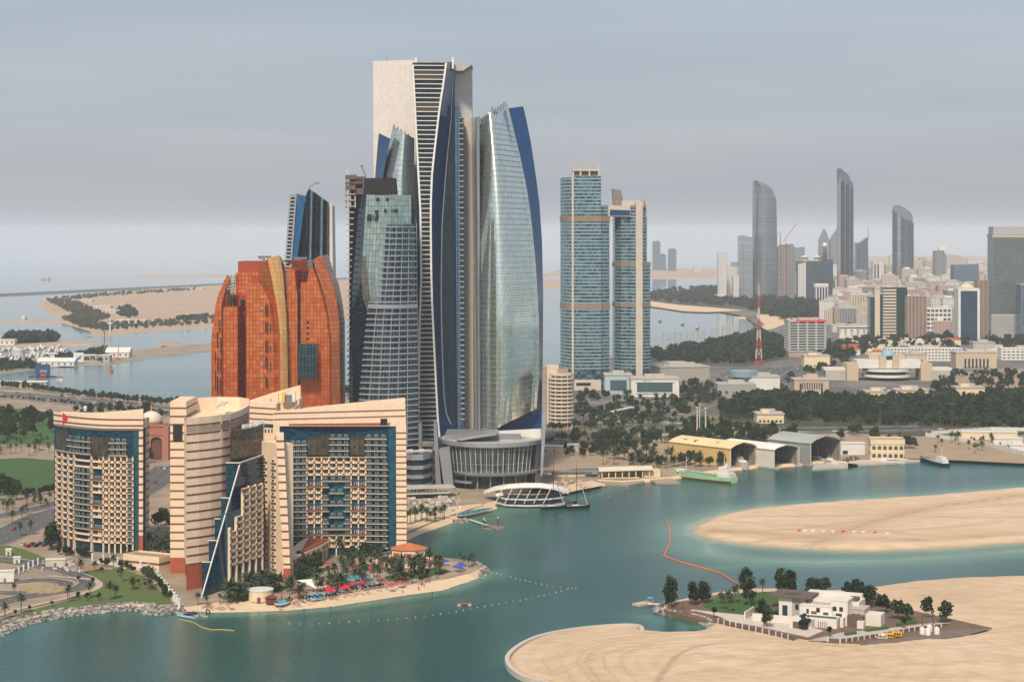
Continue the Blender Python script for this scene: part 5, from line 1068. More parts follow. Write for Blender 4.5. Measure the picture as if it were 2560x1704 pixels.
boat('tanker', 'light green coastal tanker with white wheelhouse moored by the jetty', G(1836,1207), G(1690,1192), 11, 4.0, LG, GDK, 'ship', RUST,
     (('deck_house', .03, .24, 9, 3.6, 6.6, WHITE), ('deck_house', .06, .22, 7.5, 6.6, 9.0, WHITE), ('bridge', .10, .22, 7, 9.0, 11.2, WHITE), ('bridge_window', .205, .214, 6.4, 9.6, 10.6, PANE), ('forecastle', .84, .96, 5, 4.6, 6.6, WHITE)), ((.17, 11, 20, .25), (.82, 4, 16, .3)), extra=tanker)
def sails(R, L):
    MB().bar((L*.05, 0, 3.6), (L*.46, 0, 3.2), .35, n=6).build('boom', BLK, R); MB().bar((L*.92, 0, 2.2), (L*.62, .2, 17), .45, n=6, r2=.2).build('furled_sail', M('grey_sail', (0.35,0.36,0.4)), R)
yl = (('cabin', .25, .5, 2.6, 1.9, 2.7, WHITE),)
y1_ = boat('racing_yacht', 'black racing yacht with tall mast close to the pavilion', G(1352,1273), G(1415,1269), 4.4, 1.9, BLK, M('pale_deck', (0.55,0.55,0.56)), 'yacht', None, yl, (), extra=sails, sheer=.08)
MB().bar((9,0,1.8),(9,0,31),.28,n=6,r2=.14).build('mast', BLK, y1_)
y2_ = boat('racing_yacht', 'black racing yacht with dark cover on its stern, at the outer end of the pavilion', G(1416,1271), G(1473,1269), 4.4, 2.0, BLK, MATS['pale_deck'], 'yacht', None, yl, (), extra=sails, sheer=.08)
MB().bar((7,0,1.8),(7,0,29),.26,n=6,r2=.13).build('mast', BLK, y2_); MB().box(4.5,6.5,-.8,.8,2,5).build('dark_cover', BLK, y2_)
mcab = (('saloon', .12, .68, 4.2, 2.2, 4.2, WHITE), ('saloon_window', .14, .66, 4.3, 2.8, 3.5, PANE), ('flybridge', .2, .5, 3.4, 4.2, 5.6, WHITE))
boat('motor_yacht', 'white motor yacht at the mouth of the grey boat shed', G(2064,1160), G(2094,1164), 6, 2.3, WHITE, WFR, 'yacht', None, mcab, ((.3, 5.5, 8.5, .12),))
boat('motor_yacht', 'white motor yacht with mast inside the grey boat shed', G(2030,1152), G(2060,1155), 5, 2.0, WHITE, WFR, 'yacht', None, mcab[:2], ((.5, 4, 13, .15),))
boat('motor_yacht', 'white motor yacht with blue keel line lying in the ochre boat shed', G(1832,1160), G(1868,1176), 8.5, 4.0, WHITE, WFR, 'yacht', M('blue_keel', (0.02,0.10,0.28)), (('saloon', .05, .72, 6.4, 3.7, 6.2, WHITE), ('saloon_window', .08, .7, 6.5, 4.6, 5.4, PANE), ('upper_deck', .1, .5, 5.4, 6.2, 8.4, M('tan_canopy', (0.4,0.28,0.2)))), ((.4, 8, 12, .2),))
boat('dhow', 'white traditional dhow with raised prow moored at the arcaded house', G(2200,1157), G(2262,1159), 6, 2.2, WHITE, M('dhow_deck', (0.4,0.33,0.25)), 'boat', None, (('cabin', .05, .3, 4.4, 2.2, 4.4, WHITE), ('awning', .3, .75, 4.6, 3.6, 3.9, WFR)), ((.55, 2, 6, .15),), sheer=.4)
boat('workboat', 'dark-hulled workboat with white wheelhouse moored off the brown sand shore', G(2368,1166), G(2304,1152), 7, 2.4, BLK, GDK, 'boat', None, (('wheelhouse', .06, .34, 5.4, 2.2, 4.8, WHITE), ('bridge', .12, .32, 4.4, 4.8, 7.0, WHITE), ('bridge_window', .312, .325, 3.8, 5.4, 6.4, PANE), ('hatch', .45, .7, 3.6, 2.2, 3.2, CONC2)), ((.2, 7, 15, .2),), sheer=.3)
boat('motor_boat', 'small white and blue speedboat at the end of the beach', G(487,1545), G(444,1539), 3.2, 1.1, WHITE, M('boat_blue', (0.05,0.3,0.55)), 'boat', MATS['boat_blue'], (('windscreen', .35, .6, 2, 1.0, 1.8, PANE), ('awning', .05, .35, 2.4, 1.9, 2.1, M('navy_canvas', (0.02,0.03,0.07)))))
boat('motor_boat', 'dark-topped runabout beside the white and blue speedboat', G(492,1540), G(466,1534), 2.6, .9, WHITE, MATS['navy_canvas'], 'boat', None, (('cover', .1, .6, 2.2, .9, 1.5, MATS['navy_canvas']),))
boat('dinghy', 'tiny white dinghy with outboard beached by the black tyre', G(517,1541), G(501,1538), 2, .6, WHITE, GDK, 'boat', None, (('outboard', .0, .08, .5, .4, 1.3, BLK),))
boat('rowing_boat', 'old grey rowing boat lying against the rock revetment', G(96,1549), G(122,1543), 2.4, .8, M('weathered_wood', (0.32,0.28,0.24), (0.22,0.19,0.17), 1, .9), M('boat_inside', (0.12,0.1,0.09)), 'boat')
for lb, s, e in (('low red-topped sightseeing boat in the bay, towards the harbour', (280,928), (271,929)), ('white launch with red awning in the bay near the floating billboard', (145,952), (156,953))):
    boat('launch', lb, G(*s), G(*e), 6, 2.4, WHITE if 'white' in lb else M('orange_hull', (0.5,0.25,0.08)), WFR, 'boat', None, (('awning', .1, .8, 5, 4, 5.5, M('red_awning', (0.5,0.06,0.04))),))
for u, v in ((1645,804), (1702,812), (1739,823)): boat('launch', 'tiny dark launch on the bay beyond the twin towers', G(u, v), G(u+8, v), 7, 3, STEELD, WFR, 'boat', None, (('cabin', .2, .6, 5, 3, 6, WHITE),), group='launches beyond the twin towers')
boat('cruiser', 'white cruiser at anchor beyond the stone causeway', G(57,799), G(64,798), 12, 3, WB_, WFR, 'boat', None, (('cabin', .1, .7, 9, 3, 6, WB_), ('bridge', .3, .6, 7, 6, 9, WB_)))
boat('cargo_ship', 'faint cargo ship far out on the hazy sea', G(125,699), G(104,699), 22, 4, CONC2, CONC2, 'ship', None, (('bridge', .02, .2, 16, 4, 12, CONC2),))
# swimming raft
SR = empty('swim_raft', G(1161,1511), 'floating swim raft with red deck off the beach', 'raft', rz=.12)
MB().box(-3.4, 3.4, -1.5, 1.5, .5, .8).build('deck', M('red_deck', (0.34,0.07,0.05)), SR)
for x in (-2.6, 2.4): MB().box(x-.8, x+.8, -1.5, 1.5, -.4, .5).build('float', WHITE, SR)
# ------------------------------------------------------------------ white villa on the sand bank
VA = math.radians(-24)
VL = empty('villa', (*G(2050,1560,1.6)[:2], 1.9), 'white cubic modern villa with flat roofs on the sand bank', 'villa', rz=VA)
VW = M('villa_white', (0.63,0.595,0.55), (0.57,0.54,0.50), .2, .7); VB = M('villa_timber', (0.14,0.09,0.075), (0.10,0.07,0.06), .6, .8); VS = M('villa_stone', (0.42,0.38,0.33), (0.36,0.32,0.28), .5, .8)
def vbox(nm, m, x0, x1, y0, y1, z0, z1): return MB().box(x0, x1, y0, y1, z0, z1).build(nm, m, VL)
vbox('rear_block', VW, -14, 16, 8, 20, 0, 9.6); vbox('west_block', VS, -20, -8, 4, 17, 0, 10.2); vbox('west_facade', VW, -20.3, -14, 3.5, 4.2, 0, 10); vbox('overhanging_roof', VB, -24.5, -5, 1.5, 19, 10.4, 11.0)
vbox('roof_light', M('dark_garden', (0.03,0.07,0.02)), -19, -12, 6, 11, 11.0, 11.1); vbox('front_block', VW, -9, 6, -2, 9, 0, 8.2); vbox('tall_block', VW, 5.5, 13, -1, 9, 0, 11.2); vbox('timber_block', VS, 12, 20, 2, 12, 0, 7.4); vbox('east_block', VW, 15, 27, 4, 12, 0, 5.4)
vbox('terrace', VW, -6, 10, -9, -2, 0, 4.6); vbox('lower_wall', VW, -30, -8, -6.2, -5.8, 0, 3.6); vbox('lower_wall', VW, -34, -33.4, -6, 8, 0, 3.8); vbox('upper_wall', VW, -10, 15, 17, 20.5, 9.6, 11.6); vbox('garage_block', VW, -10, 0, -15, -6, 0, 4.2)
vbox('garage_door', VB, -8.5, -1.5, -15.1, -15, .2, 3.2); vbox('garden_roof', VB, -30, -18, 6, 14, 4.6, 5.0)
for x, z, w, h in ((-18.6,1,2.4,5.5), (-5.8,.6,1.2,6.2), (-3.6,.6,2.6,5.4), (2.0,.6,2.4,5.2), (7.6,1,2.8,4.6)): 
    y = 3.4 if x < -10 else (-2.1 if x < 5 else -1.1); MB().box(x, x+w, y, y+.1, z, z+h).build('window', PANE if x != -3.6 else VB, VL)
for x, z in ((-12.6,5.4), (-1.2,5.6), (9.2,6.6), (6.2,6.6)): vbox('window', PANE, x, x+1.7, (3.3 if x < -10 else -2.15 if x < 5 else -1.15), (3.4 if x < -10 else -2.05 if x < 5 else -1.05), z, z+2)
for x in (14.2, 16.4): MB().box(x, x+1.6, 1.9, 2.0, .5, 5.5).build('window', PANE, VL)
for k in range(7): vbox('roof_louvre', VS, -8+k*1.7, -7.2+k*1.7, 2, 8, 8.3, 8.6)
for k in range(5): vbox('gate_bar', VB, 1.5+k*.9, 1.8+k*.9, -9.1, -9, .3, 3)
vbox('glass_rail', MATS['rail_glass'], -6, 10, -9, -8.9, 4.6, 5.5); vbox('side_court', VB, 13, 20, -2, 2, 0, 5.2); vbox('entrance_block', VW, 10.5, 12, -5, -1, 0, 4.4); vbox('entrance_block', VW, 18, 21, -4, -1, 0, 3.4); vbox('roof_edge', VW, 5.3, 13.2, -1.2, 9.2, 11.2, 11.7); vbox('roof_edge', VS, 11.8, 20.2, 1.8, 12.2, 7.4, 7.8); vbox('roof_edge', VW, -9.2, 6.2, -2.2, 9.2, 8.2, 8.3); vbox('chimney_block', VB, 11, 15, 9, 14, 9.6, 11.2)
# garden of the villa
LAWN = M('watered_lawn', (0.045,0.12,0.022), (0.035,0.095,0.02), .15, .9, bump=.4, bscale=3); DRYG = M('park_grass', (0.075,0.125,0.032), (0.095,0.12,0.04), .05, .9, bump=.4, bscale=2); SOIL = M('planting_soil', (0.12,0.075,0.05), (0.16,0.11,0.075), .3, .95); PAVE = M('pale_paving', (0.52,0.47,0.41), (0.45,0.40,0.35), .3, .85); ASPH = M('asphalt', (0.10,0.10,0.105), (0.075,0.075,0.08), .1, .9); WALK = M('walk_paving', (0.42,0.35,0.29), (0.36,0.30,0.25), .3, .9)
patch('villa_garden', [(1690,1504),(1800,1484),(1950,1476),(2080,1480),(2190,1478),(2260,1520),(2480,1568),(2400,1582),(2200,1608),(2060,1604),(1985,1592),(1800,1556),(1720,1540),(1660,1525)], 2.05, SOIL)
tag(MB().prism([G(u, v, 2.05)[:2] for u, v in [(1690,1504),(1800,1484),(1950,1476),(2080,1480),(2190,1478),(2260,1520),(2480,1568),(2400,1582),(2200,1608),(2060,1604),(1985,1592),(1800,1556),(1720,1540),(1660,1525)]], -.5, 2.0, top=False).build('garden_edge', SOIL), kind='structure')
patch('villa_lawn', [(1765,1502),(1800,1490),(1900,1480),(2000,1484),(2060,1495),(2060,1530),(1960,1535),(1870,1534),(1800,1528),(1760,1516)], 2.15, LAWN)
patch('villa_terrace', [(1730,1522),(1800,1530),(1900,1540),(1990,1556),(2060,1575),(2020,1592),(1900,1566),(1800,1548),(1720,1532)], 2.15, PAVE)
patch('villa_path', [(1690,1527),(1740,1526),(1800,1540),(1830,1556),(1900,1570),(1995,1592),(1990,1596),(1880,1574),(1815,1560),(1790,1546),(1735,1532),(1690,1531)], 2.22, SOIL)
patch('villa_drive', [(2020,1600),(2100,1580),(2230,1568),(2330,1555),(2380,1556),(2300,1570),(2180,1585),(2080,1602)], 2.2, CONC2)
for pl in ([(2160,1576),(2215,1568),(2222,1571),(2170,1578)], [(2110,1584),(2140,1580),(2142,1584),(2114,1588)], [(2240,1560),(2290,1553),(2292,1556),(2245,1563)]):
    tag(MB().prism([G(u, v, 2.2)[:2] for u, v in pl], 2.1, 3.0).build('clipped_hedge', LAWN), 'low clipped hedge along the drive of the white villa', 'hedge', 'hedges along the villa drive')
VFc = root0('villa_fence', 'low boundary fence of white posts and brown boards below the villa', 'fence')
fpts = [(1796,1556),(1840,1566),(1890,1577),(1940,1588),(1986,1600),(2070,1604),(2100,1606),(2160,1598),(2230,1586),(2300,1574),(2370,1566)]
for (a, b) in zip(fpts, fpts[1:]):
    if a[0] in (1986,): continue
    A, B = Vector(G(*a, 2)), Vector(G(*b, 2)); n = max(1, int((B-A).length/3.2)); d = (B-A)/n; an = math.atan2(d.y, d.x)
    for k in range(n):
        p = A+d*k; bx(VFc, 'post', VW, (p.x, p.y), .5, .5, 1.0, 4.0, an); q = p+d*.5; bx(VFc, 'board_panel', VB, (q.x, q.y), d.length-.5, .15, 1.2, 3.7, an)
patch('work_yard', [(2180,1600),(2260,1592),(2380,1572),(2480,1570),(2420,1586),(2260,1612),(2140,1616)], 2.25, M('yard_gravel', (0.13,0.10,0.08), (0.18,0.14,0.11), .3, .95))
for i, (u, v) in enumerate(((2306,1584), (2320,1586), (2324,1578), (2342,1584))):
    x, y, z = G(u, v, 2.25); tag(MB().lathe((x, y, z), [(1.25,0),(1.3,1.0),(1.25,1.1),(1.3,2.2),(1.2,2.6),(.4,3.2),(.35,3.4),(0.02,3.4)], 14).build('water_tank', WHITE, smooth=True), 'white plastic water tank in the yard beside the villa', 'water tank', 'water tanks beside the villa')
for i, (u, v, L_) in enumerate(((2244,1590,3.6), (2226,1594,3))):
    g = empty('generator', G(u, v, 2.25), ('long' if i == 0 else 'short')+' yellow generator in the yard beside the villa', 'generator', rz=-.25); MB().box(-L_/2*1.1, L_/2*1.1, -1, 1, .3, 2.2).build('housing', M('generator_yellow', (0.62,0.34,0.02)), g); MB().box(-L_/2, L_/2, -.9, .9, 0, .3).build('skid', BLK, g)
    for k in range(3): MB().box(-L_/2+.4+k, -L_/2+1.1+k, -1.05, -1, .8, 1.7).build('vent', BLK, g)
ft = empty('fuel_tank', G(2205,1594,2.25), 'white and orange fuel tank on a concrete plinth beside the generators', 'tank'); MB().bar((-1.6,0,1.4),(1.6,0,1.4),.8,n=12).build('vessel', WHITE, ft, True); MB().box(-2.4,2.4,-1.3,1.3,0,.5).build('plinth', CONC2, ft); MB().bar((-1.2,-.1,1.45),(-.5,-.1,1.45),.83,n=12).build('band', M('orange_band', (0.6,0.2,0.03)), ft)
gt = root0('timber_gateway', 'tall timber gateway at the end of the villa drive', 'gateway')
A, B = G(2306,1560,2.6), G(2334,1560,2.6)
for q in (A, B): bx(gt, 'post', VB, q, .6, .6, 2.5, 6.6)
bx(gt, 'beam', VB, ((A[0]+B[0])/2, A[1]), B[0]-A[0]+1, .7, 6.6, 7.2)
pg = empty('pergola', G(1692,1522,2.05), 'small dark pergola among the trees at the tip of the villa garden', 'pergola'); 
for x in (-3, 3):
    for y in (-1.6, 1.6): MB().box(x-.15, x+.15, y-.15, y+.15, 0, 3).build('post', VB, pg)
for k in range(8): MB().box(-3.4+k*.9, -3.1+k*.9, -2, 2, 3, 3.2).build('slat', VB, pg)
pr = root0('private_pier', 'pale floating pier with blue shelter off the villa garden', 'pier')
def prd(nm, a, b, w, z0, z1, m): A, B = G(*a, z1), G(*b, z1); return bx(pr, nm, m, ((A[0]+B[0])/2, (A[1]+B[1])/2), math.dist(A, B), w, z0, z1, math.atan2(B[1]-A[1], B[0]-A[0]))
TMB = M('pier_planks', (0.48,0.40,0.31), (0.4,0.33,0.25), .8, .85)
prd('deck', (1590,1509), (1622,1503), 5.5, 0, .9, TMB); prd('gangway', (1620,1508), (1664,1508), 2, .9, 1.2, WFR); x, y, z = G(1625,1502,1); bx(pr, 'shelter', M('shelter_blue', (0.08,0.32,0.62)), (x, y), 2.4, 1.8, 2.4, 3.0); 
for k in (-1, 1): bx(pr, 'shelter_post', WFR, (x+k, y), .15, .15, .9, 2.4); bx(pr, 'lifebuoy', M('buoy_red', (0.6,0.06,0.03)), (x+k*1.6, y-.9), .8, .2, 1, 1.8)
# retaining wall of the sand bank
SW = root0('sea_wall', 'pale curved retaining wall round the tip of the sand bank', 'sea wall')
wl_ = smooth_line([G(u, v, 1.6)[:2] for u, v in B2_WALL], 2, False)
CAP = M('wall_coping', (0.50,0.46,0.41), (0.42,0.39,0.35), .6, .8)
pb = []; n_ = 0
def coping(a, b):
    A, B = Vector(a), Vector(b); d = B-A; c = (A+B)/2; o = bx(SW, 'coping_slab', CAP, c, d.length*1.01, 1.9, -1, 2.25, math.atan2(d.y, d.x)); return o
L_ = arc(wl_); tot = L_[-1]; m_ = int(tot/3.2)
xs_ = np.interp(np.linspace(0, tot, m_), L_, [p[0] for p in wl_]); ys_ = np.interp(np.linspace(0, tot, m_), L_, [p[1] for p in wl_])
for i in range(m_-1): coping((xs_[i], ys_[i]), (xs_[i+1], ys_[i+1]))
# floating boom
def floats(name, label, cat, pxs, step, r, mats, zig=0, group=None):
    pts = [G(u, v) for u, v in pxs]; L = arc(pts); n = int(L[-1]/step); X_ = np.interp(np.linspace(0, L[-1], n+1), L, [p[0] for p in pts]); Y_ = np.interp(np.linspace(0, L[-1], n+1), L, [p[1] for p in pts])
    R = root0(name, label, cat, group)
    for i in range(n):
        a = Vector((X_[i], Y_[i]+(zig if i % 2 else -zig), .12)); b = Vector((X_[i+1], Y_[i+1]+(zig if (i+1) % 2 else -zig), .12)); MB().bar(a, b, r, n=6).build('float', mats[i % len(mats)], R)
    return R
ORG = M('boom_orange', (0.75,0.16,0.03), rough=.5)
floats('floating_boom', 'bright orange floating boom curving across the channel', 'boom', [(1662,1294),(1672,1310),(1676,1340),(1674,1360),(1662,1384),(1658,1388)], 2.6, .34, [ORG], 1.0)['label'] = 'crumpled zigzag stretch of the orange floating boom in the channel'
floats('floating_boom', 'smooth taut stretch of the orange floating boom reaching to the villa garden', 'boom', [(1658,1388),(1700,1404),(1760,1420),(1800,1432),(1830,1450),(1856,1468)], 3.2, .36, [ORG])
floats('floating_boom', 'yellow floating boom lined with seabirds beside the speedboats', 'boom', [(448,1547),(486,1556),(505,1568),(530,1574),(556,1573),(586,1576)], 2.2, .22, [M('boom_yellow', (0.45,0.34,0.12))])
def buoys(label, pxs, step, grp):
    pts = [G(u, v) for u, v in pxs]; L = arc(pts); n = int(L[-1]/step)
    for i in range(n+1):
        d = L[-1]*i/n; x = float(np.interp(d, L, [p[0] for p in pts])); y = float(np.interp(d, L, [p[1] for p in pts]))
        r = random.uniform(.2, .3); o = MB().lathe((0, 0, .1), [(.02,-r),(r*.8,-r*.5),(r,0),(r*.7,r*.6),(.02,r)], 8).build('marker_buoy', [WHITE, M('buoy_orange', (0.7,0.35,0.15))][i % 3 == 0], None, True, (x, y, 0)); tag(o, label, 'buoy', grp)
buoys('small float in the line of swimming buoys off the beach', [(721,1555),(719,1559),(790,1559),(900,1552),(960,1549),(1050,1541),(1130,1530),(1200,1517),(1300,1500),(1390,1480),(1430,1470)], 4.6, 'swimming line buoys off the beach')
buoys('small float in the buoy line running out from the rocky tip', [(1230,1430),(1270,1440),(1330,1455),(1390,1466),(1440,1470)], 4.2, 'buoys running out from the rocky tip')
buoys('tiny float in the buoy line before the pavilion beach', [(1400,1258),(1470,1242),(1530,1226),(1575,1219)], 4, 'buoys before the pavilion beach')
for lb, u, v in (('single red buoy off the black yachts', 1400, 1287), ('single red buoy between the yachts and the tanker', 1521, 1243), ('single red buoy below the stone jetty', 1622, 1223), ('red ball buoy close to the hotel beach', 720, 1538)):
    tag(MB().lathe((0, 0, .3), [(.02,-.6),(.55,-.3),(.6,.1),(.3,.6),(.02,.7)], 8).build('marker_buoy', MATS['buoy_red'], None, True, G(u, v)), lb, 'buoy')
# ------------------------------------------------------------------ roads, parks and open ground on the mainland
def gz(k): return GZ+.06*k
PARKG = M('park_ground', (0.035,0.05,0.025), (0.07,0.07,0.045), .02, .95); CITYG = M('city_ground', (0.17,0.16,0.145), (0.09,0.095,0.085), .012, .95, contrast=(.4, .6)); SCRUB = M('scrub_sand', (0.34,0.255,0.17), (0.26,0.20,0.14), .05, .95, bump=.4, bscale=.5)
patch('city_ground', [(1365,915),(1640,880),(1800,850),(1900,818),(1860,790),(1780,775),(1650,745),(1700,728),(1800,714),(2300,672),(2800,656),(3100,800),(2900,1010),(2300,1020),(1900,1030),(1700,1040),(1500,1060),(1365,1070)], gz(1), CITYG)
patch('park_ground', [(1600,885),(1725,866),(1823,850),(1900,828),(1960,850),(1975,895),(1860,915),(1700,915),(1610,905)], gz(2), PARKG)
patch('park_ground', [(1640,762),(1560,742),(1690,728),(1793,716),(1990,735),(2110,760),(2100,790),(1960,800),(1900,782),(1860,772)], gz(2), PARKG)
patch('park_ground', [(1800,1010),(1900,985),(2150,990),(2560,985),(2800,990),(2800,1085),(2300,1090),(2000,1076),(1800,1055)], gz(2), PARKG)
patch('junction_lawn', [(1440,1052),(1520,1040),(1640,1000),(1720,985),(1800,968),(1830,1000),(1800,1060),(1640,1068),(1440,1072)], gz(2), M('dry_lawn', (0.07,0.085,0.045), (0.20,0.165,0.125), .035, .95, contrast=(.42, .56)))
patch('junction_lawn', [(1365,1084),(1560,1074),(1800,1066),(1800,1074),(1560,1085),(1365,1096)], gz(2), MATS['dry_lawn'])
patch('bare_ground', [(1380,1115),(1560,1100),(1670,1105),(1660,1180),(1520,1190),(1380,1200)], gz(2), SCRUB)
patch('park_ground', [(1365,1100),(1700,1092),(2000,1090),(2060,1100),(1900,1112),(1690,1106),(1365,1114)], gz(2), PARKG)
patch('bare_ground', [(2120,1095),(2420,1100),(2700,1110),(2700,1162),(2560,1158),(2440,1152),(2300,1146),(2130,1142)], gz(2), SCRUB)
patch('bare_ground', [(2380,930),(2600,920),(2760,950),(2700,985),(2400,980)], gz(3), SCRUB)
patch('beach', [(1000,1336),(1022,1328),(1070,1308),(1110,1292),(1150,1280),(1180,1270),(1210,1262),(1200,1258),(1080,1270),(1000,1296)], gz(1), BEACH)
patch('beach', [(1392,1237),(1438,1226),(1516,1211),(1480,1200),(1400,1215),(1370,1232)], gz(2), BEACH)
patch('beach', [(1560,742),(1530,747),(1550,755),(1631,766),(1712,778),(1767,780),(1860,776),(1780,768),(1700,762),(1620,752)], gz(3), BEACH)
patch('beach', [(1912,812),(1879,828),(1823,843),(1860,836),(1930,822),(1990,800),(1930,786),(1890,786),(1900,800)], gz(3), BEACH)
# hotel grounds
patch('garden_bed', [(545,1490),(640,1476),(700,1462),(720,1470),(650,1490),(560,1498)], gz(2), LAWN)
patch('garden_bed', [(860,1404),(960,1400),(960,1412),(865,1418)], gz(2), LAWN)
patch('garden_bed', [(960,1440),(1040,1424),(1110,1420),(1130,1428),(1050,1444),(970,1452)], gz(2), LAWN)
patch('garden_bed', [(735,1440),(800,1420),(812,1432),(745,1458)], gz(2), LAWN)
patch('hotel_gardens', [(u, v-34) for u, v in BEACH_EDGE[:7]]+[(1150,1432),(1180,1418),(1180,1408),(1090,1398),(1000,1395),(860,1400),(700,1440),(540,1480)], gz(1), M('garden_paving', (0.36,0.27,0.22), (0.28,0.21,0.17), .2, .9))
def road(name, pxs, w, k, mat=None, line=True, label=None):
    """road sheet along a line on the ground, with kerbs and a dashed centre line"""
    pts = smooth_line([G(u, v, GZ)[:2] for u, v in pxs], 2, False); n = len(pts); Lr = [[], []]
    for i, p in enumerate(pts):
        a = pts[max(0, i-1)]; b = pts[min(n-1, i+1)]; tx, ty = b[0]-a[0], b[1]-a[1]; l = math.hypot(tx, ty) or 1
        for q, s in ((0, -1), (1, 1)): Lr[q].append((p[0]-s*ty/l*w/2, p[1]+s*tx/l*w/2))
    R = tag(MB().loft([[(x, y, gz(k)) for x, y in Lr[0]], [(x, y, gz(k)) for x, y in Lr[1]]]).build(name, mat or ASPH), kind='structure')
    if line:
        mb = MB()
        for q in (0, 1):
            mb.loft([[(x, y, gz(k)) for x, y in Lr[q]], [(x, y, gz(k)+.14) for x, y in Lr[q]], [(x+(x-pp[0])*.6/w*2, y+(y-pp[1])*.6/w*2, gz(k)+.14) for (x, y), pp in zip(Lr[q], pts)]])
        mb.build('kerb', CONC2, R)
        mk = MB(); A = arc(pts); d = 2
        while d < A[-1]-4:
            x, y = np.interp(d, A, [p[0] for p in pts]), np.interp(d, A, [p[1] for p in pts]); x2, y2 = np.interp(d+3, A, [p[0] for p in pts]), np.interp(d+3, A, [p[1] for p in pts])
            for o in ((0,) if w < 12 else (-w/6, w/6)):
                tx, ty = x2-x, y2-y; l = math.hypot(tx, ty) or 1; nx, ny = -ty/l, tx/l
                mk.quad((x+nx*(o-.12), y+ny*(o-.12), gz(k)+.02), (x2+nx*(o-.12), y2+ny*(o-.12), gz(k)+.02), (x2+nx*(o+.12), y2+ny*(o+.12), gz(k)+.02), (x+nx*(o+.12), y+ny*(o+.12), gz(k)+.02))
            d += 9
        mk.build('lane_marking', WHITE, R)
    return pts
RD = {}
RD['shore'] = road('shore_road', [(1340,1112),(1440,1104),(1560,1093),(1700,1090),(1900,1086),(2150,1078),(2560,1072),(2700,1070)], 14, 3)
RD['shore2'] = road('shore_road', [(1340,1098),(1440,1090),(1560,1080),(1700,1076),(1900,1072),(2300,1066)], 12, 3)
RD['city'] = road('city_avenue', [(1520,1078),(1580,1055),(1660,1022),(1740,985),(1810,955),(1860,930)], 20, 4)
RD['city2'] = road('city_avenue', [(1640,1082),(1720,1050),(1790,1022),(1830,1000),(1900,975),(1990,930),(2060,880),(2100,850)], 18, 4)
RD['tan'] = road('service_road', [(1380,1062),(1480,1058),(1560,1052),(1680,1056),(1800,1064)], 12, 5, WALK, False)
RD['yard'] = road('yard_road', [(1400,1180),(1480,1172),(1560,1178),(1640,1186)], 16, 4)
RD['boul'] = road('boulevard', [(-60,1365),(0,1345),(60,1318),(110,1290),(200,1268),(330,1240),(390,1200),(430,1165)], 26, 3)
RD['boul2'] = road('boulevard', [(-60,1300),(60,1278),(160,1254)], 12, 3)
RD['loop'] = road('hotel_drive', [(-40,1392),(40,1400),(90,1412),(150,1425),(190,1437),(228,1452),(205,1468),(120,1483),(50,1492),(-40,1515)], 9, 5)
RD['loop2'] = road('hotel_drive', [(-40,1452),(40,1455),(100,1447),(150,1452),(172,1462),(140,1474),(60,1482),(-20,1480)], 8, 4)
RD['corn'] = road('corniche_road', [(-60,985),(60,992),(180,1004),(300,1018),(440,1034),(560,1045)], 34, 3)
RD['corn2'] = road('corniche_road', [(-60,978),(60,984),(180,994),(300,1006),(440,1022)], 16, 3)
patch('garden_lawn', [(-40,1022),(60,1020),(180,1040),(300,1055),(300,1090),(130,1110),(-40,1110)], gz(2), LAWN)
patch('garden_lawn', [(-40,1148),(60,1144),(140,1150),(140,1222),(60,1236),(-40,1240)], gz(2), M('field_green', (0.035,0.085,0.02), (0.04,0.10,0.024), .03, .9))
patch('garden_lawn', [(-40,1370),(20,1362),(60,1372),(130,1400),(60,1412),(-40,1400)], gz(2), DRYG)
patch('promenade_lawn', [(150,1440),(205,1428),(240,1420),(320,1425),(360,1440),(436,1508),(400,1509),(340,1500),(250,1511),(150,1523),(60,1538),(-40,1572),(-40,1560),(60,1528),(150,1505),(225,1480),(245,1460),(200,1440)], gz(3), DRYG)
patch('soil_bank', [(170,1438),(226,1424),(250,1420),(262,1412),(232,1412),(180,1428)], gz(4), M('red_earth', (0.32,0.19,0.10), (0.26,0.16,0.09), .3, .95))
RD['walk'] = road('promenade', [(-40,1552),(30,1528),(90,1512),(150,1500),(215,1482),(246,1470),(250,1458),(232,1448),(170,1444),(120,1440)], 3.6, 6, WALK, False)
patch('construction_yard', [(95,1430),(150,1398),(205,1390),(235,1402),(220,1416),(170,1430),(130,1445)], gz(3), M('site_ground', (0.27,0.22,0.19), (0.2,0.17,0.15), .3, .95))
isl = [G(110+62*math.cos(t), 1474-26+10*0+10*math.sin(t)+26, GZ) for t in np.linspace(0, 6.283, 24, endpoint=False)]
tag(MB().prism([(p[0], p[1]) for p in isl], GZ, GZ+.7).build('roundabout_bed', M('flower_bed', (0.22,0.19,0.08), (0.34,0.26,0.17), .5, .95, contrast=(.42, .58))), kind='structure')
# ------------------------------------------------------------------ city buildings
def MW(name, wall, win, pw=4.0, ph=3.5, lw=1.9, rough=.55):
    return MG(name, win, tuple(c*1.7 for c in win), wall, pw, ph, lw, 0.2, 0.0, .4, 0.0)
DKW = (0.03,0.04,0.05)
MW1 = MW('cream_windows', (0.46,0.40,0.34), DKW); MW2 = MW('white_windows', (0.58,0.56,0.53), (0.05,0.07,0.09), 3.4, 3.3, 1.7); MW3 = MW('pink_windows', (0.42,0.30,0.25), (0.05,0.045,0.05), 3.2, 3.4, 1.6); MW4 = MW('grey_windows', (0.28,0.28,0.29), (0.03,0.05,0.07), 5, 3.4, 1.3); MW5 = MW('tan_windows', (0.37,0.29,0.22), (0.05,0.05,0.05), 4.4, 3.5, 2)
FARG = MG('far_blue_glass', (0.06,0.11,0.17), (0.11,0.17,0.24), (0.16,0.20,0.25), 5, 4.4, .6, .12, .3, .5)
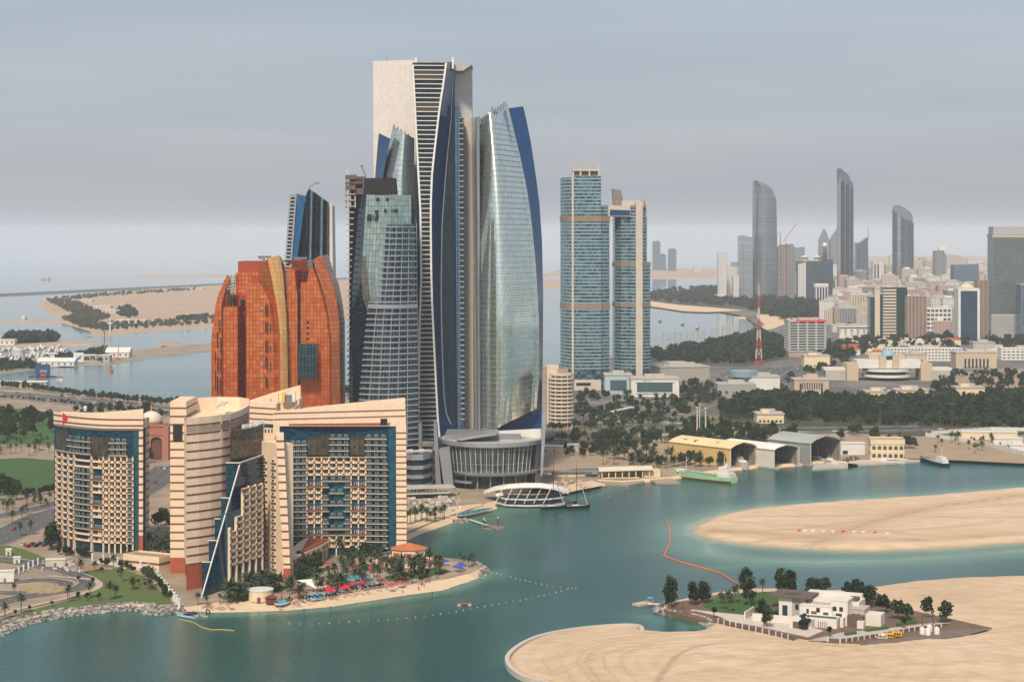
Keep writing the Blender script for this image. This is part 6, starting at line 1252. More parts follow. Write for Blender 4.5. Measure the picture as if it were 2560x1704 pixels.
def tower(name, label, u0, u1, vt, vb, dep, core, cat='building', bandm=None, fh=3.5, th=1.4, proud=.5, pier_n=0, pierm=None, ang=0.0, group=None, base=0, roofm=None, side_piers=True, top=1.2):
    """rectangular building; glazed core, proud floor bands and piers leave the windows as real recesses"""
    Y = F*(CH-GZ)/(vb-YH); x0, x1 = XU(u0, Y), XU(u1, Y); w = x1-x0; h = ZV(vt, Y)-GZ
    R = empty(name, ((x0+x1)/2, Y+dep/2, GZ), label, cat, group, rz=ang)
    me = MB().box(-w/2, w/2, -dep/2, dep/2, 0, h).mesh('wall', core); wall_uv(me); link('wall', me, R)
    if bandm:
        bme = MB().box(-w/2-proud, w/2+proud, -dep/2-proud, dep/2+proud, 0, th).mesh('floor_band', bandm); z = base
        while z < h-th*.5: link('floor_band', bme, R, (0, 0, z)); z += fh
    if pier_n:
        pw = max(.6, min(w*.05, w/pier_n*.35)); pm = MB().box(-pw/2, pw/2, -.35-proud, 1, base, h+.4).mesh('pier', pierm or bandm)
        for i in range(pier_n+1): link('pier', pm, R, (-w/2+w*i/pier_n, -dep/2, 0))
        if side_piers:
            sm = MB().box(-.35-proud, 1, -pw/2, pw/2, base, h+.4).mesh('pier', pierm or bandm)
            for i in range(max(1, int(pier_n*dep/w))+1): link('pier', sm, R, (-w/2, -dep/2+dep*i/max(1, int(pier_n*dep/w)), 0))
    if top: MB().box(-w/2-proud*1.3, w/2+proud*1.3, -dep/2-proud*1.3, dep/2+proud*1.3, h, h+top).build('parapet', roofm or pierm or bandm or CONC2, R); MB().box(-w*.2, w*.22, -dep*.2, dep*.2, h+top, h+top+3.2).build('roof_plant', CONC2, R)
    return R, w, h, dep, Y
WB = M('white_band', (0.60,0.60,0.57), (0.52,0.52,0.5), .05, .7); CB = M('cream_band', (0.58,0.50,0.40), (0.5,0.43,0.34), .05, .8); PB = M('pink_band', (0.36,0.255,0.205), (0.31,0.22,0.18), .05, .8); GB = M('grey_band', (0.36,0.37,0.38), rough=.6); TG = M('dark_green_glass', (0.008,0.035,0.035), (0.012,0.05,0.05), .1, .15, .2); DG = M('dark_blue_glass', (0.012,0.03,0.055), (0.02,0.05,0.08), .1, .15, .2)
# office block with red roof line
R, w, h, d, Y = tower('office_block', 'banded office block with red line under its roof beside the park', 1973, 2063, 803, 892, 44, TG, 'office', WB, 3.9, 1.2, .7, 4, GB, base=8)
MB().box(-w/2+10, w/2+1.2, -d/2-1.3, d/2+1.2, h-.6, h+1.4).build('red_fascia', M('red_fascia', (0.62,0.05,0.03)), R); MB().box(-w/2-1, w/2+1, -d/2-1, d/2+1, 0, 7).build('base_storey', PB, R)
for i in range(14): x, y = random.uniform(-w/2+4, w/2-4), random.uniform(-d/2+4, d/2-4); MB().box(x-2, x+2, y-1.5, y+1.5, h+1, h+3+random.random()*3).build('roof_plant', CONC2, R)
tower('apartment_block', 'cream apartment block with arched top storey beside the green striped tower', 2129, 2176, 737, 814, 24, DG, 'apartments', CB, 3.5, 1.6, .5, 7, CB)
for i, (u0, u1, vt, core, b, lb) in enumerate(((2176,2187,742,TG,None,'narrow dark green glass tower beside the cream slotted tower'), (2187,2200,722,M('cream_core', (0.55,0.48,0.36)),None,'slim cream tower with slots at its top beside the striped tower'), (2200,2208,735,TG,None,'narrow dark green link between two cream towers'), (2208,2240,718,TG,CB,'cream and dark green striped office tower'), (2240,2268,718,TG,None,'plain dark green glass tower joined to the striped tower'))):
    tower('office_tower', lb, u0, u1, vt, 850, 26, core, 'tower', b, 5.2, 2.9, .5)
tower('apartment_tower', 'pinkish brown apartment tower beside the dark green glass tower', 2270, 2316, 742, 852, 26, DG, 'apartments', PB, 3.5, 1.9, .6, 5, PB)
tower('apartment_block', 'grey and white apartment block with square window frames', 2316, 2378, 771, 838, 24, DG, 'apartments', WB, 7.6, 3.6, .5, 6, WB)
tower('apartment_block', 'white stepped apartment block next to the square-framed block', 2378, 2396, 768, 838, 24, DG, 'apartments', WB, 3.6, 1.8, .5, 2, WB)
R, w, h, d, Y = tower('office_tower', 'dark blue glass tower framed by white serrated side piers', 2398, 2446, 724, 860, 30, MG('office_blue', (0.01,0.035,0.075), (0.02,0.06,0.11), (0.03,0.07,0.11), 2, 3.6, .3, .1, .3), 'tower')
for s in (-1, 1): MB().box(s*w/2-2, s*w/2+2, -d/2-2, d/2, 0, h+2).build('side_pier', WB, R)
MB().box(-w/2+2, w/2-2, -d/2-2, -d/2, h-2, h+3).build('crown', WB, R); mb = MB().lathe((0, 0, h+3), [(12,0),(10,4),(5,6.5),(.1,7)], 12); mb.build('roof_dome', CB, R)
tower('apartment_tower', 'pink apartment tower behind the blue framed tower', 2446, 2470, 700, 856, 26, DG, 'apartments', PB, 3.5, 2, .5, 2, PB)
R, w, h, d, Y = tower('high_rise', 'broad grey-green balcony high-rise with flat screened crown', 2482, 2600, 588, 846, 36, MG('grey_green_glass', (0.08,0.13,0.13), (0.14,0.20,0.20), (0.05,0.08,0.08), 3, 3.6, .3, .15, .3), 'high-rise', M('balcony_grey', (0.22,0.26,0.25), rough=.6), 3.6, .8, 1.0, base=30)
MB().box(-w/2-1, w/2+1, -d/2-1, d/2+1, h-4, h+1).build('crown_band', CB, R); MB().box(-w/2+1, w/2-1, -d/2+1, d/2-1, h+1, h+15).build('crown_screen', GB, R)
for k in range(12): MB().box(-w/2-4, w/2-2, -d/2-6, -d/2, 2+k*3.4, 3.8+k*3.4).build('podium_band', WB, R)
MB().box(-w/2-3.4, w/2-2.5, -d/2-5.4, -d/2+3, 0, 40).build('podium_glazing', DG, R)
tower('office_tower', 'deep blue glass tower at the shoulder of the grey-green high-rise', 2552, 2600, 712, 852, 30, FARG, 'tower')
R, w, h, d, Y = tower('stepped_block', 'low white stepped block with dark trapezoid windows behind the beach park', 2098, 2176, 818, 845, 20, TG, 'building', WB, 3.6, 2, .6)
for k in range(5): a = -w/2+w*(k+.5)/5; MB().add([(a-5,-d/2-.9,0),(a+5,-d/2-.9,0),(a+2,-d/2-.9,h-2),(a-2,-d/2-.9,h-2),(a-5,-d/2,0),(a+5,-d/2,0),(a+2,-d/2,h-2),(a-2,-d/2,h-2)], [(0,1,2,3),(1,5,6,2),(0,3,7,4),(3,2,6,7)]).build('buttress', WB, R)
tower('long_block', 'long white low-rise block with two dark stair bays', 2217, 2404, 872, 902, 22, DG, 'building', WHITE, 4.2, 2.6, .5, 22, WHITE)
tower('long_block', 'white low-rise block with pinkish roof behind the arched beige hall', 2505, 2640, 872, 900, 22, DG, 'building', WHITE, 4.2, 2.6, .5, 12, WHITE)
R, w, h, d, Y = tower('arched_hall', 'beige hall with a row of tall arched windows', 2390, 2492, 882, 921, 30, M('sand_stone', (0.47,0.38,0.28), (0.42,0.34,0.25), .05, .8), 'hall')
apn = arch_panel(w/11, h*.8, w/11*.5, h*.55, d=.8).mesh('arch', MATS['sand_stone'])
MB().box(-w/2+w/11*2, w/2-w/11*2, -d/2-.2, -d/2, 1, h*.75).build('glazing', DG, R)
for i in range(2, 9): link('arch', apn, R, (-w/2+w/11*i, -d/2-1.0, h*.1))
R, w, h, d, Y = tower('arched_hall', 'second beige hall with arches, behind the domed building', 2264, 2318, 886, 918, 24, MATS['sand_stone'], 'hall')
for i in range(4): MB().box(-w*.3+w*.17*i, -w*.3+w*.17*i+w*.07, -d/2-.2, -d/2, h*.2, h*.6).build('arched_window', DG, R)
tower('pale_block', 'plain pale grey prism rising behind the arched beige hall', 2433, 2488, 857, 884, 26, CONC2, 'building')
R, w, h, d, Y = tower('stone_office', 'beige stone office with deep vertical slots beside the dark wood', 1986, 2072, 950, 991, 30, MATS['sand_stone'], 'office')
for i in range(9): MB().box(-w*.28+i*w*.07, -w*.28+i*w*.07+1.2, -d/2-.15, -d/2, h*.45, h*.85).build('slot_window', DG, R)
for x in (-w*.32, w*.3): MB().box(x-1, x+1, -d/2-.2, -d/2, 0, h*.8).build('slot_window', DG, R)
MB().box(-w*.12, w*.06, -d/2-.3, -d/2, 0, h*.4).build('entrance', DG, R); MB().box(-4, 8, -8, 4, h+1, h+6).build('roof_box', MATS['sand_stone'], R)
# domed cultural hall
R = empty('domed_hall', G(2220,950,GZ), 'white cultural hall with blue dome and curved terraces', 'hall')
px_m = F/G(2220,950,GZ)[1]; 
def q_(v): return ZV(v, R.location[1])-GZ
for x0, x1, z0, z1, m, nm in ((-76,-40,0,12,CONC2,'wing'), (40,76,0,12,CONC2,'wing'), (-52,-38,0,q_(907),MATS['sand_stone'],'end_pier'), (38,52,0,q_(907),MATS['sand_stone'],'end_pier'), (-78,-40,12,15,WHITE,'wing_roof'), (40,78,12,15,WHITE,'wing_roof')): MB().box(x0, x1, -10 if nm == 'end_pier' else 0, 22, z0, z1).build(nm, m, R)
for k, (rr, z0, z1, m) in enumerate(((26,0,3,DG), (30,4,7,WHITE), (24,7,10,DG), (29,11,14,WHITE), (39,15,25,WHITE))): MB().lathe((0,10,0), [(.1,z0),(rr,z0),(rr,z1),(.1,z1)], 24).build('terrace', m, R) if k < 4 else MB().box(-39, 39, -6, 20, z0, z1).build('upper_wall', m, R)
for x in (-8, 8): MB().box(x-4, x+4, -9, -4, 15, 30).build('stone_pier', MATS['sand_stone'], R)
MB().box(-22, 22, 6, 20, 25, 31).build('drum', MATS['sand_stone'], R); MB().lathe((0,0,30), [(8.2,0),(8.2,1),(7.2,4),(4.6,6.3),(.1,7.2)], 20).build('dome', MG('blue_dome', (0.02,0.16,0.42), (0.05,0.26,0.5), (0.2,0.35,0.5), 4, 4, .8, .3, 0), R)
# shopping mall and hotel annexes by the twin towers
R, w, h, d, Y = tower('shopping_mall', 'large windowless grey mall block behind the twin towers', 1630, 1760, 918, 960, 70, M('mall_grey', (0.34,0.315,0.29), (0.3,0.28,0.26), .02, .8), 'mall', ang=math.radians(14))
for i in range(10): x = random.uniform(-w/2+5, w/2-5); y = random.uniform(-d/2+5, d/2-5); MB().box(x-3, x+3, y-2, y+2, h+1, h+3.5).build('roof_plant', CONC2, R)
R, w, h, d, Y = tower('events_hall', 'low white hall with one wide framed window before the grey mall', 1578, 1698, 948, 992, 40, WB, 'hall')
MB().box(-w*.38, w*.36, -d/2-.5, -d/2, h*.28, h*.82).build('window', NG, R); MB().box(-w*.42, w*.40, -d/2-.9, -d/2-.5, h*.84, h*.9).build('window_frame', WHITE, R); MB().box(-w*.42, w*.40, -d/2-.9, -d/2-.5, h*.2, h*.27).build('window_frame', WHITE, R)
R, w, h, d, Y = tower('link_hall', 'pale blue glazed hall between the twin towers and the framed hall', 1512, 1580, 938, 985, 30, M('pale_blue_wall', (0.34,0.45,0.48)), 'hall'); MB().box(-w*.3, w*.3, -d/2-.4, -d/2, h*.2, h*.75).build('window', NG, R)
tower('low_block', 'grey low block with louvred walls at the edge of the dark wood', 1794, 1890, 962, 994, 34, M('louvre_grey', (0.33,0.31,0.28), (0.28,0.27,0.25), .05, .8), 'building', GB, 1.6, .5, .2)
R, w, h, d, Y = tower('low_block', 'pale block with round teal glass drum on its roof', 1872, 1950, 943, 975, 34, WB, 'building')
MB().lathe((-22,-4,h), [(16,0),(16,7),(.1,7)], 20).build('roof_drum', NB, R)
for lb, u0, u1, vt, vb in (('low sand-coloured compound with many flat roofs behind the dark wood', 2165, 2240, 980, 998), ('second low sand-coloured compound with flat roofs behind the dark wood', 2240, 2322, 976, 1000), ('square sand-coloured house with dark square portal window', 2390, 2462, 970, 998), ('pale roadside villa block at the foot of the dark wood', 1892, 1960, 1036, 1058), ('cream hall with flat roof behind the palm-lined avenue', 2010, 2075, 890, 918)):
    R, w, h, d, Y = tower('low_block', lb, u0, u1, vt, vb, 24, CRM, 'building')
    for i in range(6): MB().box(-w*.42+i*w*.15, -w*.42+i*w*.15+2.2, -d/2-.15, -d/2, 1, 3.2).build('window', DG, R)
    MB().box(-w*.3, 0, -d*.3, d*.2, h+1, h+4).build('roof_storey', CRM, R)
# tan hotel towers with curved balconies
for (uc, wv, vt, vb, lb) in ((1404,66,918,1068,'tan hotel tower with curved balcony floors beside the glass lens tower'), (1168,60,936,1072,'tan balcony tower glimpsed between the tallest skyscraper and the lens tower')):
    Y = F*(CH-GZ)/(vb-YH)+(60 if uc == 1168 else 0); r = wv/2/F*Y; R = empty('balcony_tower', (XU(uc, Y), Y+r, GZ), lb, 'tower'); h = ZV(vt+22, Y)-GZ
    MB().lathe((0,0,0), [(r*.86,0),(r*.86,h)], 24).build('glazing', M('brown_glazing', (0.045,0.035,0.03), rough=.3), R)
    bm = MB().lathe((0,0,0), [(r*.8,0),(r,0),(r,1.75),(r*.8,1.75)], 24).mesh('balcony', CB); z = 4
    while z < h: link('balcony', bm, R, (0, 0, z)); z += 3.6
    fm = MB().box(-.3, .3, -r*.96, -r*.8, 0, h).mesh('party_wall', CB)
    for k in range(12): o = link('party_wall', fm, R); o.rotation_euler = (0, 0, k*math.pi/6)
    MB().lathe((0,0,h), [(r*.9,0),(r*.9,2),(.1,2)], 20).build('roof', CB, R); MB().box(-r*1.1, -r*.2, -r*.1, r*.9, 0, h+9).build('stair_tower', CB, R); MB().box(-r*.3, r*.5, -r*.5, r*.3, h+2, h+6).build('roof_plant', PB, R)
# ---- landmark towers of the far city
def far(name, label, parts, Y, cat='skyscraper'):
    R = root0(name, label, cat)
    for nm, poly, y0, y1, m in parts: slab(nm, poly, Y+y0, Y+y1, m, R)
    return R
YL_ = 5300
LMG = MG('landmark_glass', (0.13,0.17,0.20), (0.20,0.24,0.27), (0.28,0.32,0.36), 300, 5, 1.6, .15, .5, .5)
LM = root0('skyscraper', 'banded grey tower with quarter-round top above the beach park', 'skyscraper')
Ll = itp([(451,1886),(560,1884),(751,1881)]); Lr_ = itp([(451,1890),(455,1905),(462,1920),(475,1932),(499,1941),(600,1943),(751,1945)])
sheet('glazing', Ll, Lr_, 451.5, 751, lambda s, v: YL_-25*math.sin(math.pi*s), LMG, LM, 14, 40); slab('back_wall', [(1886,452),(1905,456),(1920,464),(1932,478),(1940,500),(1942,751),(1883,751)], YL_+2, YL_+40, FARG, LM)
sheet('side_glazing', lambda v: Ll(v)-.5, lambda v: Ll(v)+9-(v-451)*.01, 451, 751, lambda s, v: YL_+12-26*s, MG('landmark_side', (0.06,0.08,0.11), (0.09,0.12,0.15), (0.12,0.15,0.18), 300, 5, 1.4, .15, .4), LM, 3, 10)
far('skyscraper', 'pale blue round-shouldered tower beside the quarter-round tower', (('glazing', [(1848,590),(1858,588),(1882,594),(1882,745),(1848,745)], 0, 40, MG('pale_banded_glass', (0.20,0.27,0.32), (0.28,0.35,0.39), (0.36,0.42,0.46), 300, 5, 1.8, .15, .5)), ('front_bay', [(1860,612),(1882,610),(1882,745),(1860,745)], -14, 0, MATS['pale_banded_glass'])), 5250)
far('skyscraper', 'narrow white tower with folded hexagonal facade by the beach', (('wall', [(1796,633),(1818,633),(1817,745),(1796,745)], 0, 30, MW('hex_white', (0.55,0.56,0.55), (0.06,0.07,0.08), 6, 6, 3)), ('base', [(1788,736),(1818,738),(1818,748),(1788,748)], -6, 10, CB)), 5200)
far('apartment_tower', 'white stepped apartment tower with teal top beside the hexagonal tower', (('wall', [(1818,662),(1848,656),(1848,742),(1818,742)], 0, 30, MW2), ('teal_top', [(1828,656),(1848,654),(1848,664),(1828,664)], -1, 25, NB)), 5300, 'apartments')
far('apartment_tower', 'small white tower with dark strip in front of the teal-topped block', (('wall', [(1833,690),(1848,688),(1848,742),(1833,742)], 0, 30, MW2),), 5200, 'apartments')
CT = far('unfinished_tower', 'grey tower under construction with two cranes', (('frame', [(1946,617),(1987,615),(1988,752),(1946,752)], 0, 40, MW4), ('crown', [(1950,612),(1984,610),(1984,617),(1950,617)], 5, 30, STEELD)), 5150, 'tower')
for nm, u, vt, jib in (('tower_crane', 1951, 580, (1938,583,1956,581)), ('tower_crane', 1965, 600, (1959,603,1993,557))):
    c = root0(nm, 'red tower crane with level jib on the unfinished tower' if jib[0] == 1938 else 'red luffing crane with raised jib on the unfinished tower', 'crane'); MB().bar(P(u,752,5140), P(u,vt,5140), 1.6).build('mast', M('crane_red', (0.40,0.12,0.08)), c); MB().bar(P(jib[0],jib[1],5140), P(jib[2],jib[3],5140), 1.1).build('jib', MATS['crane_red'], c); MB().box(XU(u,5140)-3, XU(u,5140)+3, 5137, 5143, ZV(vt+6,5140), ZV(vt+2,5140)).build('cab', WHITE, c)
far('tower', 'hazy grey twin-topped block far behind the dark glass towers', (('wall', [(1990,619),(2012,617),(2012,700),(1990,700)], 0, 40, MW4),), 7200, 'tower')
R = far('tower', 'dark blue glass slab with two roof drums', (('glazing', [(1995,654),(2050,652),(2052,760),(1995,760)], 0, 40, MG('navy_grid', (0.015,0.035,0.065), (0.03,0.06,0.10), (0.09,0.12,0.15), 4, 4.4, .8, .12, .3)), ('white_grid', [(1995,660),(2015,656),(2015,760),(1995,760)], -3, 2, MW2)), 5080, 'tower')
for u in (2012, 2042): x, y, z = P(u, 652, 5095); MB().lathe((x, y, z), [(7,0),(7,8),(11,9),(11,11),(8,14),(.1,14)], 14).build('roof_drum', CB, R)
R = far('tower', 'dark blue tower topped by a white ball', (('glazing', [(2057,632),(2068,630),(2068,648),(2083,632+16),(2083,760),(2057,760)], 0, 40, MATS['navy_grid']),), 5060, 'tower'); x, y, z = P(2062, 613, 5070); MB().lathe((x, y, z), [(.1,-7),(5,-5),(7.5,0),(5,5),(.1,7)], 14).build('ball', WHITE, R, True)
slab('shaft', [(2057,618),(2067,618),(2067,640),(2057,640)], 5062, 5080, FARG, R)
R = far('tower', 'white crown-topped building with tall dark strips before the dark glass slab', (('glazing', [(2041,714),(2069,714),(2069,764),(2041,764)], 0, 30, DG), ('crown', [(2038,709),(2071,709),(2071,718),(2038,718)], -4, 30, WHITE)), 4950, 'building')
for u in (2040, 2047, 2054, 2061, 2068): slab('pier', [(u,716),(u+2.4,716),(u+2.4,758),(u,758)], 4946, 4952, WHITE, R)
slab('base', [(2038,756),(2071,756),(2071,765),(2038,765)], 4944, 4975, CB, R)
far('skyscraper', 'hazy pointed twin tower behind the tallest far tower, standing alone', (('wall', [(2050,600),(2056,585),(2062,572),(2068,585),(2073,600),(2073,700),(2050,700)], 0, 40, MW4),), 7000); far('skyscraper', 'hazy pointed twin tower half hidden by the tallest far tower', (('wall', [(2077,600),(2086,585),(2096,571),(2100,580),(2100,700),(2077,700)], 0, 40, MW4),), 7000)
YB = 5700
FR = root0('skyscraper', 'tallest far tower with ribbed glass and jagged slanting top', 'skyscraper')
RIB1 = MG('dark_rib_glass', (0.05,0.08,0.11), (0.09,0.13,0.17), (0.10,0.14,0.18), 300, 4.5, .8, .1, .5)
slab('crown', [(2098,453),(2098,422),(2101,419),(2112,430),(2118,434),(2124,441),(2126,450),(2133,458),(2134,475),(2116,466)], YB-2, YB+40, M('crown_blue', (0.10,0.14,0.19), rough=.4, metal=.3), FR)
for i in range(6):
    u = 2098+6*i; sheet('glazed_rib', lambda v, u=u: u, lambda v, u=u: u+6, 445+5*i, 700, lambda s, v: YB-10*math.sin(math.pi*s), RIB1 if i % 2 else MG('bright_rib_glass', (0.42,0.45,0.46), (0.55,0.57,0.56), (0.2,0.24,0.28), 300, 4.5, .7, .1, .8), FR, 6, 6)
slab('back_wall', [(2098,450),(2134,470),(2134,700),(2098,700)], YB+1, YB+40, FARG, FR)
RT = root0('skyscraper', 'round ribbed glass tower with slanting disc roof', 'skyscraper'); Yr = 5560
for i in range(8):
    a0, a1 = math.pi+math.pi*i/8, math.pi+math.pi*(i+1)/8; c = (XU(2262, Yr), Yr+30); rr = 29
    pts = []
    for j in range(4):
        a = a0+(a1-a0)*j/3; b = 3*math.sin(math.pi*j/3); pts.append((c[0]+(rr+b)*math.cos(a), c[1]+(rr+b)*math.sin(a)))
    tz = [ZV(540-16*(-(x-c[0])/rr)-7*(c[1]-y)/rr*-1, Yr) for x, y in pts]
    me = MB().loft([[(x, y, 2) for x, y in pts], [(x, y, z) for (x, y), z in zip(pts, tz)]]).mesh('glazed_rib', RIB1 if i % 2 else MATS['bright_rib_glass'] if i in (2,) else MATS['landmark_side'], True); rings_uv(me, arc(pts)); link('glazed_rib', me, RT)
disc = [(XU(2262+25*math.cos(t), Yr), Yr+30+29*math.sin(t), ZV(531+(9*math.cos(t))-17*math.sin(t)-0, Yr)) for t in np.linspace(0, 6.283, 28, endpoint=False)]
mb = MB(); mb.add(disc+[(x, y, z-14) for x, y, z in disc], [tuple(range(28))]+[(i, 28+i, 28+(i+1) % 28, (i+1) % 28) for i in range(28)]); me = mb.mesh('disc_roof', M('disc_glass', (0.14,0.18,0.22), rough=.3, metal=.3)); link('disc_roof', me, RT)
far('skyscraper', 'dark slant-topped tower with antenna beside the tallest far tower', (('glazing', [(2141,606),(2148,609),(2170,593),(2171,690),(2141,690)], 0, 40, FARG), ('antenna', [(2170.3,569),(2171.3,569),(2171.5,600),(2170,600)], 5, 7, STEELD)), 5900)
far('tower', 'pale sail-topped tower in the hazy city behind the low roofs', (('wall', [(2339,627),(2366,624),(2366,690),(2339,690)], 0, 40, MW4), ('sail', [(2347,617),(2365,611),(2366,640),(2360,626),(2348,627)], -2, 6, WHITE)), 5600, 'tower')
far('tower', 'slim white tower with tall arched slots among low roofs', (('wall', [(2182,654),(2202,654),(2202,700),(2182,700)], 0, 24, MW2), ('slot', [(2186,660),(2189,660),(2189,695),(2186,695)], -1, 0, DG), ('slot', [(2194,660),(2197,660),(2197,695),(2194,695)], -1, 0, DG)), 5000, 'tower')
far('tower', 'dark wide office block among the low roofs of the far city', (('wall', [(2385,662),(2446,660),(2448,705),(2384,705)], 0, 40, FARG),), 5000, 'building')
for lb, u0, u1, vt, vb, m in (('pinkish square block with step top behind the beach towers', 2097, 2141, 690, 757, MW3), ('slim white block beside the pinkish square block', 2088, 2097, 700, 756, MW2), ('white block with three tall arched bays in the middle of the city', 2304, 2347, 686, 735, MW2), ('cream gabled block left of the three-arched white block', 2263, 2300, 692, 728, MW1), ('long brown block with blue window strips behind the pinkish brown tower', 2296, 2345, 728, 785, MW3), ('wide tan block with white window bands right of the brown block', 2345, 2395, 714, 770, MW3), ('white block with two square emblems among the front towers', 2150, 2210, 712, 750, MW1), ('tall cream block edging the grey-green high-rise', 2450, 2482, 712, 800, MW3), ('white terrace block between the square-framed block and the city', 2340, 2400, 750, 800, MW2)):
    Y = F*(CH-GZ)/(vb-YH); far('apartment_block', lb, (('wall', [(u0,vt),(u1,vt),(u1,vb),(u0,vb)], 0, 30, m), ('roof_plant', [(u0+3,vt-3),(u0+(u1-u0)*.5,vt-3),(u0+(u1-u0)*.5,vt),(u0+3,vt)], 5, 15, CONC2)), Y, 'apartments')
for lb, u0, u1, vt, Y in (('faint broad tower far across the water beyond the twin towers', 1632, 1651, 603, 9800), ('faint low tower beside the faint broad tower', 1651, 1665, 635, 9800), ('faint slim tower with pointed top far across the water', 1672, 1691, 622, 9600)):
    far('distant_tower', lb, (('wall', [(u0,vt),(u1-6,vt-1),(u1,vt+2),(u1,680),(u0,680)], 0, 60, FARG),), Y, 'tower')
far('distant_block', 'faint wide pale hall far across the water between the twin towers', (('wall', [(1735,668),(1745,660),(1750,668),(1752,684),(1733,684)], 0, 60, CONC2),), 9400, 'building')
# generic blocks of the far city
random.seed(21); bm_ = [MW1, MW2, MW2, MW2, MW4, MW5, MW1, MW3]
cat_lb = {'cream_windows': 'cream', 'white_windows': 'white', 'pink_windows': 'pinkish', 'grey_windows': 'grey', 'tan_windows': 'tan'}
nb_ = 0
for row, (Yr_, n, u0, u1, hmin, hmax) in enumerate(((3500,18,2100,2600,10,26), (3750,26,2080,2600,16,42), (4050,34,2070,2600,20,56), (4400,38,2080,2600,22,60), (4800,38,2085,2600,24,64), (5300,38,2090,2600,26,70), (5900,34,1985,2600,28,70), (6700,30,1990,2600,28,72), (7700,24,1980,2600,30,80), (8900,18,1980,2600,30,80))):
    for i in range(n):
        u = u0+(u1-u0)*(i+random.uniform(.1, .9))/n; Y = Yr_*random.uniform(.97, 1.03); w = random.uniform(16, 44)*(1+Y/14000); d = random.uniform(20, 40); h = random.uniform(hmin, hmax)*(1.25 if random.random() < .15 else 1)
        m = random.choice(bm_); mb = MB().box(-w/2, w/2, -d/2, d/2, 0, h)
        R = empty('city_block', (XU(u, Y), Y, GZ), cat_lb[m.name]+' '+('low-rise' if h < 32 else 'mid-rise' if h < 52 else 'tall')+' flat-roofed block in the hazy city '+('between the front towers' if row < 4 else 'around the far skyscrapers' if row < 7 else 'on the far skyline'), 'building', 'blocks of the hazy city', rz=random.uniform(-.3, .3))
        me = mb.mesh('wall', m); wall_uv(me); link('wall', me, R); rp = MB().box(-w*.3, w*random.uniform(0, .3), -d*.3, d*.2, h, h+random.uniform(2.5, 6)); rp.build('roof_plant', CONC2 if random.random() < .7 else WHITE, R); MB().box(-w/2-.4, w/2+.4, -d/2-.4, -d/2, h-1.5, h+1).build('parapet', CONC2, R); nb_ += 1
# red and white lattice mast
LM_ = root0('radio_mast', 'red and white lattice radio mast above the beach park', 'mast'); xb, yb, _ = G(1897,917,GZ); prev = None
hz = [(0,5.2),(12,4.2),(24,3.4),(36,2.6),(50,1.9),(64,1.3),(80,.8),(96,.4),(112,.15)]
for k, ((z0, r0), (z1, r1)) in enumerate(zip(hz, hz[1:])):
    mb = MB()
    for i in range(4):
        a = math.pi/4+i*math.pi/2; b = a+math.pi/2; p = lambda r, t, z: (xb+r*math.cos(t), yb+r*math.sin(t), GZ+z)
        mb.bar(p(r0*1.3, a, z0), p(r1*1.3, a, z1), .45); mb.bar(p(r0*1.3, a, z0), p(r1*1.3, b, z1), .22); mb.bar(p(r0*1.3, b, z0), p(r1*1.3, a, z1), .22); mb.bar(p(r1*1.3, a, z1), p(r1*1.3, b, z1), .25)
    mb.build('mast_section', [M('mast_red', (0.42,0.08,0.05)), M('mast_white', (0.55,0.5,0.47))][k % 2], LM_)
# floodlight frames along the beach
for (u, v) in ((1666,861),(1695,858),(1724,854),(1752,851),(1786,846),(1815,842),(1857,832)):
    Y = F*(CH-GZ)/(v+2-YH); R = empty('light_rig', (XU(u, Y), Y, GZ), 'grey lattice panel frame standing along the city beach', 'frame', 'lattice frames along the city beach')
    mb = MB()
    for k in range(5): mb.box(-7, 7, -.2, .2, 3+k*3.5, 4.6+k*3.5)
    mb.build('panel', MATS['louvre_grey'], R); MB().box(-6, -5.4, -.3, .3, 0, 20).build('post', STEELD, R); MB().box(5.4, 6, -.3, .3, 0, 20).build('post', STEELD, R)
# palace gate with dome behind the curved hotel block
PG = empty('palace_gate', (*G(392,1150,GZ)[:2], GZ), 'rose stone gatehouse with tall arch and white dome behind the hotel', 'gatehouse'); PG.scale = (.9, .9, .76)
RSS = M('rose_stone', (0.36,0.15,0.105), (0.31,0.13,0.09), .1, .8)
MB().box(-14, 9.8, 3, 22, 0, 36).build('body', RSS, PG)
ap = arch_panel(20, 34, 10, 24, d=2.5, n=12).mesh('arch', RSS); link('arch', ap, PG, (-10.5, .4, 0)); MB().box(-6, 5, 2.6, 3, 0, 26).build('painted_shadow_wall', M('painted_rose_shade', (0.12,0.05,0.04)), PG)  # sheet behind the arch coloured darker rose in place of its shadow
for z in (26, 34.5): MB().box(-15, 10.8, -.3, 23, z, z+1.3).build('cornice', RSS, PG)
for x in (-13, 8): MB().box(x-2.2, x+2.2, -.8, 2, 0, 37).build('corner_tower', RSS, PG); MB().lathe((x,0,37), [(1.6,0),(1.6,1),(1.2,2.4),(.1,3.4)], 10).build('cupola', RSS, PG)
MB().lathe((-7,12,36), [(10,0),(10,3),(9.4,3)], 20).build('drum', RSS, PG); MB().lathe((-7,12,39), [(9.4,0),(9.6,2),(8.6,5.5),(6,8.5),(3,10.3),(.1,11)], 20).build('dome', M('pearl_dome', (0.6,0.56,0.5)), PG, True); MB().lathe((-7,12,50), [(.9,0),(.5,2),(.9,3),(.3,6),(.05,11)], 8).build('finial', M('gilt', (0.7,0.42,0.1), metal=.6, rough=.3), PG)
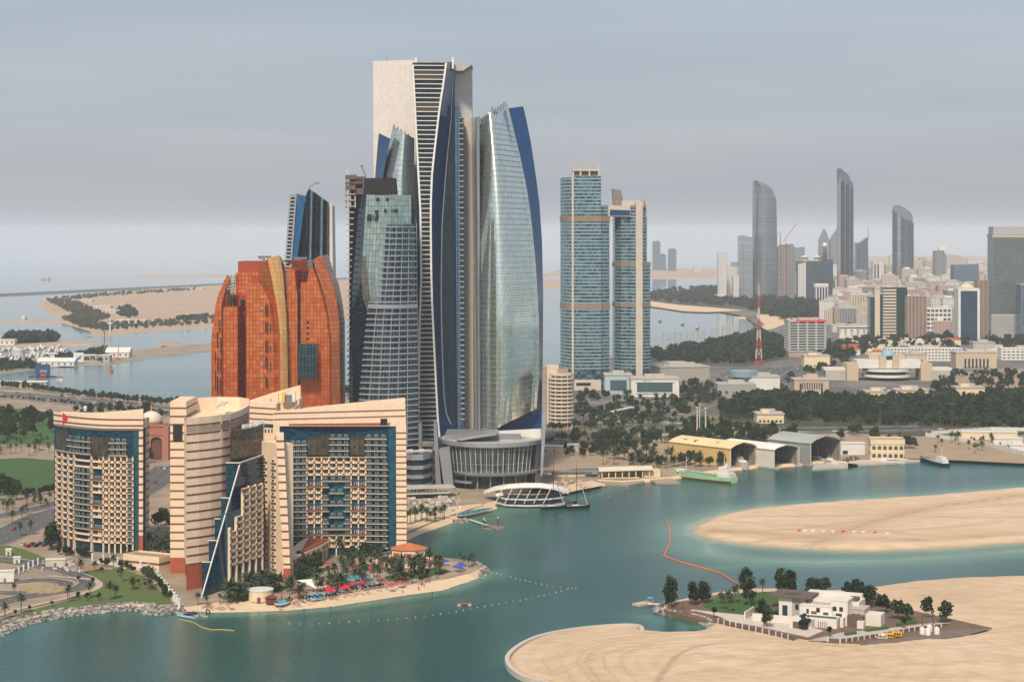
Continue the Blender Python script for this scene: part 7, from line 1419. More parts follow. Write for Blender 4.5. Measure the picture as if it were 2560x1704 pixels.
# marina peninsula: buildings, masts, sign
def low_house(label, u, v, w, d, h, m, rm=None, cat='building', z=1.5, gable=0):
    x, y, _ = G(u, v, z); R = empty('harbour_building', (x, y, z), label, cat); MB().box(-w/2, w/2, 0, d, 0, h).build('wall', m, R)
    if gable: MB().add([(-w/2-1,-1,h),(w/2+1,-1,h),(w/2+1,d+1,h),(-w/2-1,d+1,h),(-w/2-1,d/2,h+gable),(w/2+1,d/2,h+gable)], [(0,1,5,4),(2,3,4,5),(1,2,5),(3,0,4)]).build('roof', rm or WHITE, R)
    else: MB().box(-w/2-1, w/2+1, -1, d+1, h, h+1).build('roof', rm or WHITE, R)
    for i in range(max(2, int(w/8))): a = -w/2+w*(i+.5)/max(2, int(w/8)); MB().box(a-1.2, a+1.2, -.15, 0, h*.3, h*.7).build('window', DG, R)
    return R
low_house('long white marquee on the marina shore', 139, 915, 50, 22, 6, WHITE, gable=5); low_house('white marquee with blue gable beside the long marquee', 112, 914, 16, 20, 6, M('navy_front', (0.03,0.06,0.14)), WHITE, gable=5); low_house('white tent beside the flag mast on the marina shore', 293, 893, 34, 26, 7, WHITE, gable=7)
low_house('long grey boat hall on the marina shore', 236, 905, 42, 18, 9, CONC2); low_house('small white harbour office', 125, 903, 24, 14, 10, WHITE); low_house('white flat pier building at the corniche', 30, 966, 80, 14, 5, CB); low_house('low pale boat club by the spit', 5, 862, 40, 16, 8, WB); low_house('brown roofed harbour shed', 228, 892, 44, 16, 8, BROWN, BROWN)
tw = empty('watch_tower', G(47,910,1.5), 'white tapered round watch tower at the marina', 'tower'); MB().lathe((0,0,0), [(9.5,0),(8,19),(8.6,20),(8.6,21),(.1,21)], 20).build('wall', WHITE, tw, True)
for k in range(3): MB().box(-1+k*5-5, k*5-5, -9.2, -8, 9, 12).build('window', DG, tw)
fb = empty('floating_billboard', G(107,942), 'dark blue floating billboard with red base in the bay', 'billboard'); MB().box(-17, 17, -3, 6, -.5, 1.2).build('pontoon', BLK, fb); MB().box(-9, 9, 0, 2, 1.2, 16).build('panel', M('billboard_blue', (0.02,0.06,0.16)), fb); MB().box(-3, 4, -.6, 0, 1.2, 4).build('red_base', MATS['buoy_red'], fb)
lt_ = MB()
for x0, z0, x1, z1 in ((-3.6,6.4,-2.4,6.4), (-3.8,6.6,-3.4,8), (-3.4,8.1,-2.4,8.2), (-2.4,6.3,-1.9,10), (-1.3,6.4,-.9,8.4), (-.2,6.4,.1,8.6), (.1,8.5,1,8.5), (1.1,6.4,1.3,8.5), (2,6.2,2.4,8.4), (2.6,6.4,3.4,6.4), (3.5,6.4,3.9,9.6), (4.6,6.4,5,8.6)): lt_.bar((x0,-.1,z0), (x1,-.1,z1), .3)
lt_.build('lettering', WHITE, fb)
bb = empty('billboard', G(196,908,1.5), 'tall white billboard with blue picture on the marina shore', 'billboard'); MB().box(-7, 7, 0, 1, 2, 15).build('panel', WHITE, bb); MB().add([(-4,-.05,5),(3,-.05,5),(5,-.05,12),(0,-.05,9)], [(0,1,2,3)]).build('picture', M('picture_blue', (0.05,0.2,0.45)), bb); MB().box(-6, -5.4, .2, .8, 0, 2).build('leg', STEELD, bb); MB().box(5.4, 6, .2, .8, 0, 2).build('leg', STEELD, bb)
fm_ = empty('flag_mast', G(275,886,1.5), 'tall white mast with cross platform on the marina point', 'mast'); MB().bar((0,0,0),(0,0,55),1.6,n=8,r2=1).build('pole', WHITE, fm_); MB().box(-4,4,-1,1,46,48).build('platform', WHITE, fm_)
fm_ = empty('antenna_palm', G(261,888,1.5), 'thin dark antenna mast disguised as a palm', 'mast'); MB().bar((0,0,0),(0,0,44),.9,n=6).build('pole', STEELD, fm_); mb = MB()
for k in range(10): a = k*.63; mb.bar((0,0,43),(6*math.cos(a),6*math.sin(a),46-2*(k%2)),.4)
mb.build('crown', M('antenna_green', (0.03,0.05,0.03)), fm_)
rc_ = empty('mobile_crane', G(294,900,1.5), 'small red crane on the marina beach', 'crane'); MB().box(-3,3,-2,2,0,3).build('body', MATS['crane_red'], rc_); MB().bar((0,0,3),(2,0,22),.7).build('boom', MATS['crane_red'], rc_)
# moored boats in the marina
random.seed(5); mcb = [(WHITE, 1), (WHITE, .8)]
hullme = MB(); st = []
for i in range(7):
    t = i/6; w = 2.4*(1 if t < .5 else max(.05, 1-((t-.5)/.5)**1.8)); st.append([(t*16-8, -w, 2+t), (t*16-8, -w*.7, -.3), (t*16-8, w*.7, -.3), (t*16-8, w, 2+t)])
hullme.loft(st, cap=True); hm_ = hullme.mesh('hull', WB); cm_ = MB().box(-5, 3, -1.8, 1.8, 2, 4.6).mesh('cabin', WFR); bm2 = MB().box(-3.5, 0, -1.4, 1.4, 4.6, 6.2).mesh('flybridge', WHITE); wm_ = MB().box(-4.6, 2.6, -1.9, 1.9, 2.8, 3.7).mesh('window_band', PANE)
for i in range(110):
    u = random.uniform(-20, 170); v = random.uniform(872, 902)-(u-75)*.06
    x, y, _ = G(u, v); o = empty('moored_yacht', (x, y, 0), 'white motor yacht moored in the crowded marina', 'yacht', 'yachts in the marina', rz=random.choice([1.2, 1.3, -1.9, 1.25])+random.uniform(-.1, .1)); s = random.uniform(.6, 1.25); o.scale = (s, s, s)
    for nm, m in (('hull', hm_), ('cabin', cm_), ('flybridge', bm2), ('window_band', wm_)): link(nm, m, o)
for i, (a, b) in enumerate((((-20,895),(170,884)), ((-20,884),(150,876)), ((-20,904),(150,894)))): deck('pontoon', ('nearer', 'middle', 'outer')[i]+' long pontoon among the moored marina yachts', [a, b, (b[0], b[1]-1.2), (a[0], a[1]-1.2)], -.5, .6, CONC2, 'pontoon')
# buildings on the sandy island
for lb, u, v, w in (('pale flat villa on the sandy island by the trees', 205, 755, 90), ('second pale villa on the sandy island', 255, 771, 70), ('low white pavilion in the island grove', 285, 782, 90), ('white hut on the far side of the sandy island', 340, 734, 40), ('flat white shed near the island tip', 330, 808, 110), ('white hut on the right dune of the sandy island', 500, 723, 40)):
    lb = lb.replace('right dune', 'red dune'); low_house(lb, u, v, w*.6, 24, 6, CB)
# ------------------------------------------------------------------ vegetation, cars, street furniture
random.seed(11)
LEAF_D = M('leaf_dark', (0.011,0.022,0.011), (0.028,0.042,0.019), .9, .9, spec=.1, obj=True); LEAF_M = M('leaf_mid', (0.02,0.04,0.014), (0.045,0.068,0.026), .9, .9, spec=.1, obj=True); FROND = M('palm_frond', (0.03,0.048,0.024), (0.062,0.08,0.042), .8, .85, spec=.15, obj=True); BARK = M('bark', (0.16,0.115,0.08), (0.11,0.08,0.055), 2, .95, obj=True)
FARLEAF = M('far_leaf', (0.012,0.026,0.015), (0.032,0.048,0.027), .05, .95, spec=.05); DRYL = M('dry_leaf', (0.10,0.085,0.05), (0.14,0.115,0.07), .8, .9, obj=True)
def leafball(mb, c, r, n, s, rnd, flat=1.0):
    for _ in range(n):
        d = Vector((rnd.gauss(0, 1), rnd.gauss(0, 1), rnd.gauss(0, 1))).normalized(); p = Vector(c)+Vector((d.x*r, d.y*r, d.z*r*flat))*(rnd.random()**.4)
        q = Vector((rnd.gauss(0, 1), rnd.gauss(0, 1), rnd.gauss(0, .6))).normalized(); t = (d*.6+q).normalized().orthogonal().normalized(); b = (d*.6+q).normalized().cross(t)
        k = s*rnd.uniform(.6, 1.3); mb.quad(p-t*k-b*k*.7, p+t*k-b*k*.7, p+t*k*.8+b*k*.7, p-t*k*.8+b*k*.7)
def tree_mesh(seed, h=8.0, r=3.0, trunk=2.4, cl=13, n=24, s=.5, tall=1.0):
    rnd = random.Random(seed); tb = MB(); top = Vector((rnd.uniform(-.3, .3), rnd.uniform(-.3, .3), trunk+1.2)); tb.bar((0,0,-.3), top, .24, n=6, r2=.13); cb = MB()
    for i in range(cl):
        a = rnd.uniform(0, 6.28); rr = r*rnd.random()**.6*.75; z = trunk+.8+(h-trunk-1.4)*rnd.random(); k = 1-.45*abs((z-trunk)/(h-trunk)-.4)*2
        c = Vector((rr*k*math.cos(a), rr*k*math.sin(a), z)); leafball(cb, c, rnd.uniform(.75, 1.25)*r*.42, n, s, rnd, .85*tall)
        if i < 6: tb.bar(top-Vector((0, 0, .6)), c, .10, n=4, r2=.04)
    return tb, cb
TREES = []
for i in range(4): tb, cb = tree_mesh(100+i, 8.5, 3.6, 2.2, 15, 26, .5); TREES.append((tb.mesh('trunk', BARK), cb.mesh('crown', LEAF_D), cb.mesh('crown', LEAF_M)))
TALL = []
for i in range(3): tb, cb = tree_mesh(200+i, 10.5, 3.3, 2.0, 26, 32, .42, 1.2); TALL.append((tb.mesh('trunk', BARK), cb.mesh('crown', LEAF_D), cb.mesh('crown', LEAF_M)))
SMALL = []
for i in range(2): tb, cb = tree_mesh(300+i, 4.4, 1.5, 1.7, 8, 22, .3); SMALL.append((tb.mesh('trunk', BARK), cb.mesh('crown', LEAF_D), cb.mesh('crown', LEAF_M)))
def palm_mesh(seed, h, nf=22, L=3.2, droop=1.0):
    rnd = random.Random(seed); tb = MB(); lean = Vector((rnd.uniform(-.5, .5), rnd.uniform(-.5, .5), h)); tb.bar((0,0,-.3), lean*.55, .27, n=7, r2=.2); tb.bar(lean*.55, lean, .2, n=7, r2=.22); fb = MB()
    for i in range(nf):
        a = i*2.399+rnd.uniform(-.2, .2); el = 1.2-1.7*(i/nf)+rnd.uniform(-.15, .15); p = lean.copy(); d = Vector((math.cos(a)*math.cos(el), math.sin(a)*math.cos(el), math.sin(el))); l = L*rnd.uniform(.85, 1.1)/5; side = Vector((-math.sin(a), math.cos(a), 0)); prev = None
        for k in range(6):
            w = (.12, .42, .5, .42, .28, .05)[k]*L/3.2; sag = Vector((0, 0, -w*.55)); row = (p-side*w+sag, p, p+side*w+sag)
            if prev: fb.quad(prev[0], prev[1], row[1], row[0]); fb.quad(prev[1], prev[2], row[2], row[1])
            prev = row; d = (d+Vector((0, 0, -.20*droop))).normalized(); p = p+d*l
    return tb, fb
PALMS = []
for i, (h, nf, L) in enumerate(((6.5,24,3.0), (8,26,3.3), (5.2,22,3.1), (7.2,22,2.6))): tb, fb = palm_mesh(400+i, h, nf, L); PALMS.append((tb.mesh('trunk', BARK), fb.mesh('crown', FROND), fb.mesh('crown', FROND)))
BIGP = []
for i in range(2): tb, fb = palm_mesh(500+i, 4.6, 34, 4.3, .85); BIGP.append((tb.mesh('trunk', BARK), fb.mesh('crown', FROND), fb.mesh('crown', FROND)))
def plant(name, kit, x, y, z, s, label, cat, group, mid=None):
    t = random.choice(kit); o = empty(name, (x, y, z), label, cat, group, rz=random.uniform(0, 6.28)); o.scale = (s*random.uniform(.9, 1.1), s*random.uniform(.9, 1.1), s*random.uniform(.9, 1.12))
    link('trunk', t[0], o); link('crown', t[1 if (random.random() < .55 if mid is None else not mid) else 2], o); return o
def at(u, v, z=GZ): return G(u, v, z)
def single(name, kit, spots, s, label, cat, group, z=GZ, jit=.12):
    for u, v in spots:
        x, y, _ = at(u, v, z); plant(name, kit, x, y, z, s*random.uniform(1-jit, 1+jit), label, cat, group)
def scatter(name, kit, poly, n, s, label, cat, group, z=GZ, jit=.25):
    us = [p[0] for p in poly]; vs = [p[1] for p in poly]; k = 0
    while k < n:
        u, v = random.uniform(min(us), max(us)), random.uniform(min(vs), max(vs))
        if inpoly(np.array([u]), np.array([v]), poly)[0]:
            x, y, _ = at(u, v, z); plant(name, kit, x, y, z, s*random.uniform(1-jit, 1+jit), label, cat, group); k += 1
def along(name, kit, pxs, n, s, label, cat, group, z=GZ, jit=.15, wob=2):
    pts = [at(u, v, z) for u, v in pxs]; L = arc(pts)
    for i in range(n):
        d = L[-1]*(i+random.uniform(-.2, .2)+.5)/n; x, y = np.interp(d, L, [p[0] for p in pts]), np.interp(d, L, [p[1] for p in pts]); plant(name, kit, float(x)+random.uniform(-wob, wob), float(y)+random.uniform(-wob, wob), z, s*random.uniform(1-jit, 1+jit), label, cat, group)
PT, BT = 'palm tree', 'tree'
# hotel garden palms
scatter('date_palm', BIGP, [(545,1498),(700,1462),(720,1490),(560,1508)], 14, 1.25, 'thick-crowned date palm in the grove at the foot of the striped wing', PT, 'date palms below the striped wing')
scatter('date_palm', BIGP+PALMS, [(720,1475),(850,1450),(860,1478),(730,1495)], 18, 1.0, 'date palm between the pools and the hotel beach', PT, 'palms between pools and beach')
scatter('palm_tree', PALMS, [(850,1418),(1000,1410),(1010,1455),(860,1470)], 34, 1.05, 'slender palm beside the swimming pools', PT, 'palms beside the pools')
scatter('palm_tree', BIGP+PALMS, [(985,1428),(1090,1418),(1110,1446),(990,1458)], 24, 1.1, 'palm on the lawn before the octagonal restaurant', PT, 'palms before the octagonal restaurant')
scatter('garden_tree', TREES, [(872,1400),(945,1398),(945,1410),(872,1412)], 14, 1.0, 'dense dark tree in the clump against the broad hotel wing', BT, 'trees against the broad hotel wing')
scatter('garden_tree', TREES, [(735,1430),(790,1415),(800,1440),(740,1462)], 13, .95, 'dense dark tree in the court before the curved arcade', BT, 'trees before the curved arcade')
single('palm_tree', PALMS, [(848,1405),(856,1404),(862,1407)], 1.35, 'tall palm in the court beside the hotel columns', PT, 'tall palms beside the hotel columns')
single('palm_tree', PALMS, [(495,1512),(517,1510),(549,1508),(571,1506),(592,1503),(612,1503)], .62, 'small palm on the beach edge before the blue glass steps', PT, 'small palms before the glass steps')
scatter('garden_tree', SMALL, [(1010,1460),(1060,1440),(1120,1440),(1060,1462)], 8, 1.0, 'small feathery tree along the sunbed terrace', BT, 'feathery trees along the terrace')
single('palm_tree', PALMS, [(1160,1415),(1172,1418),(1180,1414),(1150,1410)], .85, 'palm at the rocky tip of the hotel beach', PT, 'palms at the rocky tip')
# promenade
single('date_palm', PALMS, [(168,1506),(173,1498),(226,1495),(275,1500),(288,1495),(335,1472),(334,1474),(305,1455),(373,1475),(378,1467),(371,1472),(357,1452),(238,1430),(283,1425),(202,1436),(12,1546),(53,1533),(35,1492)], .92, 'date palm on the promenade lawn above the rocks', PT, 'date palms on the promenade lawn')
single('round_tree', SMALL, [(130,1516),(195,1500),(196,1494),(216,1502),(218,1497),(246,1502),(248,1497),(39,1542),(75,1528),(255,1432),(197,1455),(232,1462),(345,1462),(362,1470),(330,1465),(295,1440)], .8, 'small round-headed tree on the promenade lawn', BT, 'round trees on the promenade lawn')
along('hedge_tree', TREES, [(150,1384),(230,1396)], 12, .55, 'clipped bush in the hedge before the curved hotel block', 'bush', 'hedge before the curved block')
along('hedge_tree', TREES, [(238,1412),(300,1420),(360,1432),(400,1470),(425,1500)], 26, .5, 'dense bush in the hedge behind the white garden pillars', 'bush', 'hedge behind the garden pillars')
scatter('palm_tree', PALMS+BIGP, [(368,1372),(428,1360),(428,1405),(375,1395)], 16, 1.0, 'palm between the two hotel buildings', PT, 'palms between the hotel buildings')
single('garden_tree', TREES, [(403,1315),(412,1312),(425,1320),(395,1322)], 1.15, 'big dark tree in the car park between the hotel buildings', BT, 'dark trees in the hotel car park')
single('cypress_tree', TALL, [(128,1372),(124,1375),(131,1368)], 1.3, 'tall dark tree against the end of the curved hotel block', BT, 'tall trees by the curved block')
single('palm_tree', PALMS, [(52,1340),(76,1337),(30,1310),(55,1300),(20,1290),(65,1288)], .95, 'palm on the boulevard island', PT, 'palms on the boulevard islands')
single('round_tree', SMALL, [(335,1392),(345,1395),(258,1380),(312,1385),(322,1380)], 1.0, 'small tree beside the hotel tennis court', BT, 'small trees beside the tennis court')
# palace park on the left
scatter('park_tree', TREES, [(-20,1042),(130,1042),(140,1085),(60,1098),(-20,1100)], 40, 1.35, 'dark spreading tree in the palace park', BT, 'spreading trees in the palace park')
scatter('park_tree', TREES, [(185,1030),(300,1022),(420,1040),(420,1060),(280,1040),(200,1046)], 22, 1.2, 'spreading tree in the belt behind the curved hotel roof', BT, 'trees behind the curved hotel roof')
scatter('park_palm', PALMS, [(-20,1118),(140,1112),(140,1138),(-20,1142)], 26, .95, 'palm in the avenue edging the palace lawn', PT, 'palms edging the palace lawn')
scatter('park_tree', TREES, [(-20,1222),(60,1218),(50,1252),(-20,1256)], 11, 1.15, 'dark tree at the corner of the green palace field', BT, 'trees at the corner of the field')
scatter('park_palm', PALMS, [(-20,1262),(130,1250),(140,1275),(-20,1290)], 16, .85, 'palm between the palace field and the boulevard', PT, 'palms along the boulevard')
along('park_hedge', TREES, [(60,1243),(140,1228)], 12, .6, 'bush in the dark hedge below the palace field', 'bush', 'hedge below the palace field')
along('shore_tree', TREES, [(-20,968),(80,975),(200,992),(306,1004),(423,1014),(560,1022)], 70, .95, 'round tree in the row along the corniche', BT, 'trees along the corniche')
along('median_tree', SMALL, [(-20,996),(60,1002),(180,1014),(300,1027),(440,1042)], 34, 1.2, 'small tree in the corniche median', BT, 'small trees in the corniche median')
scatter('park_tree', TREES, [(365,1120),(425,1110),(425,1150),(370,1160)], 12, 1.1, 'tree in the garden of the rose gatehouse', BT, 'trees by the rose gatehouse')
single('shore_tree', TREES, [(858,985),(864,990),(852,992),(870,988)], 1.2, 'tree glimpsed between the copper hotel and the unfinished tower', BT, 'trees behind the copper hotel')
# cove
single('date_palm', PALMS, [(1019,1312),(1026,1310),(1037,1306),(1040,1304),(1052,1302),(1055,1300),(1066,1304),(1069,1300),(1078,1304),(1086,1298),(1088,1302),(1090,1296),(1100,1298),(1107,1296),(1110,1296)], .95, 'date palm in the row on the pale cove beach', PT, 'palms on the cove beach')
# villa trees
VZ = 2.0
single('villa_tree', TALL, [(1673,1517),(1679,1513)], 1.15, 'tall dark tree at the pier end of the villa garden', BT, 'tall trees at the villa pier', VZ)
single('villa_tree', TALL, [(1732,1512),(1756,1508),(1764,1506)], 1.0, 'dark tree beside the small pergola', BT, 'trees beside the pergola', VZ)
single('villa_tree', TALL, [(1866,1492),(1872,1515)], 1.3, 'tall dark tree on the villa lawn', BT, 'tall trees on the villa lawn', VZ)
single('villa_tree', TALL, [(1950,1488),(1978,1490)], 1.1, 'dark tree at the water side of the villa lawn', BT, 'trees at the water side of the lawn', VZ)
single('villa_tree', TREES, [(2028,1490),(2048,1488),(2060,1489)], 1.0, 'dense tree behind the villa roof', BT, 'trees behind the villa roof', VZ)
single('villa_tree', TREES, [(2122,1500),(2140,1502),(2172,1510),(2165,1518)], 1.1, 'dense tree crowding the rear of the villa', BT, 'trees at the rear of the villa', VZ)
single('villa_tree', TREES, [(2205,1534),(2215,1530)], .95, 'dark tree beside the low east wing of the villa', BT, 'trees beside the east wing', VZ)
single('villa_tree', TREES, [(2245,1548),(2262,1552),(2270,1546)], .95, 'lighter green bushy tree beside the villa drive', BT, 'bushy trees beside the drive', VZ)
single('villa_tree', TREES, [(2318,1543)], 1.05, 'dark rounded tree behind the timber gateway', BT, None, VZ); single('villa_tree', TREES, [(2365,1556)], 1.1, 'dark rounded tree on the bare sand past the gateway', BT, None, VZ)
single('villa_tree', TALL, [(1905,1546),(1918,1567)], .95, 'bushy tree in front of the white garden wall', BT, 'trees before the garden wall', VZ); single('villa_tree', TREES, [(2012,1575)], 1.0, 'dark tree at the villa garage', BT, None, VZ); single('villa_tree', SMALL, [(1784,1545)], 1.5, 'light young tree on the pale garden terrace', BT, None, VZ); single('villa_tree', SMALL, [(2075,1592),(2260,1570)], 1.3, 'thin young tree by the villa drive', BT, 'young trees by the drive', VZ)
single('villa_palm', PALMS, [(1806,1524),(1800,1508),(1818,1510),(1825,1530),(1839,1508)], .95, 'palm on the edge of the villa lawn', PT, 'palms on the villa lawn', VZ); single('villa_palm', PALMS, [(1907,1484)], .85, 'lone palm on the far edge of the villa lawn', PT, None, VZ)
# east side: roads, woods
along('road_palm', PALMS, [(1365,1082),(1450,1078),(1560,1070),(1700,1066),(1880,1060)], 64, 1.1, 'palm along the seaward avenue', PT, 'palms along the seaward avenue')
along('road_palm', PALMS, [(1340,1118),(1440,1112),(1560,1104),(1660,1100)], 36, 1.2, 'palm along the wall of the vacant shore plot', PT, 'palms along the vacant plot')
scatter('shrub_tree', TREES, [(1400,1122),(1560,1115),(1640,1118),(1640,1135),(1560,1135),(1420,1150)], 40, .85, 'scrubby bush on the vacant shore plot', 'bush', 'bushes on the vacant plot')
scatter('road_palm', PALMS+BIGP, [(1500,1148),(1680,1140),(1700,1166),(1600,1172),(1500,1165)], 26, 1.35, 'palm behind the open boat shelter', PT, 'palms behind the boat shelter')
scatter('shore_tree', TREES, [(1620,1150),(1800,1150),(1810,1172),(1690,1180),(1620,1170)], 12, 1.15, 'tree behind the green tanker', BT, 'trees behind the tanker')
single('shed_palm', PALMS, [(1751,1165),(1740,1168),(1897,1160),(1664,1170)], 1.25, 'palm against the wall of the boat sheds', PT, 'palms against the boat sheds')
scatter('wood_tree', TREES, [(1700,1062),(1800,1070),(1960,1082),(2000,1100),(1860,1108),(1720,1100)], 48, 1.15, 'dark tree in the belt behind the boat sheds', BT, 'trees behind the boat sheds')
scatter('belt_tree', TREES, [(1400,1098),(1700,1092),(1990,1092),(2000,1104),(1700,1106),(1400,1112)], 60, 1.05, 'tree in the dense belt between shore road and boat sheds', BT, 'trees between shore road and sheds')
scatter('wood_tree', TREES, [(2100,1080),(2200,1082),(2200,1100),(2100,1100)], 8, 1.2, 'dark tree behind the grey boat shed', BT, 'trees behind the grey shed')
single('wood_tree', TREES, [(2262,1122),(2275,1118),(2285,1122)], 1.25, 'big dark tree beside the arcaded house', BT, 'trees beside the arcaded house')
scatter('shore_palm', PALMS, [(2140,1100),(2420,1100),(2530,1120),(2500,1138),(2300,1130)], 24, .95, 'palm on the brown sandy plot by the sea', PT, 'palms on the sandy plot')
scatter('wood_tree', TREES, [(1800,1012),(1850,1000),(2560,1000),(2640,1072),(2300,1068),(2000,1062),(1810,1050)], 150, 1.35, 'dark tree on the seaward side of the great wood', BT, 'trees in the great wood')
scatter('road_palm', PALMS, [(1960,1060),(2560,1062),(2560,1080),(1960,1076)], 26, 1.0, 'palm between the wood and the shore road', PT, 'palms before the wood')
scatter('city_tree', TREES, [(1440,985),(1570,985),(1500,1005),(1440,1045)], 26, 1.0, 'tree around the hotel car park', BT, 'trees around the hotel car park')
scatter('city_tree', TREES, [(1580,1000),(1700,980),(1780,1000),(1700,1050),(1560,1056)], 44, .8, 'tree on the lawns of the road junction', BT, 'trees of the road junction')
scatter('city_palm', PALMS, [(1560,1000),(1800,960),(1840,990),(1700,1055),(1500,1066)], 44, 1.05, 'palm on the lawns of the road junction', PT, 'palms of the road junction')
scatter('city_tree', TREES, [(2060,870),(2140,880),(2140,950),(2000,940)], 24, 1.3, 'tree along the avenue before the domed hall', BT, 'trees before the domed hall')
# far woods that read as masses
def wood(name, poly, n, r, z=GZ, mat=None, label=None):
    rnd = random.Random(len(poly)*n); mb = MB(); us = [p[0] for p in poly]; vs = [p[1] for p in poly]; k = 0
    while k < n:
        u, v = rnd.uniform(min(us), max(us)), rnd.uniform(min(vs), max(vs))
        if not inpoly(np.array([u]), np.array([v]), poly)[0]: continue
        x, y, _ = G(u, v, z); rr = r*rnd.uniform(.7, 1.35); leafball(mb, (x, y, z+rr*.95), rr, 34, rr*.34, rnd, .85); k += 1
    return tag(mb.build(name, mat or FARLEAF), kind='stuff')
wood('great_wood', [(1800,1012),(1850,992),(2100,996),(2560,985),(2700,985),(2700,1070),(2300,1064),(2000,1052),(1810,1044)], 900, 4.4)
wood('beach_park_wood', [(1605,884),(1725,866),(1823,851),(1900,830),(1962,850),(1975,890),(1860,908),(1700,908),(1612,900)], 560, 5.0)
wood('headland_wood', [(1640,755),(1570,742),(1690,728),(1793,716),(1990,738),(2110,762),(2100,790),(1960,800),(1900,782),(1860,770),(1740,760)], 620, 8)
wood('street_trees', [(1990,890),(2100,850),(2270,846),(2560,850),(2640,880),(2400,872),(2220,868),(2110,900)], 260, 5.5)
wood('city_street_trees', [(2075,790),(2110,720),(2560,690),(2600,845),(2270,850),(2110,850)], 330, 5.5)
wood('plot_trees', [(2330,960),(2380,935),(2600,930),(2640,985),(2480,1000),(2340,985)], 130, 4.2)
wood('street_trees', [(1500,1000),(1700,960),(1840,950),(1980,930),(1990,990),(1800,1000),(1680,1060),(1420,1080),(1400,1050)], 170, 3.6)
ISC = M('hazed_island_scrub', (0.04,0.05,0.032), (0.075,0.08,0.055), .05, .95, spec=.05)  # scrub green lightened so the colour carries distance haze
wood('island_grove', [(118,752),(140,747),(190,755),(240,780),(280,795),(230,806),(260,825),(210,820),(160,800),(190,790)], 420, 4.2, 1.5, ISC)
wood('island_grove', [(145,745),(260,735),(500,720),(500,725),(260,741),(180,752)], 220, 3.4, 1.5, ISC); wood('island_grove', [(230,812),(330,806),(533,797),(540,808),(340,822),(260,828)], 200, 3.4, 1.5, ISC); wood('island_grove', [(290,775),(330,768),(345,790),(330,796),(300,792)], 60, 5, 1.5)
wood('island_grove', [(430,796),(540,790),(540,796),(440,802)], 60, 4, 1.5); wood('spit_grove', [(18,848),(142,846),(142,855),(18,860)], 150, 7, 1.5); wood('marina_grove', [(215,892),(262,878),(265,905),(180,905),(110,903),(160,895)], 120, 5, 1.5); wood('marina_grove', [(0,905),(100,908),(100,920),(0,930)], 50, 4, 1.5)
# ------------------------------------------------------------------ rock revetments
def rocks(name, line, width, n, r0, r1, mat, z1=2.0, label=None):
    rnd = random.Random(n); pts = [G(u, v) for u, v in line]; L = arc(pts); mb = MB()
    for i in range(n):
        d = L[-1]*rnd.random(); x, y = np.interp(d, L, [p[0] for p in pts]), np.interp(d, L, [p[1] for p in pts]); k = rnd.random(); r = rnd.uniform(r0, r1)
        j = int(np.searchsorted(L, d)); a, b = pts[max(0, j-1)], pts[min(len(pts)-1, j)]; tx, ty = b[0]-a[0], b[1]-a[1]; l = math.hypot(tx, ty) or 1
        c = Vector((x-ty/l*width*(k-.15), y+tx/l*width*(k-.15), -.2+(z1+.3)*k)); q = Matrix.Rotation(rnd.uniform(0, 6), 3, 'Z') @ Matrix.Rotation(rnd.uniform(-.6, .6), 3, 'X')
        vs = [c+q @ Vector((sx*r*rnd.uniform(.6, 1.15), sy*r*rnd.uniform(.5, 1), sz*r*rnd.uniform(.4, .8))) for sz in (-1, 1) for sx, sy in ((-1,-1),(1,-1),(1,1),(-1,1))]
        mb.add(vs, [(3,2,1,0),(4,5,6,7),(0,1,5,4),(1,2,6,5),(2,3,7,6),(3,0,4,7)], i % 3)
    return tag(mb.build(name, [ROCKM, M('pale_rock', (0.40,0.38,0.355), (0.3,0.285,0.265), .8, .9), M('dark_rock', (0.12,0.115,0.11), (0.07,0.068,0.066), .8, .9)]), kind='stuff')
rocks('rock_revetment', ROCK_EDGE, 8.5, 2700, .5, 1.1, None); rocks('rock_revetment', [(1653,1511),(1637,1521),(1637,1532),(1680,1540)], 4, 170, .4, .9, None); rocks('rock_revetment', [(1680,1540),(1717,1546),(1753,1557),(1769,1568)], 3.5, 150, .35, .8, None); rocks('rock_tip', [(1205,1443),(1221,1430),(1221,1423),(1200,1412)], 3, 90, .4, .9, None); rocks('rock_groyne', [(1140,1309),(1172,1303)], 3, 80, .4, .9, None)
# ------------------------------------------------------------------ garden wall with pillars
GW = root0('garden_wall', 'white garden wall with tall pillars and lamps descending to the rocks', 'garden wall')
gp = [(231,1405),(258,1408),(276,1411),(295,1415),(314,1418),(333,1421),(352,1425),(370,1432)]; gp2 = [(388,1446),(393,1452),(399,1459),(405,1466),(411,1473),(417,1480),(423,1488),(430,1496),(436,1504),(442,1512),(448,1520)]
for i, (u, v) in enumerate(gp+gp2):
    x, y, _ = G(u, v, GZ); p = bx(GW, 'pillar', WHITE, (x, y), .9, .9, GZ, GZ+4.4); bx(p, 'cap', WHITE, (x, y), 1.4, 1.4, GZ+4.4, GZ+4.9)
for L_ in (gp+gp2[:1], gp2):
    for a, b in zip(L_, L_[1:]): A, B = Vector(G(*a, GZ)), Vector(G(*b, GZ)); c = (A+B)/2; bx(GW, 'wall_panel', WHITE, (c.x, c.y), (B-A).length, .5, GZ, GZ+1.5, math.atan2(B.y-A.y, B.x-A.x))
SHK = M('site_cabin', (0.55,0.5,0.42), (0.45,0.41,0.35), .3, .8)
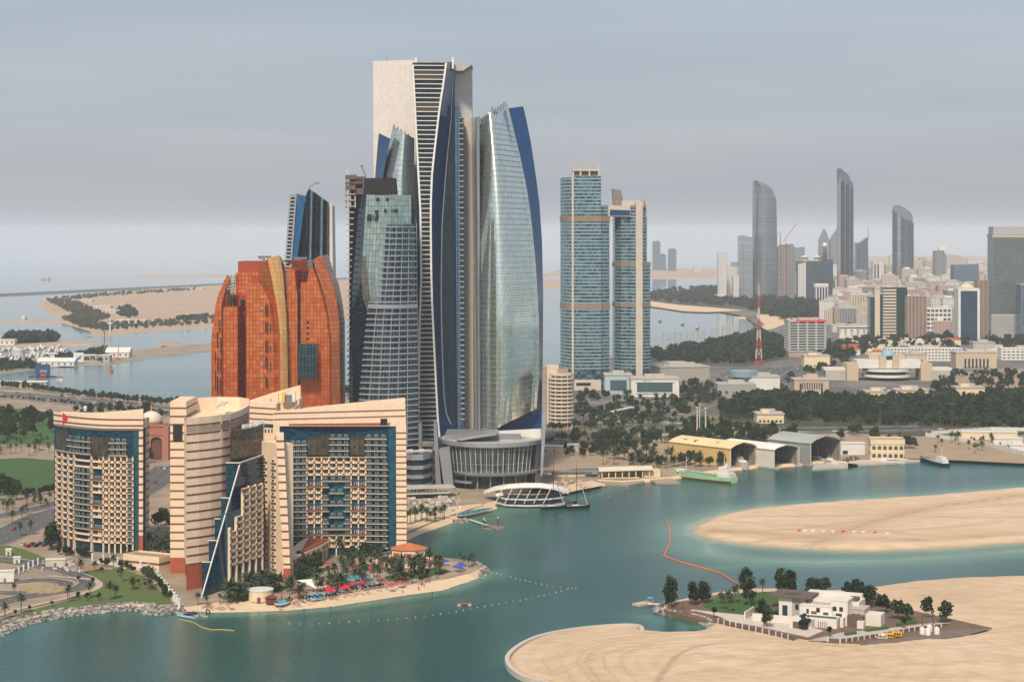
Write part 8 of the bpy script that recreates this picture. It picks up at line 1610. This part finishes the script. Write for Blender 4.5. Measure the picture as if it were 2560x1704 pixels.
for lb, u, v, w, h in (('cream site cabin at the end of the hotel drive', 138, 1416, 10, 3.6), ('white gatehouse at the hotel drive', 12, 1455, 9, 5.5), ('white substation box on the lawn by the boulevard', 42, 1408, 3.5, 3), ('small white box on the lawn corner', 21, 1388, 3, 3)):
    o = empty('site_cabin', G(u, v, GZ), lb, 'cabin', rz=.2); MB().box(-w/2, w/2, 0, 4, 0, h).build('wall', SHK if 'cream' in lb else WHITE, o); MB().box(-w/2-.3, w/2+.3, -.3, 4.3, h, h+.4).build('roof', WHITE, o); MB().box(-.6, .6, -.1, 0, 0, 2.1).build('door', STEELD, o)
FNW = root0('drive_fence', 'white-pillared fence with dark railings along the hotel drive', 'fence')
for i in range(6): x, y, _ = G(35+i*12, 1440-i*5.5, GZ); bx(FNW, 'pillar', WHITE, (x, y), .8, .8, GZ, GZ+4); x2, y2, _ = G(41+i*12, 1437-i*5.5, GZ); bx(FNW, 'railing', STEELD, (x2, y2), 2, .1, GZ+.8, GZ+3.2, .9); bx(FNW, 'plinth', WHITE, (x2, y2), 3, .4, GZ, GZ+.8, .9)
random.seed(3)
for i in range(36): u, v = random.uniform(105, 215), random.uniform(1402, 1430); x, y, _ = G(u, v, GZ); tag(bx(None, 'pallet_stack', [SHK, CONC2, TERRA, WHITE][i % 4], (x, y), random.uniform(1, 2.4), random.uniform(.8, 1.4), GZ, GZ+random.uniform(.5, 1.6), random.random()*3), 'stack of building material in the yard at the hotel drive', 'pallet', 'pallets in the construction yard')
# ------------------------------------------------------------------ pools, umbrellas, sunbeds
POOLW = M('pool_water', (0.06,0.36,0.50), (0.10,0.44,0.56), .5, .1, spec=.5)
for i, (lb, pl) in enumerate((('upper', [(826,1445),(840,1438),(880,1436),(928,1436),(930,1446),(890,1450),(850,1452),(830,1452)]), ('middle', [(830,1462),(880,1454),(930,1452),(945,1460),(930,1466),(880,1468),(840,1466)]), ('round', [(815,1475),(850,1464),(870,1468),(855,1480),(825,1486)]), ('beach', [(760,1490),(790,1482),(815,1484),(810,1496),(775,1500)]), ('child', [(688,1502),(720,1497),(722,1508),(690,1513)]))):
    pts = smooth_line([G(u, v, GZ)[:2] for u, v in pl], 2); R = tag(MB().prism(offs(pts, .7), GZ, GZ+.28).build('pool_surround', PAVE), kind='structure'); R2 = MB().prism(pts, GZ+.1, GZ+.36).build('pool_water', POOLW, R)
rt = smooth_line([G(u, v, GZ)[:2] for u, v in [(1140,1285),(1180,1276),(1220,1270),(1234,1271),(1190,1283),(1150,1290)]], 2); R = tag(MB().prism(offs(rt, .8), GZ, GZ+.4).build('pool_surround', CONC2), kind='structure'); MB().prism(rt, GZ+.1, GZ+.5).build('pool_water', M('teal_pool', (0.02,0.22,0.25), rough=.1), R)
RED = M('umbrella_red', (0.52,0.02,0.035), (0.44,0.015,0.03), 1, .8); BLU = M('umbrella_blue', (0.02,0.07,0.42), rough=.8)
um = MB().lathe((0,0,2.2), [(1.7,0),(1.5,.25),(.9,.6),(.05,.9)], 8).mesh('canopy', RED); umb = MB().lathe((0,0,2.2), [(1.7,0),(1.5,.25),(.9,.6),(.05,.9)], 8).mesh('canopy', BLU); up_ = MB().bar((0,0,0),(0,0,2.9),.06).mesh('pole', WFR); fold = MB().lathe((0,0,.9), [(.12,0),(.28,.4),(.2,1.4),(.05,2)], 6).mesh('canopy', RED)
def umbrella(u, v, kind, lb, grp):
    x, y, _ = G(u, v, GZ); o = empty('parasol', (x, y, GZ), lb, 'parasol', grp); link('canopy', {'r': um, 'b': umb, 'f': fold}[kind], o); link('pole', up_, o); s = 1.15; o.scale = (s, s, s)
for u, v in ((803,1424),(818,1420),(890,1424),(905,1423),(917,1424),(935,1425),(945,1426),(928,1432),(880,1428)): umbrella(u, v, 'r', 'open red parasol between the upper pool and the hotel wall', 'red parasols above the pools')
for u, v in ((820,1482),(833,1488),(836,1477),(850,1474),(864,1478),(875,1468),(880,1472),(895,1464),(905,1468),(822,1490),(855,1483),(742,1478),(868,1482),(1000,1467),(978,1474)): umbrella(u, v, 'r', 'open red parasol between the round pool and the beach', 'red parasols below the pools')
for i in range(34): umbrella(random.uniform(770, 1060), 0, 'f', 'closed red parasol on the pool terrace', 'closed parasols on the terrace') if False else umbrella(*(lambda u: (u, 1484-(u-770)*.125+random.uniform(-8, 8)))(random.uniform(770, 1080)), 'f', 'closed red parasol on the pool terrace', 'closed parasols on the terrace')
for u, v in ((1070,1412),(1078,1410),(1086,1409),(1092,1414),(1098,1411),(1106,1413),(1115,1414),(1075,1416),(1150,1422),(1156,1426),(1140,1428),(1147,1430)): umbrella(u, v, 'b', 'open blue parasol on the terrace of the octagonal restaurant', 'blue parasols at the restaurant')
sb = MB(); sb.box(-.32, .32, -.95, .35, .25, .34); sb.add([(-.32,.35,.3),(.32,.35,.3),(.32,.95,.8),(-.32,.95,.8)], [(0,1,2,3)]); PNK = M('towel_pink', (0.68,0.36,0.32), (0.6,0.3,0.27), 1, .9)
bm_s = [sb.mesh('bed', PNK), sb.mesh('bed', WHITE), sb.mesh('bed', MATS['buoy_red'])]; lg = MB().box(-.3, .3, -.85, -.75, 0, .25).box(-.3, .3, .25, .35, 0, .25).mesh('leg_frame', WFR)
for i in range(170):
    t = random.random(); u = 690+430*t if i > 24 else random.uniform(495, 590); v = (1510-70*(t**1.15)+random.uniform(-5, 5)) if i > 24 else random.uniform(1508, 1516)
    x, y, _ = G(u, v, GZ+.1); o = empty('sunbed', (x, y, sand_z(x, y)), 'sunbed with pale towel on the beach before the pool hedge' if i > 24 else 'sunbed with pale towel before the blue glass steps', 'sunbed', 'sunbeds on the pool beach' if i > 24 else 'sunbeds before the glass steps', rz=2.6+random.uniform(-.3, .3)); link('bed', random.choice(bm_s[:2]+bm_s[:1]), o); link('leg_frame', lg, o); o.scale = (1.15,)*3
along('terrace_hedge', SMALL, [(715,1507),(790,1498),(850,1486)], 26, .5, 'bush in the clipped hedge above the sunbeds', 'bush', 'clipped hedge above the sunbeds'); along('terrace_hedge', SMALL, [(860,1480),(960,1466)], 26, .5, 'bush in the hedge between the parasols and the beach', 'bush', 'hedge between parasols and beach')
bh = empty('beach_pavilion', G(648,1505,GZ), 'small cream round-cornered beach pavilion', 'pavilion'); MB().lathe((0,6,0), [(6,0),(6,5)], 20).build('wall', CRM, bh); MB().lathe((0,6,5), [(6.2,0),(6.2,.5),(.1,.5)], 20).build('roof', WHITE, bh); MB().box(-6, -5.6, 2, 10, 5.5, 6.3).build('glass_screen', MATS['rail_glass'], bh); MB().box(-1, .6, -.4, .4, 0, 2.4).build('door', STRIPE, bh)
kb = empty('beach_kiosk', G(676,1508,GZ), 'dark red timber kiosk beside the round pavilion', 'kiosk'); MB().box(-2.2, 2.2, 0, 3.4, 0, 2.6).build('wall', M('dark_red_timber', (0.14,0.03,0.025)), kb); MB().add([(-2.8,-.6,2.6),(2.8,-.6,2.6),(2.8,4,2.6),(-2.8,4,2.6),(0,1.7,4)], [(0,1,4),(1,2,4),(2,3,4),(3,0,4)]).build('roof', MATS['dark_red_timber'], kb)
pgr = empty('pool_pergola', G(725,1500,GZ), 'long dark red pergola beside the children pool', 'pergola', rz=.15)
for x in range(-8, 9, 4):
    for y in (0, 4): MB().box(x-.15, x+.15, y-.15, y+.15, 0, 3.2).build('post', MATS['dark_red_timber'], pgr)
for k in range(17): MB().box(-8.6+k*1.05, -8.3+k*1.05, -.6, 4.6, 3.2, 3.4).build('slat', MATS['dark_red_timber'], pgr)
sh = empty('shade_sail', G(775,1478,GZ), 'white tensile shade sail over the round pool terrace', 'shade sail'); sh.scale = (.75,)*3; MB().add([(-9,3,7),(1,0,8.5),(4,-5,3),(-2,-2,5.4),(12,-1,3.6),(6,1.6,5)], [(0,3,1),(3,2,1),(1,2,5),(5,2,4)]).build('membrane', WHITE, sh)
for x, y, z in ((-9,3,7), (4,-5,3), (12,-1,3.6), (1,0,8.5)): MB().bar((x,y,0),(x,y,z),.12).build('post', WFR, sh)
tyre = MB()
for k in range(12): a, b = k*math.pi/6, (k+1)*math.pi/6; tyre.bar((.9*math.cos(a),.25*math.sin(a)*0,.9+.9*math.sin(a)), (.9*math.cos(b),0,.9+.9*math.sin(b)), .3, n=6)
tag(tyre.build('tyre', BLK, None, False, (*G(520,1530,.6)[:2], 0)), 'big black tyre standing at the water edge', 'tyre')
# people on the beach: one continuous body each
def person_mesh(seed):
    rnd = random.Random(seed); mb = MB(); prof = [(.10,0),(.12,.1),(.13,.45),(.17,.85),(.16,1.05),(.21,1.38),(.09,1.48),(.07,1.54),(.11,1.62),(.10,1.72),(.02,1.78)]
    rings = []
    for r, z in prof: rings.append([(r*math.cos(a)*1.15, r*math.sin(a)*.75, z) for a in np.linspace(0, 6.283, 8, endpoint=False)])
    b = len(mb.v); mb.loft(rings, closed=True)
    for s in (-1, 1): mb.bar((s*.22,0,1.36), (s*.30,.02,1.05), .055, n=5, r2=.045); mb.bar((s*.30,.02,1.05), (s*.27,-.12,.80), .045, n=5, r2=.035); mb.bar((s*.09,0,.85), (s*.1,0,.05), .09, n=5, r2=.055)
    return mb
pmats = [M('skin_tone', (0.42,0.24,0.16)), BLK, M('beachwear_red', (0.5,0.06,0.05)), M('beachwear_white', (0.6,0.58,0.55))]
pmesh = [person_mesh(1).mesh('person', m) for m in pmats]
plb = ['person in bathing clothes standing on the hotel beach', 'person in black robe walking on the hotel beach', 'person in red clothes on the hotel beach', 'person in white clothes on the hotel beach']
for i, (u, v) in enumerate(((898,1508),(902,1507),(958,1496),(950,1497),(1046,1470),(1048,1472),(1081,1478),(1083,1477),(1084,1478),(1101,1479),(1008,1478),(1006,1478),(617,1528),(700,1520),(826,1514),(1000,1488),(930,1500),(760,1520),(1120,1468),(1060,1466))):
    k = (0, 0, 0, 2, 1, 2, 1, 1, 3, 2)[i % 10]; o = link('person', pmesh[k], None, G(u, v, GZ-.4)); x, y, _ = G(u, v, 1.2); o.location = (x, y, sand_z(x, y)); o.rotation_euler = (0, 0, random.random()*6); tag(o, plb[k], 'person', 'people on the hotel beach')
# ------------------------------------------------------------------ cars, lamp posts
cb_ = MB(); prof = [(-2.2,.35),(-2.25,.85),(-1.5,.95),(1.0,.95),(2.15,.8),(2.2,.35)]
cb_.loft([[(x, -.85, z) for x, z in prof], [(x, .85, z) for x, z in prof]]); n_ = len(prof); cb_.add([(x, -.85, z) for x, z in prof], [tuple(range(n_))]); cb_.add([(x, .85, z) for x, z in prof], [tuple(range(n_))[::-1]]); cb_.add([(-2.2,-.85,.35),(2.2,-.85,.35),(2.2,.85,.35),(-2.2,.85,.35)], [(0,1,2,3)])
gb_ = MB(); gb_.add([(-1.9,-.78,.93),(1.0,-.78,.93),(1.0,.78,.93),(-1.9,.78,.93),(-1.4,-.66,1.42),(.3,-.66,1.42),(.3,.66,1.42),(-1.4,.66,1.42)], [(4,5,6,7),(0,1,5,4),(1,2,6,5),(2,3,7,6),(3,0,4,7)]); rf = MB().box(-1.4, .3, -.64, .64, 1.42, 1.46)
wh = MB().bar((0,-.12,0),(0,.12,0),.33,n=10).mesh('wheel', BLK)
cmat = {'white': WHITE, 'silver': M('car_silver', (0.4,0.41,0.42), metal=.5, rough=.3), 'black': BLK, 'red': M('car_red', (0.4,0.02,0.02), rough=.3), 'grey': M('car_grey', (0.12,0.125,0.13), rough=.3)}
cme = {k: (cb_.mesh('body', m), rf.mesh('roof', m)) for k, m in cmat.items()}; gme = gb_.mesh('window_glass', PANE)
def car(x, y, z, a, col, lb, grp, full=True):
    o = empty('parked_car', (x, y, z), lb % col if '%s' in lb else lb, 'car', grp, rz=a); link('body', cme[col][0], o); link('window_glass', gme, o); link('roof', cme[col][1], o)
    if full:
        for wx in (-1.35, 1.35):
            for wy in (-.8, .8): link('wheel', wh, o, (wx, wy, .33))
    o.scale = (1.08,)*3; return o
CC = ['white', 'white', 'silver', 'black', 'grey', 'red', 'white']
for i in range(16): u, v = 62+i*9.5+random.uniform(-2, 2), 1362-i*.6+random.choice([0, 0, 5]); x, y, _ = G(u, v, gz(3)); car(x, y, gz(3), 1.3+random.uniform(-.1, .1), 'red' if i in (1, 2) else random.choice(CC[:5]), '%s car parked at the drive of the curved hotel block', 'cars at the curved block')
for i in range(14): u, v = random.uniform(372, 424), random.uniform(1325, 1362); x, y, _ = G(u, v, gz(1)); car(x, y, gz(1), random.choice([.2, 1.8]), random.choice(CC), '%s car parked between the hotel buildings', 'cars between the hotel buildings')
def cars_on(pts, n, w, lb, grp, k, full=False, fill=1.0):
    A = arc(pts)
    for i in range(n):
        d = A[-1]*random.random(); x, y = np.interp(d, A, [p[0] for p in pts]), np.interp(d, A, [p[1] for p in pts]); x2, y2 = np.interp(min(A[-1], d+1), A, [p[0] for p in pts]), np.interp(min(A[-1], d+1), A, [p[1] for p in pts]); a = math.atan2(y2-y, x2-x); o = random.choice([-.36, -.14, .14, .36])*w*fill
        car(float(x)-math.sin(a)*o, float(y)+math.cos(a)*o, gz(k)+.02, a+(math.pi if o > 0 else 0), random.choice(CC), lb, grp, full)
cars_on(RD['corn'], 70, 30, '%s car in the traffic on the corniche road', 'cars on the corniche', 3); cars_on(RD['corn2'], 20, 14, '%s car on the side lane of the corniche road', 'cars on the corniche side lane', 3); cars_on(RD['boul'], 8, 20, '%s car on the boulevard by the hotel', 'cars on the boulevard', 3, True)
cars_on(RD['shore'], 14, 12, '%s car on the shore road', 'cars on the shore road', 3); cars_on(RD['city'], 22, 18, '%s car on the avenue towards the mall', 'cars on the mall avenue', 4); cars_on(RD['city2'], 16, 16, '%s car on the avenue through the junction', 'cars on the junction avenue', 4)
def lot(poly, n, lb, grp, k):
    us = [p[0] for p in poly]; vs = [p[1] for p in poly]; c = 0
    patch('car_park', poly, gz(k), ASPH)
    while c < n:
        u, v = random.uniform(min(us), max(us)), random.uniform(min(vs), max(vs)); v = round(v/4)*4
        if inpoly(np.array([u]), np.array([v]), poly)[0]: x, y, _ = G(u, v, gz(k)); car(x, y, gz(k)+.02, 1.5+random.uniform(-.05, .05), random.choice(CC), lb, grp, False); c += 1
lot([(1490,1012),(1570,1000),(1620,1008),(1560,1038),(1450,1050),(1440,1040)], 55, '%s car in the palm-shaded car park beside the tan hotel tower', 'cars beside the tan tower', 5); lot([(1800,935),(1900,918),(2010,915),(2010,935),(1950,948),(1820,950)], 45, '%s car in the wide car park near the radio mast', 'cars near the radio mast', 5); lot([(1440,1190),(1470,1178),(1500,1180),(1490,1192)], 5, '%s car in the yard by the open boat shelter', 'cars by the boat shelter', 5); lot([(2102,1150),(2140,1138),(2150,1146),(2120,1152)], 4, '%s pick-up parked beside the arcaded house', 'cars beside the arcaded house', 5)
cn = root0('parking_canopy', 'long cream parking canopy beside the palm-shaded car park', 'canopy'); A, B = G(1512,1040,GZ), G(1582,1024,GZ); bx(cn, 'roof', CB, ((A[0]+B[0])/2, (A[1]+B[1])/2), math.dist(A, B), 6, GZ+3, GZ+3.4, math.atan2(B[1]-A[1], B[0]-A[0]))
for k in range(6): p = (A[0]+(B[0]-A[0])*(k+.5)/6, A[1]+(B[1]-A[1])*(k+.5)/6); bx(cn, 'post', STEELD, p, .3, .3, GZ, GZ+3)
lp_ = MB().bar((0,0,0),(0,0,10),.11,n=6,r2=.06).mesh('pole', STEELD); la_ = MB().bar((-1.2,0,10),(1.2,0,10),.08).box(-1.5,-.9,-.15,.15,9.9,10.1).box(.9,1.5,-.15,.15,9.9,10.1).mesh('lamp_head', STEELD)
def lamp(x, y, lb, grp, s=1.0): o = empty('street_lamp', (x, y, GZ), lb, 'street lamp', grp, rz=random.random()*3); link('pole', lp_, o); link('lamp_head', la_, o); o.scale = (s, s, s)
for u, v in ((16,1506),(52,1535),(80,1447),(128,1452),(158,1440),(163,1482),(193,1430),(223,1476),(209,1385),(112,1432),(10,1560)): lamp(*G(u, v, GZ)[:2], 'slim street lamp along the hotel drive and promenade', 'lamps along the hotel drive', .85)
for key, n, lb in (('shore', 14, 'street lamp along the shore road'), ('city', 9, 'street lamp along the mall avenue'), ('city2', 9, 'street lamp along the junction avenue'), ('boul', 8, 'street lamp along the boulevard')):
    A = arc(RD[key])
    for i in range(n): d = A[-1]*(i+.5)/n; lamp(float(np.interp(d, A, [p[0] for p in RD[key]])), float(np.interp(d, A, [p[1] for p in RD[key]]))+7, lb, lb.replace('lamp', 'lamps'), 1.15)
for u, v, vt, lb in ((1743,1100,1018,'tall pale floodlight mast nearest the ochre boat shed'), (1764,1098,1020,'tall pale floodlight mast beside its twin, towards the dark wood'), (1749,1088,1010,'thin tall mast behind the twin floodlight masts')):
    lb = lb.replace('nearest', 'rising behind'); Y = F*(CH-GZ)/(v-YH); o = empty('floodlight_mast', (XU(u, Y), Y, GZ), lb, 'mast'); h = ZV(vt, Y)-GZ; MB().bar((0,0,0),(0,0,h),.8 if u != 1749 else .35,n=8,r2=.5).build('pole', CB, o); MB().lathe((0,0,h), [(.1,-.6),(1.4,-.4),(1.4,.3),(.1,.5)], 8).build('lamp_ring', CB, o)
for u, v in ((1985,870+26),(2351,895),(1831,925),(1618,1010),(1540,1045),(2380,1075),(2200,1070),(1610,1008)): lamp(*G(u, v, GZ)[:2], 'tall lamp mast standing among the city roads', 'lamp masts of the city roads', 2.4)
# white perimeter wall on the sandy plot, roadside walls
PW = root0('perimeter_wall', 'long white perimeter wall behind the brown sandy plot', 'wall')
for a, b in (((2315,1090),(2440,1108)), ((2440,1108),(2570,1140)), ((2330,1086),(2480,1076)), ((2480,1076),(2600,1078))):
    A, B = Vector(G(*a, GZ)), Vector(G(*b, GZ)); n = max(2, int((B-A).length/7)); an = math.atan2(B.y-A.y, B.x-A.x)
    for i in range(n): c = A+(B-A)*(i+.5)/n; bx(PW, 'wall_panel', WHITE, (c.x, c.y), (B-A).length/n*.98, .4, GZ, GZ+3.2, an); p = A+(B-A)*i/n; bx(PW, 'pillar', WB, (p.x, p.y), .7, .7, GZ, GZ+3.7, an)
for lb, u, v, w, h in (('long cream shed roof inside the walled plot', 2470, 1098, 50, 6), ('white low store inside the walled plot', 2520, 1112, 24, 5), ('cream guard house on the vacant shore plot', 1432, 1128, 9, 5), ('low tan store on the vacant shore plot', 1378, 1130, 18, 4.5), ('white shed near the corner of the walled plot', 2555, 1128, 20, 5)):
    o = empty('plot_building', G(u, v, GZ), lb, 'building', rz=-.1); MB().box(-w/2, w/2, 0, 10, 0, h).build('wall', CRM if 'white' not in lb else WHITE, o); MB().box(-w/2-.5, w/2+.5, -.5, 10.5, h, h+.6).build('roof', WB, o); MB().box(-w*.3, -w*.3+1.6, -.1, 0, .8, 2.4).build('window', DG, o); MB().box(w*.1, w*.1+1.4, -.1, 0, 0, 2.4).build('door', STEELD, o)
bw = root0('plot_wall', 'tan boundary wall with pillars along the vacant shore plot', 'wall')
A, B = Vector(G(1480,1128,GZ)), Vector(G(1670,1104,GZ)); an = math.atan2(B.y-A.y, B.x-A.x)
for i in range(16): c = A+(B-A)*(i+.5)/16; bx(bw, 'wall_panel', SCRUB, (c.x, c.y), (B-A).length/16, .4, GZ, GZ+2.6, an); p = A+(B-A)*i/16; bx(bw, 'pillar', CB, (p.x, p.y), .9, .9, GZ, GZ+3.4, an)
# barrier blocks on the upper sand bank
for i, (u, v) in enumerate(((1998,1325),(2012,1325),(2032,1325),(2057,1326),(2082,1327),(2108,1327),(2134,1328),(2158,1328),(2188,1330),(2218,1332))):
    c = ('red', 'white', 'white', 'pale', 'white', 'red', 'pale', 'white', 'red', 'white')[i]; x, y, z = G(u, v, 2.2); tag(bx(None, 'barrier_block', {'red': MATS['buoy_red'], 'white': WHITE, 'pale': M('pale_blue_plastic', (0.5,0.6,0.7))}[c], (x, y), 2.0, .6, 1.6, 2.7, .05), '%s plastic barrier in the line on the bare sand bank' % c, 'barrier', 'barriers on the bare sand bank')
# rubble yard below the towers
for i in range(90):
    u, v = random.uniform(1015, 1150), random.uniform(1232, 1282); x, y, _ = G(u, v, GZ); o = bx(None, 'building_debris', [SHK, CONC2, WHITE, STEELD][i % 4], (x, y), random.uniform(.8, 4), random.uniform(.6, 2), GZ, GZ+random.uniform(.4, 2.0), random.random()*3); tag(o, 'heap of building material in the unfinished terrace above the cove', 'debris', 'building debris above the cove')
UC = root0('unfinished_terrace', 'dark open frame of the unfinished terrace between the hotel wing and the drum', 'terrace'); bx(UC, 'slab', CONC2, (XU(1050,1300),1298), 46, 14, GZ+6, GZ+7, .25); bx(UC, 'slab', CONC2, (XU(1050,1296),1292), 40, 10, GZ+3, GZ+3.5, .25)
for k in range(9): bx(UC, 'column', STEELD, (XU(1016+k*9,1292),1287+k*1.4), .7, .7, GZ, GZ+6)
# low houses before the front towers, shore terrace clutter
random.seed(8)
for i in range(34):
    u = random.uniform(2085, 2560); v = 900-(2560-u)*.03+random.uniform(-26, 0)
    if 2210 < u < 2410 and v > 868: v = 862
    x, y, _ = G(u, v, GZ); w, d, h = random.uniform(14, 30), random.uniform(10, 16), random.uniform(5, 9); red = i % 4 == 0
    o = empty('town_house', (x, y, GZ), ('red-roofed' if red else 'flat-roofed cream')+' house among the trees before the city towers', 'house', 'houses before the city towers', rz=random.uniform(-.5, .5)); MB().box(-w/2, w/2, -d/2, d/2, 0, h).build('wall', CRM if i % 3 else WB, o)
    if red: MB().add([(-w/2-.6,-d/2-.6,h),(w/2+.6,-d/2-.6,h),(w/2+.6,d/2+.6,h),(-w/2-.6,d/2+.6,h),(-w/3,0,h+3.4),(w/3,0,h+3.4)], [(0,1,5,4),(2,3,4,5),(1,2,5),(3,0,4)]).build('roof', TERRA, o)
    else: MB().box(-w/2-.4, w/2+.4, -d/2-.4, d/2+.4, h, h+.7).build('roof', WB, o); MB().box(-w*.2, w*.1, -d*.2, d*.2, h+.7, h+2.8).build('roof_storey', CRM, o)
    for k in range(3): MB().box(-w*.35+k*w*.28, -w*.35+k*w*.28+1.6, -d/2-.12, -d/2, 1.2, 3).build('window', DG, o)
for i in range(26):
    u, v = random.uniform(1372, 1480), random.uniform(1206, 1226); x, y, _ = G(u, v, GZ); o = empty('beach_parasol', (x, y, GZ), 'straw parasol on the small beach behind the shell pavilion', 'parasol', 'straw parasols behind the pavilion'); MB().lathe((0,0,2), [(1.5,0),(.8,.6),(.05,1)], 7).build('canopy', MATS['tan_seat'], o); MB().bar((0,0,0),(0,0,2.8),.07).build('pole', BARK, o)
fr = empty('beach_bar', G(1430,1192,GZ), 'low grey-roofed beach bar behind the shell pavilion', 'bar', rz=.1); MB().box(-20, 20, 0, 8, 3.6, 4.2).build('roof', GREYP, fr); MB().box(-14, 10, 2, 8, 0, 3.6).build('wall', CRM, fr)
for k in range(6): MB().box(-19+k*7.4, -18.6+k*7.4, .3, .7, 0, 3.6).build('post', STEELD, fr)
# ------------------------------------------------------------------ haze: one closed box of even, thin air
hb = MB().box(-43000, 43000, -7000, 43000, -3, 345)
hm = bpy.data.materials.new('haze'); hm.use_nodes = True; hn = hm.node_tree.nodes; hn.clear()
ho = hn.new('ShaderNodeOutputMaterial'); hv = hn.new('ShaderNodeVolumePrincipled')
hv.inputs['Color'].default_value = (0.84, 0.90, 1.0, 1); hv.inputs['Density'].default_value = 0.000042; hv.inputs['Anisotropy'].default_value = -0.12
hm.node_tree.links.new(hv.outputs[0], ho.inputs['Volume'])
tag(hb.build('haze', hm), kind='stuff')
